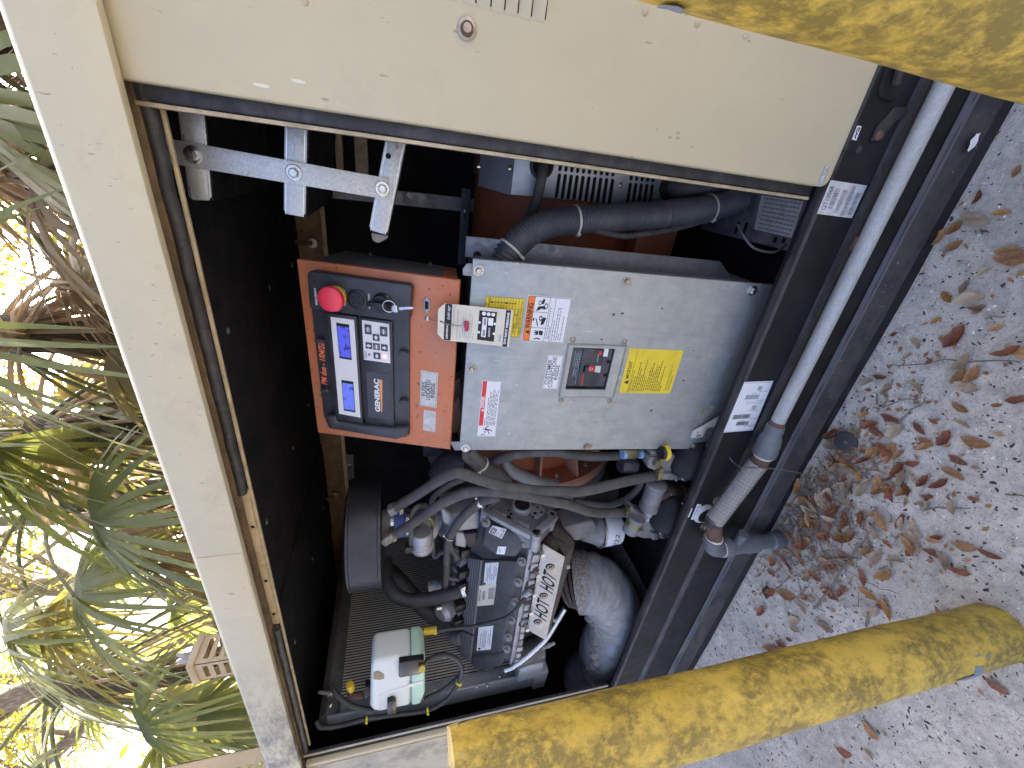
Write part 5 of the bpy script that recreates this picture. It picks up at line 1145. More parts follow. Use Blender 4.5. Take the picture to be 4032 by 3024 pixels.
# filler neck with yellow-tagged cap
nk = at(*wF(640, 1215), .085); nk = atX(*wF(660, 1210), RX+.07)
cp = at(*wF(620, 1140), .13)
rc_ = radi
g = G(); g.lathe(cp+Vector((-.018, 0, .0)), cp+Vector((.018, 0, .004)), [(0, .012), (.2, .0135), (.8, .0135), (1, .012)], 20); g.build('filler_cap', M['yellow_cap'], rc_)
g = G(); g.tube([cp+Vector((-.02, 0, 0)), at(*wF(612, 1200), .13), at(*wF(690, 1195), .13)], .012, 12); g.build('filler_neck', M['rust'], rc_)
hose('overflow_hose', 'dusty black overflow hose tied along the radiator frame', [at(*wF(490, 1120), .15), at(*wF(520, 1180), .12), at(*wF(590, 1240), .10), at(*wF(650, 1270), .09), at(*wF(760, 1295), .075)], .009, M['rubber_black'])
oh = [at(*wF(395, 1360), .10), at(*wF(430, 1400), .085), at(*wF(560, 1385), .08), at(*wF(720, 1345), .075), at(*wF(900, 1320), .075), at(*wF(1110, 1290), .07), at(*wF(1230, 1220), .065), at(*wF(1300, 1120), .06), at(*wF(1325, 1030), .06), at(*wF(1290, 960), .06), at(*wF(1210, 938), .06), at(*wF(1120, 965), .055), at(*wF(1065, 1015), .05)]
ohp = spline(oh, 10); ov = thing('drain_hose', 'black drain hose with yellow ties looping around the white coolant bottle', 'hose', oh[4])
g = G(); g.tube(ohp, .0078, 12); g.build('hose_body', M['rubber_black'], ov)
for px in ((712, 1345), (1115, 1292), (1305, 1090)): tie(ov, ohp, near(ohp, wF(*px), .07), .0082, M['tie_yellow'], .003)
hose('vent_tube', 'thin black tube passing from the bottle foot to the radiator frame', [at(*wF(1085, 1220), .075), at(*wF(1190, 1170), .08), at(*wF(1290, 1090), .085), at(*wF(1335, 1010), .10)], .007, M['rubber_black'])
# coolant bottle
cb = thing('coolant_bottle', 'white translucent coolant bottle strapped to the radiator frame', 'bottle', at(*wF(1080, 1150), .09))
YB = .052
def bprism(qs, th, Y=YB): g = G(); g.prism([at(*wF(*q), Y) for q in qs], (0, th, 0)); return g
bprism([(1003, 1262), (1003, 945), (760, 985), (745, 1030), (738, 1280), (760, 1300), (800, 1305)], .10).build('tank_shell', M['bottle_white'], cb, bev=.016, segs=5)
bprism([(1062, 1252), (1092, 1180), (1092, 965), (1065, 938), (1004, 944), (1004, 1262)], .10).build('coolant_level', M['coolant'], cb, bev=.008, segs=3)
g = G(); a = at(*wF(745, 1120), YB-.001); 
for k, (qs) in enumerate(([(1060, 1125), (1080, 1115), (1080, 1100), (830, 1180), (795, 1205), (792, 1290), (806, 1290), (810, 1215), (840, 1195)],)):
    bprism(qs, .004, YB-.002).build('moulded_ridge', M['bottle_white'], cb, bev=.001)
bprism([(930, 1085), (1065, 1060), (1088, 1040), (1085, 970), (925, 992), (922, 1075)], .020, YB-.018).build('strap_pad', M['plastic_dark'], cb, bev=.002)
bprism([(850, 1322), (908, 1312), (905, 1240), (885, 1230), (850, 1243)], .020, YB-.016).build('strap_pad', M['plastic_dark'], cb, bev=.002)
p = at(*wF(742, 1150), YB+.05); q = at(*wF(708, 1155), YB+.05); g = G(); g.lathe(p, q, [(0, .022), (.3, .022), (.35, .027), (1, .027)], 22); g.build('cap', M['plastic_dark'], cb)
bprism([(762, 1052), (790, 1040), (828, 1060), (832, 1088), (800, 1098), (762, 1092)], .0006, YB-.0012).build('torn_label', M['leaf_pale'], cb)
p = at(*wF(1072, 1015), YB-.02); g = G(); g.lathe(p, p+Vector((.01, -.012, 0)), [(0, .010), (1, .010)], 14); g.build('hose_barb', M['yellow_ring'], cb)

# ------------------------------------------------------------------ air cleaner drum
acn = thing('air_cleaner', 'black drum air cleaner standing above the engine', 'air cleaner', (0, 0, 0))
Yc = .36; pa, pb = at(1420, 1872, Yc), at(1420, 2290, Yc); xc = (pa.x+pb.x)/2; ra = abs(pa.x-pb.x)/2*.73
z1 = at(1352, 2180, Yc-ra*.9).z; z0 = at(1500, 2180, Yc-ra*.9).z
acn.location = (xc, Yc, z0); WM[acn] = Matrix.Translation((xc, Yc, z0))
g = G(); g.lathe((xc, Yc, z0), (xc, Yc, z1), [(0, ra*.94), (.02, ra), (.10, ra), (.12, ra*.985), (.9, ra*.985), (.92, ra), (.98, ra), (1, ra*.95)], 64); g.build('drum', M['drum'], acn)
g = G(); g.lathe((xc, Yc, z1-.001), (xc, Yc, z1+.006), [(0, ra*.9), (1, ra*.86)], 48); g.build('lid', M['plastic_dark'], acn)
# intake below the drum: cast neck, clamps and blue coupling, mixer
ink = thing('intake_mixer', 'cast intake neck with blue coupling and clamps below the black drum', 'intake', at(1560, 2060, .33))
i0, i1, i2, i3 = at(*w1(690, 1160), .33), at(*w1(900, 1150), .33), at(*w1(1120, 1130), .33), at(*w1(1500, 1130), .34)
g = G(); g.lathe(i0, i1, [(0, .044), (.5, .048), (1, .046)], 30); g.build('neck', M['alum_dull'], ink)
g = G(); g.lathe(i1, i2, [(0, .046), (.5, .049), (1, .046)], 30); g.build('coupling', M['blue_hose'], ink)
for pp in (i1, i2):
    dd_ = (i2-i1).normalized(); g = G(); g.lathe(pp-dd_*.006, pp+dd_*.006, [(0, .0475), (.1, .050), (.9, .050), (1, .0475)], 30); cl2 = g.build('hose_clamp', M['alum_bright'], ink)
    g = G(); g.obox(pp+Vector((.02, -.046, .0)), dd_*.007, Vector((.012, 0, 0)), Vector((0, .006, 0))); g.build('clamp_screw', M['alum_bright'], cl2, bev=.001)
g = G(); g.lathe(i2, i3, [(0, .044), (.4, .042), (.42, .055), (.6, .055), (.62, .046), (.8, .046), (.82, .060), (1, .060)], 30); g.build('mixer_body', M['alum'], ink)
for q0, q1, r_ in (((860, 960), (960, 920), .014), ((770, 1400), (880, 1320), .015)):
    a, b = at(*w1(*q0), .25), at(*w1(*q1), .25); g = G(); g.obox((a+b)/2, (b-a)*.6, (b-a).cross(Vector((0, 1, 0))).normalized()*r_, Vector((0, r_, 0))); e_ = g.build('elbow_fitting', M['alum_dull'], ink, bev=.003)
    g = G(); t = (b-a).normalized(); g.lathe(b+t*.004, b+t*.016, [(0, .0165), (1, .0150)], 20); g.obox(b+t*.01+Vector((.0, -.018, -.006)), t*.006, Vector((.010, 0, 0)), Vector((0, .006, 0))); g.build('hose_clamp', M['brass'], e_)
g = G(); a = at(*w1(1390, 1130), .27); g.tube([a+Vector((.03*math.cos(t), -.01, .022*math.sin(t))) for t in [i*2*math.pi/16 for i in range(17)]], .004, 8); g.build('return_spring', M['brass'], ink)
a, b = at(*w1(1330, 1260), .24), at(*w1(1340, 1500), .24)
g = G(); g.lathe(a, b, [(0, .030), (.12, .036), (.7, .036), (.75, .040), (.9, .040), (1, .036)], 28); g.build('vacuum_can', M['alum'], ink)
a = at(*w1(1190, 1490), .23); g = G(); g.obox(a, Vector((.014, 0, 0)), Vector((0, .014, 0)), Vector((0, 0, .022))); g.build('connector', M['plastic_dark'], ink, bev=.003)

# ------------------------------------------------------------------ engine
eng = thing('engine', 'dusty black and aluminium engine with ribbed valve cover', 'engine', (-1.35, .35, .4))
def a4(x, y, Y): return at(*w4(x, y), Y)
R_ = [a4(1330, 420, .112), a4(1205, 440, .118), a4(835, 425, .205), a4(695, 400, .270)]; L_ = [a4(1120, 1530, .112), a4(1020, 1500, .118), a4(705, 1545, .205), a4(592, 1480, .270)]
for l in (R_, L_): l += [l[3]+Vector((0, .09, -.05)), l[0]+Vector((0, .16, .02))]
g = G(); K = 10; g.loft([[a.lerp(b, k/K) for a, b in zip(R_, L_)] for k in range(K+1)]); vc = g.build('valve_cover', M['cover'], eng, bev=.006, segs=3)
for s in (.06, .24, .42, .60, .78, .95):
    for t0, t1 in ((.0, .68), (.70, .985)):
        q0 = R_[2].lerp(R_[3], s).lerp(L_[2].lerp(L_[3], s), t0); q1 = R_[2].lerp(R_[3], s).lerp(L_[2].lerp(L_[3], s), t1)
        nrm = (R_[3]-R_[2]).cross(q1-q0).normalized(); nrm = nrm if nrm.y < 0 else -nrm; f = (R_[3]-R_[2]).normalized()
        g = G(); g.obox((q0+q1)/2+nrm*.003, (q1-q0)/2, f*.0042, nrm*.005); g.build('cover_rib', M['cover_rib'], eng, bev=.002)
# hump with filler at one end, rounded boss at the other
hp = [a4(870, 40, .165), a4(1345, 195, .100), a4(985, 390, .125)]; HF = Frame(hp[2], hp[1]-hp[2], hp[0]-hp[2])
hp = [HF.w(*HF.uv(w4(*q))) for q in ((870, 40), (1345, 195), (1195, 405), (985, 390), (820, 275))]
g = G(); g.prism([hp[4], hp[3], hp[2], hp[1], hp[0]], (0, .12, -.02)); hu = g.build('cover_hump', M['cover'], eng, bev=.008, segs=3)
hp2 = [a4(845, 20, .19), a4(1375, 190, .118), a4(1330, 430, .116), a4(830, 430, .20), a4(690, 330, .26)]
g = G(); g.prism(hp2[::-1], (0, .14, 0)); g.build('cover_end', M['cover'], eng, bev=.006, segs=3)
hb = [a4(735, 1500, .185), a4(1090, 1435, .100), a4(1060, 1560, .100), a4(900, 1645, .125), a4(760, 1630, .165), a4(712, 1570, .185)]
g = G(); g.prism(hb[::-1], (0, .07, 0)); g.build('cover_boss', M['cover'], eng, bev=.014, segs=4)
# bright flange and its washers
fl0, fl1 = a4(1372, 250, .108), a4(1148, 1560, .108)
g = G(); dn = Vector((0, .004, -.030)); g.loft([[p, p+Vector((0, .05, .004)), p+dn+Vector((0, .05, 0)), p+dn] for p in (fl0, fl1)]); g.build('cover_flange', M['alum'], eng, bev=.003)
g = G(); up_ = Vector((0, -.002, .008)); g.loft([[p+up_, p+up_+Vector((0, .03, .002)), p+Vector((0, .03, .0)), p+Vector((0, -.003, .001))] for p in (fl0, fl1)]); g.build('gasket_line', M['alum'], eng, bev=.0008)
rnd = random.Random(5)
for i in range(16):
    p = fl0.lerp(fl1, (i+.5)/16)+Vector((0, -.004, -.018)); g = G(); g.obox(p, Vector((.012+.006*rnd.random(), 0, 0)), Vector((0, .006, 0)), Vector((0, 0, .008+.005*rnd.random()))); g.build('casting_pad', M['alum' if i % 3 else 'alum_dull'], eng, bev=.003)
for q in ((1290, 245), (1258, 442), (1220, 668), (1185, 882), (1148, 1082), (1112, 1267), (1095, 1395)):
    p = a4(q[0], q[1], .108); bolt(eng, p, (.35, -.75, .5), .0150, M['alum_dull'], 'cover_bolt', 'flange')
p = a4(868, 18, .16); bolt(eng, p, (.35, -.75, .5), .0150, M['alum_dull'], 'cover_bolt', 'flange')
# head end plate facing the alternator
HX = .5*(fl0.x+hp2[0].x)+.05; HE = Frame((HX, 0, 0), (0, 1, 0), (0, 0, 1))
hpx = [w2(740, 960), w2(1450, 1310), w2(1560, 1300), w2(1800, 1030), w2(1720, 960), w2(1660, 900), w2(1560, 880), w2(1180, 790), w2(960, 770)]
g = G(); g.prism([atX(*q, HX) for q in hpx], (-.06, 0, 0)); he = g.build('head_end', M['alum_dull'], eng, bev=.004)
def hx(q, l=0): p = atX(*w2(*q), HX+l); return p
g = G(); p = hx((1300, 930)); g.lathe(p, p+Vector((.018, 0, 0)), [(0, .034), (.6, .034), (1, .030)], 30); b_ = g.build('port_ring', M['alum'], eng)
g = G(); g.cyl(p+Vector((.0181, 0, 0)), p+Vector((.0188, 0, 0)), .025, None, 26); g.build('port_hole', M['hole_shade'], b_)
bs = [(1440, 1060), (1510, 1110), (1610, 1060), (1645, 980), (1580, 910), (1500, 900), (1420, 950)]
g = G(); g.prism([hx(q) for q in bs], (.012, 0, 0)); b_ = g.build('port_boss', M['alum'], eng, bev=.003)
for q, r_ in (((1535, 918), .004), ((1590, 985), .004), ((1465, 1050), .004), ((1500, 1000), .006), ((1110, 1060), .009), ((1150, 1010), .005), ((800, 920), .005), ((1730, 1035), .006), ((1520, 1310), .006), ((1115, 960), .004)):
    p = atX(*w2(*q), HX+.0128) if q[0] in (1535, 1590, 1465, 1500) else hx(q, .0005); g = G(); g.cyl(p, p+Vector((.0006, 0, 0)), r_, None, 14); g.build('bolt_hole', M['hole_shade'], he)
for q0, q1, r_ in (((760, 930), (960, 780), .010), ((760, 960), (1450, 1320), .012), ((1470, 1330), (1790, 1040), .012), ((1180, 1100), (1420, 1210), .008), ((880, 960), (1080, 1060), .006)):
    a, b = hx(q0, .004), hx(q1, .004); g = G(); t = (b-a); e = Vector((1, 0, 0)).cross(t).normalized()
    g.obox((a+b)/2, t/2, e*r_, Vector((.008, 0, 0))); g.build('cast_web', M['alum'], he, bev=.003)
for q in ((1740, 1045), (1520, 1330), (790, 930)):
    p = hx(q, 0); g = G(); g.lathe(p+Vector((-.05, 0, 0)), p+Vector((.012, 0, 0)), [(0, .016), (1, .016)], 18); l_ = g.build('lug', M['alum'], he)
    g = G(); g.cyl(p+Vector((.0121, 0, 0)), p+Vector((.0126, 0, 0)), .007, None, 14); g.build('bolt_hole', M['hole_shade'], l_)
# block below and behind
g = G(); g.box(-1.62, HX-.10, .34, .80, .36, .80); g.build('block', M['manifold'], eng, bev=.02)
g = G(); g.box(-1.66, HX-.08, .30, .74, .78, 1.02); g.build('valley', M['alum_dull'], eng, bev=.02)
# stickers on the cover
VF = Frame(R_[1], R_[1]-L_[1], R_[2]-R_[1])
lift = .0035
def vstick(qs, mt, nm): g = G(); uv = [VF.uv(w4(*q)) for q in qs]; g.poly(VF, uv, .0006, .0014); return g.build(nm, mt, vc), quadmap(uv)
st, m = vstick([(975, 690), (1008, 452), (862, 460), (842, 700)], M['white'], 'engine_label')
lines(st, VF, m, [(.02, k, .98, k) for k in (.16, .33, .50, .66, .83)], .0007, M['ink_grey'], .0019); fineprint(st, VF, m, [(.2, .8, .70, .06), (.3, .9, .54, .06), (.2, .5, .37, .06), (.25, .85, .2, .06), (.4, .75, .05, .06)], M['ink_grey'], .0019, seed=41)
flat(st, VF, [tuple(m(*q)) for q in ((.02, .84), (.12, .84), (.12, .98), (.02, .98))], M['ink'], .0019, 'printed_block')
st, m = vstick([(952, 912), (980, 690), (790, 708), (770, 930)], M['cream'], 'part_label')
barcode(st, VF, m, .30, .85, .12, .38, M['ink_grey'], 51, 24, .0019); barcode(st, VF, m, .30, .72, .55, .72, M['ink_grey'], 52, 18, .0019)
lettering(st, VF, 'EP R010 AA', m(.25, .82), m(.80, .82), .008, M['ink'], px=False, lift=.0019); lettering(st, VF, 'R2S-8L-5A-DAL', m(.25, .03), m(.85, .03), .006, M['ink'], px=False, lift=.0019)
st, m = vstick([(920, 1400), (950, 1140), (790, 1160), (765, 1415)], M['white'], 'emission_label')
fineprint(st, VF, m, [(.18, .75, .74, .06), (.12, .85, .60, .05), (.12, .80, .50, .05), (.12, .84, .40, .05), (.3, .7, .22, .05), (.2, .85, .10, .05)], M['ink_grey'], .0019, seed=43)
flat(st, VF, [tuple(m(.09+.05*math.cos(i*math.pi/8), .80+.09*math.sin(i*math.pi/8))) for i in range(16)], M['ink'], .0019, 'printed_block')
hm = [HF.uv(p_) for p_ in (w4(1040, 195), w4(1095, 90), w4(940, 50), w4(895, 125))]
g = G(); g.poly(HF, hm, .001, .0018); st = g.build('number_label', M['white_dirty'], hu); m = quadmap(hm)
m180 = lambda s, t: m(1-s, 1-t)
qd = [m180(.10, .10), m180(.88, .10)]
lettering(st, HF, '825', m180(.14, .08), m180(.90, .08), .016, M['ink'], px=False, lift=.0023, bold=.015); fineprint(st, HF, m180, [(.1, .35, .80, .12), (.5, .9, .80, .12)], M['ink_grey'], .0023, seed=44)
hm = [HF.uv(w4(*p_)) for p_ in ((1070, 365), (1090, 280), (1000, 278), (982, 358))]; g = G(); g.poly(HF, hm, .001, .0018); st = g.build('small_label', M['white'], hu); fineprint(st, HF, quadmap(hm), [(.2, .8, .7, .08), (.2, .6, .55, .08)], M['ink_grey'], .0023)
# intake castings behind the cover
g = G(); g.prism([at(*q, .235) for q in ((1742, 2062), (1800, 2098), (1893, 2085), (1893, 2008), (1840, 2012), (1790, 2034), (1735, 2000))], (0, .12, 0)); g.build('intake_casting', M['alum'], eng, bev=.012, segs=3)
g = G(); g.prism([at(*q, .25) for q in ((1790, 2150), (1835, 2160), (1845, 2100), (1795, 2098))], (0, .06, 0)); g.build('intake_casting', M['alum'], eng, bev=.006, segs=3)
def blob(pts, r, mt, nm, par=eng, s=12): g = G(); g.tube(spline(pts, 6), r, s); return g.build(nm, mt, par)
g = G(); c = at(*w2(430, 1080), .36); g.lathe(at(*w2(520, 880), .40), at(*w2(560, 1250), .30), [(0, .075), (.2, .095), (.7, .10), (1, .085)], 28); g.build('plenum', M['alum'], eng)
blob([at(*w2(180, 960), .42), at(*w2(140, 1080), .40), at(*w2(230, 1180), .38), at(*w2(420, 1180), .33), at(*w2(640, 1130), .30)], .045, M['alum'], 'runner')
for k in range(5):
    t = k/4; blob([a4(560-60*t, 160+270*k, .36), a4(600-60*t, 190+270*k, .31), a4(660-50*t, 220+265*k, .28)], .026, M['alum'], 'runner')
for k, (x, y) in enumerate(((640, 330), (615, 560), (600, 700), (580, 920), (560, 1090))):
    p = a4(x, y, .265); g = G(); g.obox(p, Vector((.020, 0, 0)), Vector((0, .016, .004)), Vector((0, -.004, .020))); cn = g.build('coil_connector', M['plastic_dark'], eng, bev=.004)
    blob([p+Vector((0, .0, .015)), p+Vector((.01, .02, .035)), a4(x-90, y-70, .31), a4(x-170, y-90, .33)], .0065, M['rubber'], 'coil_lead')
p = a4(735, 165, .25); g = G(); g.obox(p, Vector((.035, 0, .01)), Vector((0, .02, 0)), Vector((0, 0, .03))); g.build('coil_pack', M['plastic_dark'], eng, bev=.006)
g = G(); a = a4(320, 720, .34); g.lathe(a+Vector((0, 0, -.02)), a+Vector((0, 0, .03)), [(0, .022), (.5, .022), (.5, .025), (1, .025)], 18); g.build('fuel_cap', M['alum'], eng)
g = G(); g.lathe(a+Vector((0, 0, -.004)), a+Vector((0, 0, .006)), [(0, .0262), (1, .0262)], 18); g.build('blue_ring', M['blue_clip'], eng)
a = a4(440, 960, .30); g = G(); g.lathe(a+Vector((0, .03, -.03)), a+Vector((0, -.02, .03)), [(0, .04), (.5, .045), (.8, .045), (1, .03)], 22); g.build('thermostat_housing', M['alum'], eng)
blob([a4(330, 955, .28), a4(385, 945, .28)], .009, M['alum_bright'], 'bleed_screw')
# exhaust manifold
for k, q in enumerate(((1440, 290), (1395, 470), (1345, 660), (1310, 830), (1285, 1080))):
    blob([a4(q[0]-50, q[1], .13), a4(q[0]+10, q[1]+10, .115), a4(q[0]+110, q[1]+20, .125)], .022, M['manifold'], 'exhaust_port')
blob([a4(1640, 180, .14), a4(1560, 300, .13), a4(1500, 700, .13), a4(1440, 1150, .13)], .034, M['manifold'], 'exhaust_manifold')
for q in ((1465, 330), (1415, 555), (1375, 765), (1340, 960), (1300, 1140)):
    p = a4(q[0], q[1], .095); g = G(); g.lathe(p, p+Vector((.004, -.022, 0)), [(0, .007), (1, .007)], 10); g.build('stud', M['screw'], eng)
a = a4(1320, 770, .10); g = G(); g.cyl(a+Vector((-.02, 0, .01)), a+Vector((.015, -.01, -.006)), .011, None, 14); g.build('sensor', M['alum'], eng)
# front drive cover, hoses ends and belts at the far end
g = G(); a = a4(1300, 1400, .16); g.lathe(a+Vector((0, .0, -.06)), a+Vector((0, -.02, .06)), [(0, .05), (1, .045)], 24); g.build('water_pump', M['radgrey'], eng)
g = G(); p = a4(1330, 1570, .13); g.obox(p, Vector((.05, 0, 0)), Vector((0, .03, 0)), Vector((0, 0, .05))); g.build('drive_bracket', M['steel_grey'], eng, bev=.005)
for q in ((1560, 1340), (1440, 1480)):
    p = a4(q[0], q[1], .12); g = G(); g.lathe(p+Vector((-.02, 0, .03)), p+Vector((.008, -.004, -.02)), [(0, .010), (.3, .008), (.5, .011), (.7, .008), (1, .006)], 12); g.build('sensor', M['alum_dull'], eng)
# heat shield with cut-out letters
hsd = thing('heat_shield', 'bare metal heat shield with HOT cut through it twice', 'heat shield', a4(1520, 800, .08))
S = [a4(1520, 1305, .075), a4(1728, 398, .075), a4(1490, 258, .095), a4(1312, 1185, .095)]
SF = Frame(S[0], S[1]-S[0], S[3]-S[0])
g = G(); suv = [SF.uv(w4(*q)) for q in ((1520, 1305), (1728, 398), (1490, 258), (1312, 1185))]; g.poly(SF, suv, -.002, 0); sh = g.build('shield_plate', M['shield'], hsd, bev=.0005)
def quadtext(par, fr, txt, pxs, mt, lift=.0006):
    mm_ = quadmap([fr.uv(w4(*q)) for q in pxs]); pts, fs = glyphs(txt, .018)
    g = G(); g.add([fr.w(*mm_(x, y), lift) for x, y in pts], fs); return g.build('cut_lettering', mt, par, smooth=0, fixn=False)
quadtext(sh, SF, 'HOT', [(1518, 1098), (1560, 895), (1430, 828), (1388, 1008)], M['hole_shade'])
quadtext(sh, SF, 'HOT', [(1590, 800), (1632, 618), (1500, 518), (1448, 708)], M['hole_shade'])
for q in ((1565, 500), (1495, 815), (1430, 1100)):
    u, v = SF.uv(w4(*q)); g = G(); g.disc(SF, u, v, .015, .0003, .0008, 16); g.build('bolt_hole', M['hole_shade'], sh); bolt(hsd, SF.w(u-.002, v-.002, -.0), SF.n, .0115, M['screw_old'], 'bolt', 'hex')
lo = [a4(1525, 1302, .076), a4(1732, 400, .076), a4(1835, 242, .17), a4(1775, 500, .17), a4(1665, 880, .15), a4(1600, 1060, .13)]
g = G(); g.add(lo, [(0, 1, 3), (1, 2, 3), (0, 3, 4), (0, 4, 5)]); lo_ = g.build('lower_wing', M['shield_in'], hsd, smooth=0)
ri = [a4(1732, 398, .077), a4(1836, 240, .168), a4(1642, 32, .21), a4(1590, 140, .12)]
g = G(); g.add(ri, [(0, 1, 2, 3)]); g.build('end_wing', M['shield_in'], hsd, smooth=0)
for q in ((1765, 505), (1618, 1085)):
    p = a4(q[0], q[1], .12); bolt(hsd, p, (.3, -.9, -.2), .008, M['screw'], 'bolt', 'hex')
# wrapped exhaust pipe
ex = thing('exhaust_pipe', 'silver wrapped exhaust pipe curving down below the heat shield', 'exhaust pipe', at(*w8(1000, 1200), .2))
def a8(x, y, Y): return at(*w8(x, y), Y)
ep = spline([a8(560, 830, .22), a8(700, 800, .205), a8(840, 800, .19), a8(985, 850, .18), a8(1110, 990, .175), a8(1160, 1160, .175), a8(1130, 1350, .18), a8(1050, 1530, .19), at(*wI(600, 985), .21), at(*wI(480, 1100), .24)], 14)
rr_ = .5*(a8(840, 540, .19)-a8(800, 1060, .19)).length*.75
rnd = random.Random(11); g = G(); n = len(ep); sides = 40
vs = []; fs = []; nrm = None
for i, p in enumerate(ep[20:]):
    t = (ep[min(i+21, n-1)]-ep[i+19]).normalized()
    if nrm is None: nrm = t.cross(Vector((0, 0, 1)))
    nrm = (nrm-t*nrm.dot(t)).normalized(); bb = t.cross(nrm)
    for k in range(sides):
        a = 2*math.pi*k/sides; w_ = .0050*(abs(math.sin(i*.31+1.9*math.sin(a*2+i*.05)))-.6)+.0016*math.sin(i*1.9+a*3)+.0012*math.sin(a*7+i*.4)
        vs.append(p+(nrm*math.cos(a)+bb*math.sin(a))*(rr_+w_))
nr = len(ep)-20
for i in range(nr-1):
    for k in range(sides): j = (k+1) % sides; fs.append((i*sides+k, i*sides+j, i*sides+sides+j, i*sides+sides+k))
g.add(vs, fs); g.build('foil_wrap', M['wrap'], ex)
g = G(); g.tube(ep[18:27], [rr_*1.04+.002*math.sin(i) for i in range(9)], 36, cap=False); g.build('woven_collar', M['weave'], ex)
for i, o_ in enumerate((2, 6, 10)):
    g = G(); g.tube(ep[4+o_:8+o_], rr_*(.80+.05*i), 28); g.build('flange_plate', M['manifold'], ex)
rnd = random.Random(4)
for i in range(34, len(ep)-4, 2):                         # torn insulation along the inner bend
    p = ep[i]; t = (ep[i+1]-ep[i-1]).normalized(); side = Vector((-.75, -.25, .45)); side = (side-t*side.dot(t)).normalized()
    for k in range(2):
        c = p+side*(rr_*.86)+t*rnd.uniform(-.015, .015)+Vector((rnd.uniform(-.012, .012), rnd.uniform(-.012, .008), rnd.uniform(-.012, .012)))
        g = G(); s = rnd.uniform(.012, .022); g.lathe(c-t*s, c+t*s, [(0, s*.3), (.25, s*rnd.uniform(.7, 1.1)), (.6, s*rnd.uniform(.8, 1.2)), (1, s*.3)], 9); g.build('torn_insulation', M['wool'], ex)
# oil filter
of = thing('oil_filter', 'white oil filter with a handwritten date below the hoses', 'oil filter', at(*w3(640, 1260), .25))
YO = .24; o0, o1 = at(*w3(520, 1268), YO), at(*w3(775, 1245), YO); ro = .5*abs(at(*w3(500, 1110), YO).x-at(*w3(545, 1420), YO).x)
g = G(); g.lathe(o0, o1, [(0, ro*.98), (.04, ro), (.55, ro*.99), (.9, ro*.93), (.97, ro*.80), (1, ro*.5)], 36); can = g.build('can', M['white'], of)
dd_ = (o1-o0).normalized(); g = G(); g.lathe(o0-dd_*.008, o0+dd_*.004, [(0, ro*.95), (.2, ro*1.05), (.8, ro*1.05), (1, ro*1.0)], 36); g.build('seam_rim', M['alum_bright'], of)
g = G(); g.lathe(o0-dd_*.0085, o0-dd_*.075, [(0, ro*.95), (.3, ro*.8), (1, ro*.55)], 28); g.build('filter_base', M['alum_dull'], of)
OF = Frame(o0.lerp(o1, .5)+Vector((0, -ro*1.0, 0)), (1, 0, 0), (0, 0, 1))
wr = G(); pts, fs = glyphs('2/8/22', 0, .15); axz = dd_; ex_ = Vector((1, 0, 0)); ex_ = (ex_-axz*ex_.dot(axz)).normalized(); ez_ = axz.cross(ex_); ez_ = ez_ if ez_.y < 0 else -ez_
wr.add([o0.lerp(o1, .52-.22*(y-.5))+(ez_*math.cos((x-.5)*1.5-.30)+ex_*math.sin((x-.5)*1.5-.30))*(ro*1.004) for x, y in pts], fs); wr.build('lettering', M['ink'], can, smooth=0, fixn=False)
ad = [at(*w3(*q), .20) for q in ((60, 1270), (210, 1440), (430, 1390), (520, 1300), (470, 1170), (380, 1180))]
g = G(); g.prism(ad[::-1] if False else ad, (0, .09, 0)); fa = g.build('filter_adapter', M['alum_dull'], of, bev=.010, segs=3)
# ------------------------------------------------------------------ hoses across the middle
H = []
hose('fuel_hose', 'upper grey rubber hose arching from the drum to the yellow ringed regulator', [at(*w1(955, 915), .25), at(*w1(1250, 735), .22), at(*w1(1500, 570), .18), at(*w1(1700, 455), .15), at(*w2(405, 418), .13), at(*w2(700, 512), .115), at(*w2(1000, 595), .105), at(*w2(1400, 660), .10), at(*w2(1850, 682), .10), at(*w3(330, 772), .10), at(*w3(700, 690), .10), at(*w3(1000, 622), .105), at(*w3(1290, 565), .11)], .0152, M['rubber'], group='grey rubber fuel hoses', sides=20)
hose('fuel_hose', 'lower grey rubber hose passing above the engine end to the hanging regulator', [at(*w1(950, 1300), .23), at(*w1(1250, 1110), .20), at(*w1(1500, 930), .17), at(*w1(1800, 765), .14), at(*w2(620, 680), .12), at(*w2(1000, 690), .10), at(*w2(1400, 750), .09), at(*w2(1800, 835), .09), at(*w3(120, 950), .095), at(*w3(400, 1040), .11), at(*w3(650, 1062), .12), at(*w3(880, 1055), .125)], .0152, M['rubber'], group='grey rubber fuel hoses', sides=20)
hose('vacuum_hose', 'thin grey hose curving between the two rubber hoses', [at(*w1(1475, 860), .24), at(*w1(1490, 780), .22), at(*w1(1580, 690), .20), at(*w1(1750, 580), .18), at(*w1(1960, 490), .17)], .0088, M['rubber'])
hose('vacuum_hose', 'thin hose bending round the vacuum can beside the intake', [at(*w1(1180, 1470), .23), at(*w1(1185, 1100), .22), at(*w1(1250, 920), .22), at(*w1(1400, 880), .23)], .0085, M['rubber'])
hose('coolant_line', 'grey hose running along the orange bell housing to the solenoid', [at(*w2(880, 255), .20), at(*w2(1100, 175), .17), at(*w2(1400, 120), .16), at(*w2(1800, 112), .15), at(*w3(100, 290), .15), at(*w3(450, 325), .15), at(*w3(790, 312), .15)], .014, M['rubber'], sides=16)
hb_ = spline([at(*w2(530, 60), .17), at(*w2(620, 200), .17), at(*w2(800, 340), .18), at(*w2(960, 440), .19), at(*w2(1080, 520), .21)], 10)
lm = thing('wiring_loom', 'taped grey wiring loom tied with a white strap beside the box', 'wiring', hb_[10]); g = G(); g.tube(hb_, .020, 18); g.build('sleeve', M['rubber'], lm)
tie(lm, hb_, 16, .021, M['tie'], .003)
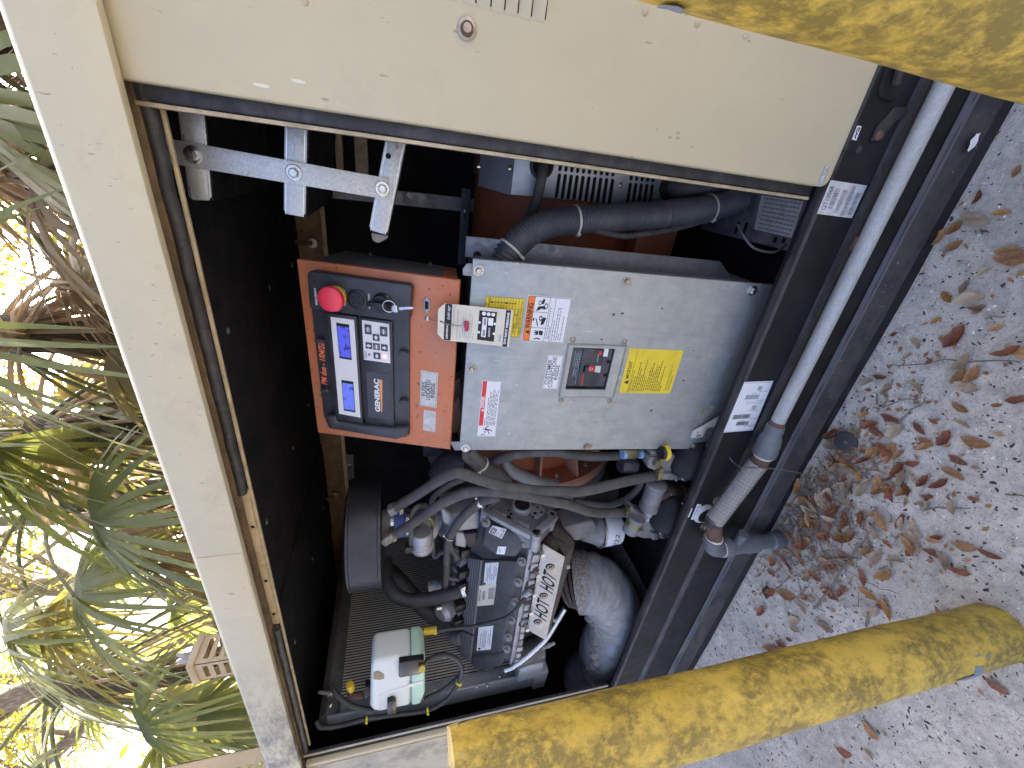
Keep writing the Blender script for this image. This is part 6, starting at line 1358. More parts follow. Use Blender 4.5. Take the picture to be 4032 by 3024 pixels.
g = G(); g.tube(spline([at(*w2(490, 70), .16), at(*w2(500, 200), .155), at(*w2(620, 300), .16), at(*w2(760, 410), .17), at(*w2(900, 470), .18)], 8), .010, 12); g.build('branch', M['rubber'], lm)
hn = spline([at(*w2(1000, 740), .15), at(*w2(760, 810), .17), at(*w2(560, 950), .19), at(*w2(400, 1120), .20), at(*w2(290, 1290), .22), a4(460, 220, .24), a4(440, 420, .26), a4(440, 560, .27), a4(425, 740, .28)], 10)
hr = thing('engine_harness', 'thick taped wiring harness hanging over the intake casting', 'wiring', hn[30]); g = G(); g.tube(hn, lambda t: .0165-.005*t, 16); g.build('sleeve', M['rubber'], hr)
for i in (12, 44): tie(hr, hn, i, .0165, M['tie_yellow'] if False else M['alum_bright'], .006)
for pp in ([a4(470, 160, .23), a4(490, 300, .235), a4(560, 400, .25)], [a4(420, 560, .27), a4(470, 620, .27), a4(580, 640, .265)], [a4(440, 330, .25), a4(370, 350, .27), a4(310, 390, .29), a4(290, 280, .29), a4(230, 130, .28), a4(120, 60, .26)]):
    g = G(); g.tube(spline(pp, 8), .0085, 12); g.build('branch', M['rubber'], hr)
hose('convoluted_loom', 'ribbed grey tubing bending above the hanging regulator', [at(*w3(200, 905), .20), at(*w3(420, 945), .19), at(*w3(650, 960), .18), at(*w3(830, 905), .17), at(*w3(960, 820), .16), at(*w3(1065, 690), .15), at(*w3(1090, 560), .15)], .0115, M['rubber'], 'conduit')
hose('coolant_hose', 'thick black coolant hose bending from the drum to the valve cover', [at(*wF(845, 330), .42), at(*wF(840, 430), .36), at(*wF(880, 530), .30), at(*wF(970, 585), .27), at(*wF(1100, 583), .26), at(*wF(1220, 555), .255), at(*wF(1345, 522), .25)], .024, M['rubber_black'], sides=20)
hose('radiator_hose', 'thick black radiator hose running down behind the coolant hose', [at(*wF(860, 400), .50), at(*wF(930, 470), .45), at(*wF(1010, 560), .42), at(*wF(1090, 640), .40), at(*wF(1170, 695), .37), at(*wF(1270, 715), .33)], .034, M['rubber_black'], sides=20)
p = at(*wF(1338, 522), .25); g = G(); t = Vector((.35, 0, -.9)).normalized(); g.lathe(p-t*.008, p+t*.008, [(0, .0245), (.1, .0265), (.9, .0265), (1, .0245)], 24); g.obox(p+Vector((.03, -.012, .004)), t*.006, Vector((.010, 0, 0)), Vector((0, .007, 0))); hc = g.build('hose_clamp', M['alum_bright']); tag(hc, 'bright worm clamp where the thick hose meets the valve cover', 'clamp')
ds = thing('dipstick', 'yellow handled oil dipstick crossing the valve cover', 'dipstick', at(*wF(1125, 783), .14))
a, b = at(*wF(1083, 787), .150), at(*wF(1166, 780), .145); g = G(); g.lathe(a, b, [(0, .010), (.1, .0125), (.75, .0125), (.8, .014), (1, .014)], 16); g.build('handle', M['yellow_cap'], ds)
g = G(); g.tube(spline([b, at(*wF(1215, 775), .14), at(*wF(1400, 755), .125), at(*wF(1560, 715), .10), a4(1100, 1045, .085), a4(1200, 960, .085), a4(1280, 850, .09), a4(1330, 775, .10)], 8), .0062, 12); g.build('dipstick_tube', M['rubber_black'], ds)
hose('bare_metal_tube', 'bright bare metal tube slanting below the heat shield', [a4(1075, 1625, .105), a4(1160, 1590, .10), a4(1300, 1490, .095), a4(1430, 1375, .095), a4(1520, 1285, .10), a4(1620, 1130, .12), a4(1725, 955, .14)], .0105, M['alum_bright'], 'tube')

# ------------------------------------------------------------------ gas regulators, tee and solenoid
def regulator(off, label, Y, body, dome, ringc):
    r = thing('gas_regulator', label, 'regulator', at(*w3(*dome[0]), Y), 'gas regulators beside the rail')
    g = G(); g.prism([at(*w3(*q), Y) for q in body[0]], (0, .05, 0)); g.build('casting', M['alum_dull'], r, bev=.006, segs=3)
    for q in body[1:]:
        g = G(); g.prism([at(*w3(*p), Y-.012) for p in q], (0, .03, 0)); g.build('boss', M['alum_dull'], r, bev=.005, segs=3)
    (cx, cy), ax_, rr = dome; c = at(*w3(cx, cy), Y-.015); ax_ = Vector(ax_).normalized()
    g = G(); g.lathe(c-ax_*.012, c+ax_*.024, [(0, rr*1.03), (.2, rr*1.03), (.25, rr), (.6, rr*.86), (.85, rr*.5), (1, rr*.1)], 44); g.build('diaphragm_dome', M['blackpaint'], r)
    for k in range(10):
        a = 2*math.pi*k/10; u_ = ax_.orthogonal().normalized(); v_ = ax_.cross(u_); bolt(r, c-ax_*.004+(u_*math.cos(a)+v_*math.sin(a))*rr*1.02, ax_, .0045, M['screw_old'], 'screw', 'round')
    return r
r1 = regulator(0, 'regulator with black dome and yellow ring against the box edge', .10,
    [[(1350, 640), (1500, 640), (1830, 640), (1850, 470), (1700, 400), (1480, 290), (1210, 250), (1170, 480), (1350, 500)], [(1360, 625), (1530, 640), (1540, 560), (1360, 545)], [(1530, 660), (1560, 660), (1560, 560), (1520, 560)], [(1620, 655), (1690, 665), (1690, 585), (1610, 580)], [(1170, 480), (1250, 510), (1330, 470), (1330, 350), (1190, 340)]],
    ((1690, 345), (.30, -.55, .78), .066), None)
p = at(*w3(1385, 275), .08); g = G(); g.lathe(p+Vector((0, 0, -.006)), p+Vector((0, 0, .006)), [(0, .023), (1, .023)], 26); g.build('yellow_ring', M['yellow_label'], r1)
g = G(); g.lathe(p+Vector((0, 0, .006)), p+Vector((0, 0, .014)), [(0, .020), (1, .018)], 26); g.build('adjuster_cap', M['plastic_dark'], r1)
p = at(*w3(1280, 405), .082); g = G(); g.lathe(p, p+Vector((0, -.008, 0)), [(0, .013), (1, .012)], 16); g.build('brass_plug', M['brass'], r1)
r2 = regulator(0, 'regulator with black dome hanging below the iron tee', .095,
    [[(1010, 1370), (1110, 1400), (1300, 1400), (1480, 1400), (1520, 1250), (1280, 1180), (1210, 1100), (1060, 1080), (960, 990), (940, 1090), (1080, 1240)], [(1015, 1370), (1100, 1395), (1130, 1300), (1040, 1290)], [(1225, 1425), (1310, 1420), (1310, 1330), (1215, 1330)], [(1340, 1410), (1400, 1415), (1395, 1340), (1330, 1335)]],
    ((1390, 1080), (.30, -.55, .78), .066), None)
p = at(*w3(985, 1190), .085); g = G(); g.lathe(p+Vector((-.035, 0, .006)), p+Vector((.025, 0, -.004)), [(0, .026), (.45, .026), (.46, .023), (.75, .023), (.76, .027), (1, .027)], 24); g.build('solenoid_coil', M['alum_dull'], r2)
g = G(); g.lathe(p+Vector((-.008, 0, .001)), p+Vector((.011, 0, -.002)), [(0, .0262), (1, .0262)], 24); g.build('copper_band', M['brass'], r2)
tee = thing('pipe_tee', 'dull iron pipe tee between the two regulators', 'pipe fitting', at(*w3(1250, 840), .12))
a, b = at(*w3(1290, 655), .115), at(*w3(1165, 1010), .115); g = G(); g.lathe(a, b, [(0, .024), (.05, .033), (.12, .033), (.15, .030), (.8, .030), (.85, .033), (.95, .033), (1, .024)], 28); g.build('tee_body', M['alum_dull'], tee)
a2, b2 = at(*w3(1260, 800), .12), at(*w3(1660, 800), .13); g = G(); g.lathe(a2, b2, [(0, .026), (.30, .027), (.36, .031), (.44, .031), (.45, .026), (.55, .026), (.56, .022), (.8, .022), (.82, .027), (.92, .027), (1, .026)], 26); g.build('tee_branch', M['rust'], tee)
a3, b3 = b, at(*w3(1130, 1130), .11); g = G(); g.lathe(a3, b3, [(0, .022), (.4, .026), (.5, .019), (1, .019)], 6); g.build('hex_nipple', M['alum'], tee)
sol = thing('fuel_solenoid', 'small brass and black solenoid valve beside the orange housing', 'valve', at(*w3(930, 380), .14))
g = G(); g.prism([at(*w3(*q), .12) for q in ((860, 365), (1000, 365), (1055, 320), (1055, 245), (855, 245))], (0, .04, 0)); g.build('brass_block', M['brass'], sol, bev=.003)
a, b = at(*w3(800, 430), .14), at(*w3(1000, 440), .14); g = G(); g.lathe(a, b, [(0, .022), (.1, .026), (.9, .026), (1, .022)], 8); g.build('coil', M['plastic'], sol, bev=.002)
for q in ((848, 295), (1065, 290)): p = at(*w3(*q), .125); g = G(); g.lathe(p+Vector((0, 0, -.006)), p+Vector((0, 0, .006)), [(0, .014), (1, .014)], 16); g.build('glint_fitting', M['blue_clip'], sol)  # bluish highlight put into the colour of the fittings
for q, Y in (((1300, 560), .095), ((890, 1050), .115)):
    p = at(*w3(*q), Y); g = G(); t = Vector((.15, -.05, -.95)).normalized(); g.lathe(p-t*.008, p+t*.008, [(0, .0158), (.1, .0178), (.9, .0178), (1, .0158)], 22); g.obox(p+Vector((.024, -.008, .006)), t*.006, Vector((.010, 0, 0)), Vector((0, .007, 0)))
    k = g.build('hose_clamp', M['brass']); tag(k, 'brass worm clamp on the hose at the ' + ('yellow ringed' if q[0] == 1300 else 'hanging') + ' regulator', 'clamp')
# loose bits behind: dark bracket and tubes in the shadow
g = G(); g.box(-1.0, -.93, .55, .62, .9, 1.12); cbk = g.build('coil_bracket', M['plastic'], eng, bev=.01)
blob([at(*w1(1590, 470), .30), at(*w1(1680, 320), .30), at(*w1(1830, 270), .28), at(*w1(2000, 300), .26)], .040, M['plastic'], 'air_duct')
blob([at(*w1(1600, 480), .36), at(*w1(1620, 250), .36), at(*w1(1650, 60), .36)], .018, M['rubber'], 'vent_pipe')
blob([at(*w2(1060, 120), .24), at(*w2(1100, 330), .22), at(*w2(1450, 520), .20), at(*w2(1800, 600), .20)], .020, M['alum_dull'], 'flywheel_cover_rim')
# ------------------------------------------------------------------ vent hoods on the roof
def hood(x0, x1, y0, y1, z0, z1, label, pitch=.046):
    h = thing('vent_hood', label, 'vent hood', ((x0+x1)/2, (y0+y1)/2, z0), 'slatted vent hoods on the roof'); t = .003
    sides = [(Vector((x0, y0, z0)), Vector((1, 0, 0)), x1-x0), (Vector((x1, y0, z0)), Vector((0, 1, 0)), y1-y0), (Vector((x1, y1, z0)), Vector((-1, 0, 0)), x1-x0), (Vector((x0, y1, z0)), Vector((0, -1, 0)), y1-y0)]
    g = G(); g.box(x0-.010, x1+.010, y0-.010, y1+.010, z1, z1+.030); g.build('cap', M['vent_tan'], h, bev=.003)
    n = int((z1-z0-.04)/pitch); H_ = z1-z0
    for o, e, wd in sides:                                 # sheet with a column of long slots: uprights and the bars left between
        inn = Vector((-e.y, e.x, 0))*t; up = Vector((0, 0, 1))
        for a, b in ((0, .16), (.84, 1)):
            p = o+e*wd*a; q = o+e*wd*b; g = G(); g.prism([p, q, q+up*H_, p+up*H_], inn); g.build('upright', M['vent_tan'], h)
        p, q = o+e*wd*.16, o+e*wd*.84
        for k in range(n+1):
            za = H_-.03-k*pitch; zb = za+pitch*.50 if k else H_
            g = G(); g.prism([p+up*za, q+up*za, q+up*zb, p+up*zb], inn); g.build('slat', M['vent_tan'], h)
    return h
hx = -2.33; e0 = atX(*wC(1205, 1010), hx); e1 = atX(*wC(1245, 822), hx); hw = abs(e1.y-e0.y); fb_ = at(*wC(1222, 1112), e0.y)
hd = hood(fb_.x, hx, e0.y, e0.y+hw, RTOP+.015, e0.z-.02, 'tan slatted vent hood with a metal lifting eye on top')
ec_ = Vector(((fb_.x+hx)/2+.03, e0.y+hw*.45, e0.z+.008)); le = thing('lifting_eye', 'aluminium lifting lug bolted on the slatted vent hood', 'lifting lug', ec_)
g = G(); g.box(ec_.x-.045, ec_.x+.045, ec_.y-.03, ec_.y+.03, ec_.z, ec_.z+.012); g.build('lug_plate', M['alum'], le, bev=.003)
g = G(); g.prism([ec_+Vector((-.03, -.008, .012)), ec_+Vector((.03, -.008, .012)), ec_+Vector((.042, -.008, .07)), ec_+Vector((.012, -.008, .05)), ec_+Vector((-.012, -.008, .085)), ec_+Vector((-.035, -.008, .055))], (0, .016, 0)); g.build('lug_web', M['alum'], le, bev=.003)
e2 = at(780, 2992, .42); hood(e2.x-.5, e2.x, .02, .42, RTOP+.015, at(560, 3018, .42).z+.3, 'tall tan slatted vent hood nearest the far roof end')

# ------------------------------------------------------------------ fallen leaves, twigs and grit
def leafmesh(seed, mt):
    rnd = random.Random(seed); n = 8; vs = []; fs = []; curl = rnd.uniform(.05, .45); fold = rnd.uniform(.0, .6); wd = rnd.uniform(.15, .26); bend = rnd.uniform(-.12, .12); tw = rnd.uniform(-.3, .3)
    for i in range(n+1):
        u = i/n; w_ = wd*(math.sin(math.pi*min(1, u*.96+.02))**.75)*(1+.16*rnd.uniform(-1, 1)) if 0 < i < n else .012
        zc = curl*(u-.5)**2*1.6+.02; off = bend*math.sin(math.pi*u)
        for s in (-1, 0, 1):
            vs.append((u-.5, off+s*w_, zc+abs(s)*fold*w_+s*w_*tw*(u-.3)))
    for i in range(n):
        for s in (0, 1):
            a = i*3+s; fs.append((a, a+3, a+4, a+1))
    k = len(vs); vs += [(-.5, 0, .025+curl*.4), (-.5, .006, .03+curl*.4), (-.62, .01, .05+curl*.5)]; fs.append((k, k+1, k+2))
    me = bpy.data.meshes.new('fallen_leaf'); me.from_pydata(vs, [], fs); me.shade_smooth(); me.materials.append(mt); return me
LM = {c: [leafmesh(10*i+j, M[k]) for j in range(5)] for i, (c, k) in enumerate((('r', 'leaf_red'), ('b', 'leaf_brown'), ('p', 'leaf_pale'), ('o', 'leaf_ochre')))}
LN = {'r': 'russet', 'b': 'tan brown', 'p': 'pale straw', 'o': 'ochre'}
lk_ = [(wK, '1500,20,1750,30,b;1390,150,1500,85,p;1290,260,1350,170,p;1180,240,1225,315,o;1260,310,1450,280,p;1330,345,1435,355,r;1360,390,1450,330,p;1170,610,1305,460,r;1455,500,1560,465,b;1570,600,1712,690,b;1240,760,1345,645,p;1210,845,1300,745,b;1300,840,1400,725,b;1240,840,1400,885,p;905,695,980,650,p;740,795,825,805,r;660,860,760,820,p;790,920,830,840,p;1055,720,1095,680,r;1090,460,1160,415,o;850,525,895,515,r;1225,970,1330,1035,b;1470,990,1550,985,o;1560,960,1712,935,r;780,1045,900,1090,r;1080,1070,1140,1110,r;985,1095,1060,1180,r;1130,1250,1220,1150,r;430,1205,525,1145,r;590,1120,650,1200,p;710,1115,790,1190,r;655,1085,700,1105,o;1275,1195,1475,1260,b;740,1225,810,1320,p;810,1370,870,1240,b;860,1340,930,1280,b;1010,1200,1110,1260,o;1000,1280,1120,1240,b;1200,1310,1315,1380,r;1150,1400,1300,1480,b;880,1350,910,1520,p;1000,1520,1070,1445,r;1080,1530,1195,1470,r;930,1370,1020,1360,r;720,1570,870,1510,b;800,1600,870,1500,r;865,1580,970,1545,b;1020,1580,1110,1590,r;1310,1590,1395,1610,r;560,1590,610,1470,p;485,1520,570,1490,p;430,1250,530,1270,p;450,1330,560,1380,r;530,1310,630,1320,p;600,1360,680,1350,p;240,1560,280,1460,b;330,1440,360,1380,p;390,1480,460,1460,o;170,1640,215,1645,o;700,1300,740,1380,p;640,1280,720,1290,r;500,1400,560,1440,b;800,1480,860,1440,r'),
 (wL, '835,120,890,35,r;530,150,610,110,p;325,155,390,160,o;255,200,340,190,b;205,205,240,260,r;125,250,215,285,p;140,300,220,390,r;245,285,290,375,r;320,400,425,395,p;265,455,315,410,p;480,570,520,500,r;105,525,215,570,b;205,585,290,680,p;265,560,345,585,p;165,730,230,715,p;345,710,405,800,b;370,525,450,560,p;700,615,780,670,r;1005,265,1145,330,r;1180,220,1340,260,b;1350,260,1515,330,r;1170,380,1305,425,r;780,330,900,345,p;680,360,745,260,p;900,310,940,240,r;750,200,820,260,r;840,200,885,170,p;1400,1085,1550,1200,r;440,1540,545,1590,r;0,890,100,900,r;75,850,150,885,r;135,830,180,850,r;190,1470,200,1500,r;610,45,690,35,p;690,50,740,15,b;470,370,545,340,p;300,130,360,100,b;420,100,470,60,p'),
 (wJ, '1490,930,1580,860,b;1630,1160,1680,1075,b;1390,1340,1440,1240,r;1490,1400,1625,1390,b;1310,1410,1500,1460,p;1225,1540,1325,1440,b;1080,1620,1230,1500,b;1200,1640,1320,1570,b;1510,1640,1712,1640,b;1290,1350,1350,1330,p;1600,690,1640,650,b')]
rnd = random.Random(21); nl = 0
def putleaf(a, b, c, lift=0):
    global nl
    L_ = (b-a).length; mid = (a+b)/2; ang = math.atan2(b.y-a.y, b.x-a.x); z = gz(mid.x, mid.y)+.0012+lift
    mw = Matrix.Translation((mid.x, mid.y, z)) @ Matrix.Rotation(ang, 4, 'Z') @ Matrix.Rotation(rnd.uniform(-.22, .22), 4, 'X') @ Matrix.Rotation(rnd.uniform(-.08, .16), 4, 'Y') @ Matrix.Diagonal((L_*1.02, L_*rnd.uniform(.85, 1.15), L_, 1))
    o = link('fallen_leaf', rnd.choice(LM[c]), None, mw); sz = 'large' if L_ > .075 else ('small' if L_ < .045 else 'dry')
    place = 'beside the grey riser pipe' if (mid-Vector((-.93, -.10, 0))).xy.length < .16 else ('at the foot of the mildewed bollard' if (mid-Vector((-.73, -.48, 0))).xy.length < .22 else ('under the braided hose' if -.85 < mid.x < -.45 and mid.y > -.22 else ('below the long galvanised pipe' if mid.x > -.45 and mid.y > -.25 else 'on open sandy ground')))
    tag(o, '%s %s leaf lying %s' % (sz, LN[c], place), 'leaf', '%s leaves %s' % (LN[c], place)); nl += 1
for wn, s in lk_:
    for it in s.split(';'):
        a, b, c_, d, k = it.split(','); p0 = atZ(*wn(float(a), float(b)), .02); p1 = atZ(*wn(float(c_), float(d)), .02)
        putleaf(p0, p1, k, rnd.uniform(0, .004))
for i in range(120):
    cx = rnd.gauss(-.76, .15) if i < 92 else rnd.uniform(-1.3, .2); cy = -.05-abs(rnd.gauss(.05, .11)) if i < 92 else rnd.uniform(-.60, -.06)
    if cy > -.035: cy = -.04
    an = rnd.uniform(0, 6.28); l = rnd.uniform(.026, .056); d = Vector((math.cos(an), math.sin(an), 0))*l/2
    putleaf(Vector((cx, cy, 0))-d, Vector((cx, cy, 0))+d, rnd.choice('rrbppo'), rnd.uniform(.001, .010))
tw = [(wK, ((1660, 690), (1300, 700), (900, 725), (840, 730)), .0016), (wK, ((880, 1115), (960, 1040), (1060, 940)), .0022), (wK, ((430, 1390), (520, 1370), (700, 1410), (830, 1440)), .0020), (wK, ((650, 1470), (740, 1390), (800, 1345)), .0026), (wK, ((800, 1010), (820, 900), (850, 830)), .0024), (wK, ((800, 1000), (940, 950), (1050, 935)), .0015), (wK, ((260, 1445), (320, 1460), (380, 1490)), .0014),
 (wL, ((330, 640), (420, 530), (560, 330), (740, 60)), .0028), (wL, ((420, 355), (470, 320), (610, 322), (622, 270)), .0034), (wL, ((390, 120), (400, 250), (520, 380), (700, 500), (860, 555)), .0013), (wL, ((650, 750), (660, 660)), .0034), (wK, ((1440, 420), (1600, 400)), .0016), (wL, ((1010, 15), (1100, 5), (1290, 10)), .0022), (wK, ((500, 1300), (640, 1300), (780, 1330)), .0016), (wK, ((300, 1560), (420, 1500), (560, 1440)), .0018), (wK, ((380, 1600), (480, 1550), (620, 1540)), .0015), (wK, ((1590, 1585), (1712, 1590)), .002), (wL, ((160, 480), (190, 400)), .0025)]
for i, (wn, ps, r_) in enumerate(tw):
    pts = [atZ(*wn(*p), .02) for p in ps]; pts = spline(pts, 4); pts = [Vector((p.x+rnd.gauss(0, .0022), p.y+rnd.gauss(0, .0022), gz(p.x, p.y)+.002+r_+.003*rnd.random())) for p in pts]
    g = G(); g.tube(spline(pts, 3), lambda t, r_=r_: r_*(1-.45*t), 6); o = g.build('twig', M['twig'])
    tag(o, ('thin dark' if r_ < .0017 else ('stout pale' if r_ > .0025 else 'slender grey'))+' twig '+('beside the black rubber disc' if i in (2, 3, 13) else 'near the grey riser pipe' if i in (7, 8, 9, 14, 15) else 'caught on the toe of the base' if i == 6 else 'on open sand')+', '+('long' if len(ps) > 3 else 'short')+' and crooked', 'twig', 'twigs on the ground')
# heap of rotted litter against the base
g = G(); rl = random.Random(8)
for i in range(900):
    x = rl.gauss(-.80, .12); y = -.035-abs(rl.gauss(.05, .08)); an = rl.uniform(0, 6.28); l = rl.uniform(.01, .035); d = Vector((math.cos(an), math.sin(an), rl.uniform(-.2, .3)))*l/2
    c = Vector((x, y, gz(x, y)+.003+.008*rl.random())); e = Vector((-d.y, d.x, 0)).normalized()*rl.uniform(.0006, .0026)
    g.add([c-d-e, c+d-e*.3, c+d+e*.3, c-d+e], [(0,1,2,3)])
o = g.build('leaf_litter', M['twig'], smooth=0, fixn=False); tag(o, 'fine rotted leaf and twig litter heaped against the base', 'litter', kind='stuff')
g = G(); rl = random.Random(18)
for i in range(560):
    x = rl.gauss(-.72, .28) if i < 400 else rl.uniform(-1.6, .4); y = -.03-abs(rl.gauss(.06, .16)); an = rl.uniform(0, 6.28); l = rl.uniform(.003, .011); d = Vector((math.cos(an), math.sin(an), rl.uniform(-.15, .25)))*l
    c = Vector((x, y, gz(x, y)+.002+.003*rl.random())); e = Vector((-d.y, d.x, 0)).normalized()*l*rl.uniform(.3, .6); g.add([c-d, c-e*.8, c+d*.7, c+e], [(0,1,2,3)])
o = g.build('leaf_crumbs', M['leaf_brown'], smooth=0, fixn=False); tag(o, 'crumbled brown leaf fragments strewn over the sand', 'litter', kind='stuff')
for nm, mt, cnt, lo, hi, lab in (('dark_grit', 'grit_dark', 6500, .0010, .0048, 'fine dark grit scattered over the sand'), ('pale_grit', 'grit_pale', 3600, .0010, .0036, 'fine pale shell grit scattered over the sand')):
    g = G(); rl = random.Random(cnt)
    for i in range(cnt):
        x = rl.uniform(-1.75, .55); y = -.02-abs(rl.uniform(0, .85)); s = lo+(hi-lo)*rl.random()**2.5; c = Vector((x, y, gz(x, y)))
        a = rl.uniform(0, 6.28); st_ = rl.uniform(.5, 1.9); v = [c+Vector((math.cos(a)*math.cos(k*1.2566)*s*st_-math.sin(a)*math.sin(k*1.2566)*s*.7, math.sin(a)*math.cos(k*1.2566)*s*st_+math.cos(a)*math.sin(k*1.2566)*s*.7, -.0004))*1.0+Vector((rl.gauss(0, .2)*s, rl.gauss(0, .2)*s, 0)) for k in range(5)]+[c+Vector((0, 0, s*.6))]
        g.add(v, [(k, (k+1) % 5, 5) for k in range(5)])
    o = g.build(nm, M[mt], smooth=0, fixn=False); tag(o, lab, 'grit', kind='stuff')
cp = atZ(*wK(568, 1225), .02); cz = gz(cp.x, cp.y); rcap = thing('rubber_puck', 'round black rubber disc lying in the leaves', 'rubber disc', (cp.x, cp.y, cz))
g = G(); n = Vector((.15, -.25, 1)).normalized(); c = Vector((cp.x, cp.y, cz+.004)); g.lathe(c, c+n*.009, [(0, .026), (.5, .0275), (.9, .0265), (1, .022)], 32); g.build('disc', M['rubber_black'], rcap)
g = G(); g.lathe(c+n*.0088, c+n*.012, [(0, .006), (1, .004)], 14); g.build('nub', M['rubber'], rcap)
pp = atZ(*wL(35, 540), .02); g = G(); g.prism([Vector((pp.x-.02, pp.y-.01, gz(pp.x, pp.y))), Vector((pp.x+.015, pp.y-.014, gz(pp.x, pp.y))), Vector((pp.x+.022, pp.y+.012, gz(pp.x, pp.y))), Vector((pp.x-.01, pp.y+.016, gz(pp.x, pp.y)))], (0, 0, .008)); o = g.build('rubber_scrap', M['rubber_black'], bev=.003); tag(o, 'dark torn rubber scrap on the sand near the bollard', 'scrap')
# ------------------------------------------------------------------ palms and oaks behind
def frond(palm, hub0, az, el, plen, flen, droop, mt, seed, spread=115, nseg=34, name='frond'):
    thin = mt == M['palm_dead']; rnd = random.Random(seed); d = Vector((math.cos(az)*math.cos(el), math.sin(az)*math.cos(el), math.sin(el))); g = G()
    pts = [hub0+d*plen*t-Vector((0, 0, 1))*droop*plen*.55*t*t for t in (0, .25, .5, .75, 1)]
    hub = pts[-1]; t = (pts[-1]-pts[-2]).normalized(); s = t.cross(Vector((0, 0, 1))).normalized(); n = s.cross(t).normalized()
    tw_ = rnd.uniform(-.5, .5); s, n = s*math.cos(tw_)+n*math.sin(tw_), n*math.cos(tw_)-s*math.sin(tw_)
    if plen > .05:
        g2 = G(); g2.tube(spline(pts, 3), lambda u: .019*(1-.45*u), 7); g2.build('stalk', M['petiole'] if mt != M['palm_dead'] else M['palm_dead'], palm)
    for k in range(nseg):
        ph = rad(-spread+2*spread*(k+.5)/nseg)+rnd.uniform(-.02, .02); dd_ = (t*math.cos(ph)+s*math.sin(ph)+n*(.12*math.cos(ph*1.2)+rnd.uniform(-.06, .06))).normalized()
        l = flen*(.72+.28*math.cos(ph*.8))*rnd.uniform(.85, 1.08); side = n.cross(dd_).normalized(); fold = n*.35*(1 if k % 2 else -1)
        dr = droop*rnd.uniform(.55, 1.25); vs = []; st_ = (0, .22, .45, .68, .86, 1); wv_ = (.006, .019, .021, .016, .009, .001); wob = rnd.uniform(-.10, .10)
        for u, w_ in zip(st_, wv_):
            c = hub+dd_*l*u+side*wob*l*u*u*(3 if thin else 1)-Vector((0, 0, 1))*dr*l*.75*u**2.2; w_ *= flen/.75*(.62 if thin else 1)
            vs += [c-(side+fold*.5)*w_, c+(side-fold*.5)*w_]
        g.add(vs, [(2*i, 2*i+1, 2*i+3, 2*i+2) for i in range(len(st_)-1)])
    return g.build(name, mt, palm, smooth=0, fixn=False)
def palm(x, y, hz, label, seed, spec, trunk_r=.14):
    p = thing('palm_tree', label, 'palm', (x, y, 0), 'palms behind the enclosure'); rnd = random.Random(seed)
    g = G(); path = [Vector((x+.05*math.sin(z*1.1+seed), y+.04*math.cos(z*.9), z)) for z in [hz*i/12 for i in range(13)]]; g.tube(path, lambda t: trunk_r*(1.12-.2*t)+.010*math.sin(t*60), 18); g.build('trunk', M['palm_bark'], p)
    hub = path[-1]
    for i, (az, el, pl, fl, dr, kind) in enumerate(spec):
        frond(p, hub+Vector((0, 0, rnd.uniform(-.15, .1))), rad(az), rad(el), pl, fl, dr, M[{'g': 'palm', 'y': 'palm_old', 'd': 'palm_dead'}[kind]], seed*100+i, 115 if kind != 'd' else 70)
    return p
def ringspec(seed, n, els, pl, fl, dr, kinds):
    rnd = random.Random(seed)
    return [(rnd.uniform(0, 360/n)+360*i/n, rnd.uniform(*els), rnd.uniform(*pl), rnd.uniform(*fl), rnd.uniform(*dr), rnd.choice(kinds)) for i in range(n)]
palm(-1.35, 2.55, 3.75, 'cabbage palm with a hanging skirt of dead straw fronds', 3, ringspec(1, 11, (-25, 35), (.7, 1.1), (.7, .95), (.5, 1.0), 'gdy')+ringspec(2, 15, (-60, -20), (.5, 1.0), (.6, .95), (.9, 1.5), 'dddy')+ringspec(12, 16, (-85, -45), (.5, 1.1), (.6, .9), (1.0, 1.6), 'ddd'))
palm(-3.1, 2.9, 4.3, 'cabbage palm whose green fans hang in front of the oak stems', 4, ringspec(3, 13, (-40, 30), (.8, 1.3), (.75, 1.0), (.6, 1.1), 'gggy')+ringspec(4, 15, (-75, -35), (.7, 1.3), (.6, .95), (1.0, 1.6), 'dyd'))
palm(-4.9, 2.3, 4.4, 'cabbage palm with long drooping green fans over the vent hood', 5, ringspec(5, 14, (-45, 30), (.9, 1.4), (.8, 1.05), (.6, 1.1), 'gggy')+ringspec(6, 14, (-75, -40), (.8, 1.4), (.7, .95), (1.0, 1.5), 'dyg'))
palm(-9.2, 4.0, 3.5, 'smaller palm with bright fans low beside the slatted hood', 6, ringspec(7, 16, (-35, 50), (.6, 1.0), (.8, 1.0), (.4, .9), 'gggg'), .12)
palm(.9, 3.1, 3.6, 'cabbage palm at the near end with stalks crossing the roof edge', 7, ringspec(8, 12, (-35, 30), (.8, 1.2), (.7, .95), (.5, 1.0), 'gdd')+ringspec(9, 16, (-80, -30), (.6, 1.1), (.6, .95), (1.0, 1.6), 'ddy'))
palm(-.35, 2.75, 3.55, 'palm wrapped in a thick thatch of hanging straw fronds', 8, ringspec(20, 8, (-30, 20), (.6, 1.0), (.7, .95), (.6, 1.0), 'ddy')+ringspec(21, 18, (-80, -25), (.4, 1.1), (.7, 1.0), (.9, 1.5), 'ddd')+ringspec(22, 14, (-88, -55), (.8, 1.5), (.6, .9), (1.0, 1.5), 'ddd'))
palm(-2.2, 2.7, 3.9, 'palm with mixed straw and green fans between two others', 9, ringspec(23, 8, (-30, 20), (.7, 1.1), (.7, .95), (.6, 1.0), 'gdd')+ringspec(24, 16, (-80, -25), (.5, 1.2), (.7, 1.0), (.9, 1.5), 'ddy')+ringspec(25, 10, (-88, -55), (.9, 1.5), (.6, .9), (1.0, 1.5), 'ddd'))
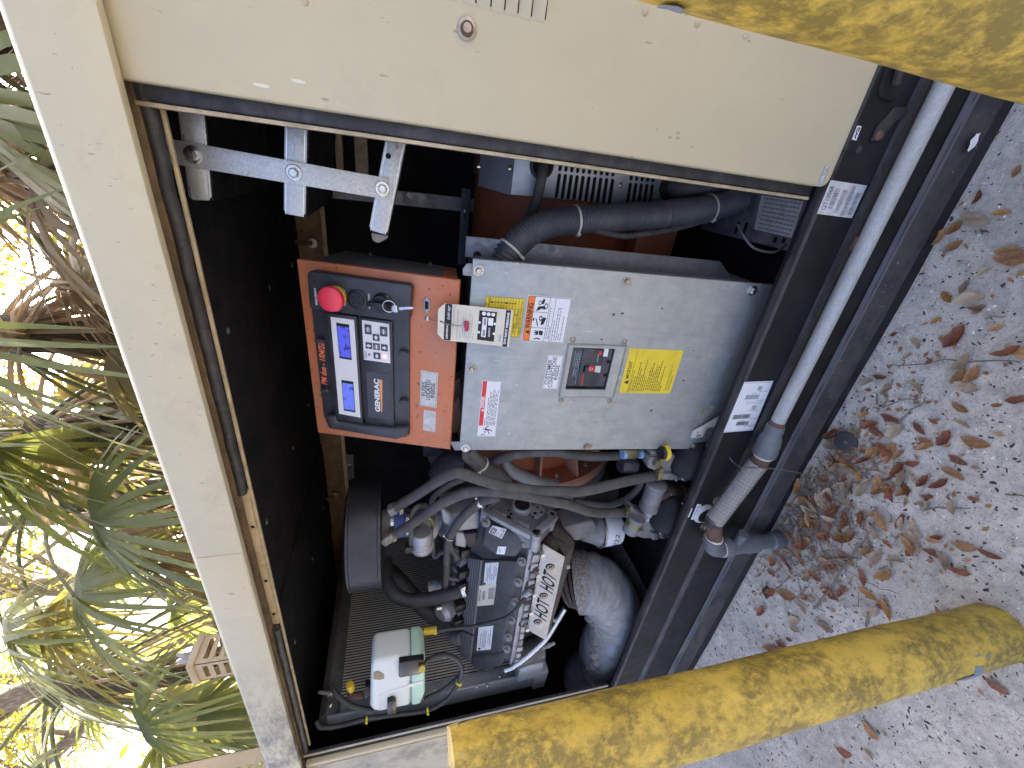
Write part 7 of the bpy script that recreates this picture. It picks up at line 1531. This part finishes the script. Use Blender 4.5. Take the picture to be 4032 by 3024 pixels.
palm(.28, 2.35, 3.35, 'palm with straw and yellowing fans closest behind the near roof', 10, ringspec(30, 12, (-35, 15), (.5, 1.0), (.7, .95), (.6, 1.1), 'ydg')+ringspec(31, 18, (-80, -25), (.4, 1.0), (.7, 1.0), (.9, 1.5), 'ddy'))
def leafcloud(g, centres, n, size, seed, flat_=.75):
    rnd = random.Random(seed)
    for i in range(n):
        c, r = rnd.choice(centres); v = Vector((rnd.gauss(0, 1), rnd.gauss(0, 1), rnd.gauss(0, 1)*flat_)); v = v*(r*.48); p = c+v
        s = size*rnd.uniform(.6, 1.3); a = Vector((rnd.gauss(0, 1), rnd.gauss(0, 1), rnd.gauss(0, .6))).normalized(); b = a.orthogonal().normalized(); b = (b*math.cos(rnd.random()*6)+a.cross(b)*math.sin(rnd.random()*6))
        g.add([p-a*s, p-b*s*.36, p+a*s, p+b*s*.36], [(0,1,2,3)])
def oak(base, stems, label, seed, n, size, mt, cr):
    o = thing('oak_tree', label, 'oak', base, 'oaks beyond the palms'); rnd = random.Random(seed); cs = []
    g = G()
    for (pts, r) in stems:
        sp_ = spline(pts, 8); g.tube(sp_, lambda t, r=r: r*(1.15-.55*t)+.012*math.sin(t*41), 16)
        tip = sp_[-1]; dirn = (sp_[-1]-sp_[-6]).normalized()
        for k in range(7):
            q0 = sp_[int(len(sp_)*(.45+.075*k))]; dv = (dirn*.5+Vector((rnd.gauss(0, 1), rnd.gauss(0, 1), rnd.uniform(-.1, .9)))).normalized(); l = rnd.uniform(.9, 2.2)*cr
            q1 = q0+dv*l*.5+Vector((0, 0, .1)); q2 = q0+dv*l+Vector((rnd.gauss(0, .2), rnd.gauss(0, .2), .25)); g.tube(spline([q0, q1, q2], 5), lambda t, r=r: r*.30*(1-.8*t)+.006, 8)
            cs += [(q1, .7*cr), (q2, .9*cr), (q2+Vector((rnd.gauss(0, .5), rnd.gauss(0, .5), rnd.gauss(0, .4)))*cr, .7*cr)]
            for j in range(3):
                e = q2+Vector((rnd.gauss(0, .5), rnd.gauss(0, .5), rnd.gauss(0, .35)))*cr; g.tube([q1.lerp(q2, .5+.15*j), e], lambda t: .016*(1-.8*t)+.003, 5)
    g.build('trunk', M['bark'], o); g = G(); leafcloud(g, cs, n, size, seed); g.build('crown', mt, o, smooth=0, fixn=False)
    return o
def stem(p0, p1, lean=0, ext=1.9):
    d = p1-p0; base = p0-d.normalized()*(p0.z/max(.2, d.normalized().z)); base.z = -.05
    return [base, p0, p0.lerp(p1, .5)+Vector((.05, 0, 0)), p1, p1+d*(ext-1)*.5+Vector((lean*.3, 0, .2)), p1+d*(ext-1)+Vector((lean, 0, .4))]
s1 = stem(at(*wB(1010, 1340), 4.6), at(*wB(260, 1190), 4.9)); s2 = stem(at(*wC(1140, 110), 5.2), at(*wC(380, 70), 5.0), -.4)
oak((s1[0].x, s1[0].y, 0), [(s1, .17), (s2, .11)], 'oak with slim upright stems seen between green palm fans', 31, 5200, .055, M['oak_leaf2'], .8)
s3 = stem(at(*wC(1240, 520), 5.4), at(*wC(60, 500), 5.4)); s4 = stem(at(*wC(1340, 760), 5.0), at(*wC(560, 1010), 4.4), -.8); s5 = stem(at(*wC(1120, 880), 5.2), at(*wC(480, 1440), 4.6), -1.2)
oak((s3[0].x, s3[0].y, 0), [(s3, .17), (s4, .22), (s5, .15)], 'thick leaning oak with rough bark behind the vent hood', 32, 6500, .055, M['oak_leaf2'], .9)
s6 = stem(at(60, 500, 6.5), at(-200, 560, 6.5)); oak((s6[0].x, s6[0].y, 0), [(s6, .20)], 'oak mostly hidden by palm skirts at the near roof end', 33, 9000, .075, M['oak_leaf2'], 1.2)
s7 = stem(at(960, 2780, 9.0), at(300, 2700, 9.0)); oak((s7[0].x, s7[0].y, 0), [(s7, .20)], 'distant slender oak beyond the far roof corner', 34, 5200, .07, M['oak_leaf'], 1.4)
# far wood: one leafy mass
g = G(); rl = random.Random(77); cs = []
for i in range(150):
    a = rad(rl.uniform(-85, 28)); d = rl.uniform(13, 22); cs.append((Vector((math.sin(a)*d, -.72+math.cos(a)*d, rl.uniform(.8, 9.0)*rl.random()**.35+.5)), rl.uniform(1.0, 2.0)))
leafcloud(g, cs, 26000, .13, 78); fw_ = g.build('far_wood', M['oak_leaf2'], smooth=0, fixn=False); tag(fw_, 'mass of sunlit leaves beyond the palms', 'woodland', kind='stuff')
g = G(); rl = random.Random(79)
for i in range(26):
    a = rad(rl.uniform(-85, 28)); d = rl.uniform(13, 21); x, y = math.sin(a)*d, -.72+math.cos(a)*d; h = rl.uniform(6, 10); g.tube([Vector((x, y, -.1)), Vector((x+rl.gauss(0, .3), y, h*.5)), Vector((x+rl.gauss(0, .8), y, h))], lambda t: .16*(1-.6*t), 8)
o = g.build('far_wood', M['bark']); tag(o, 'trunks of the wood far behind the palms', 'woodland', kind='stuff')
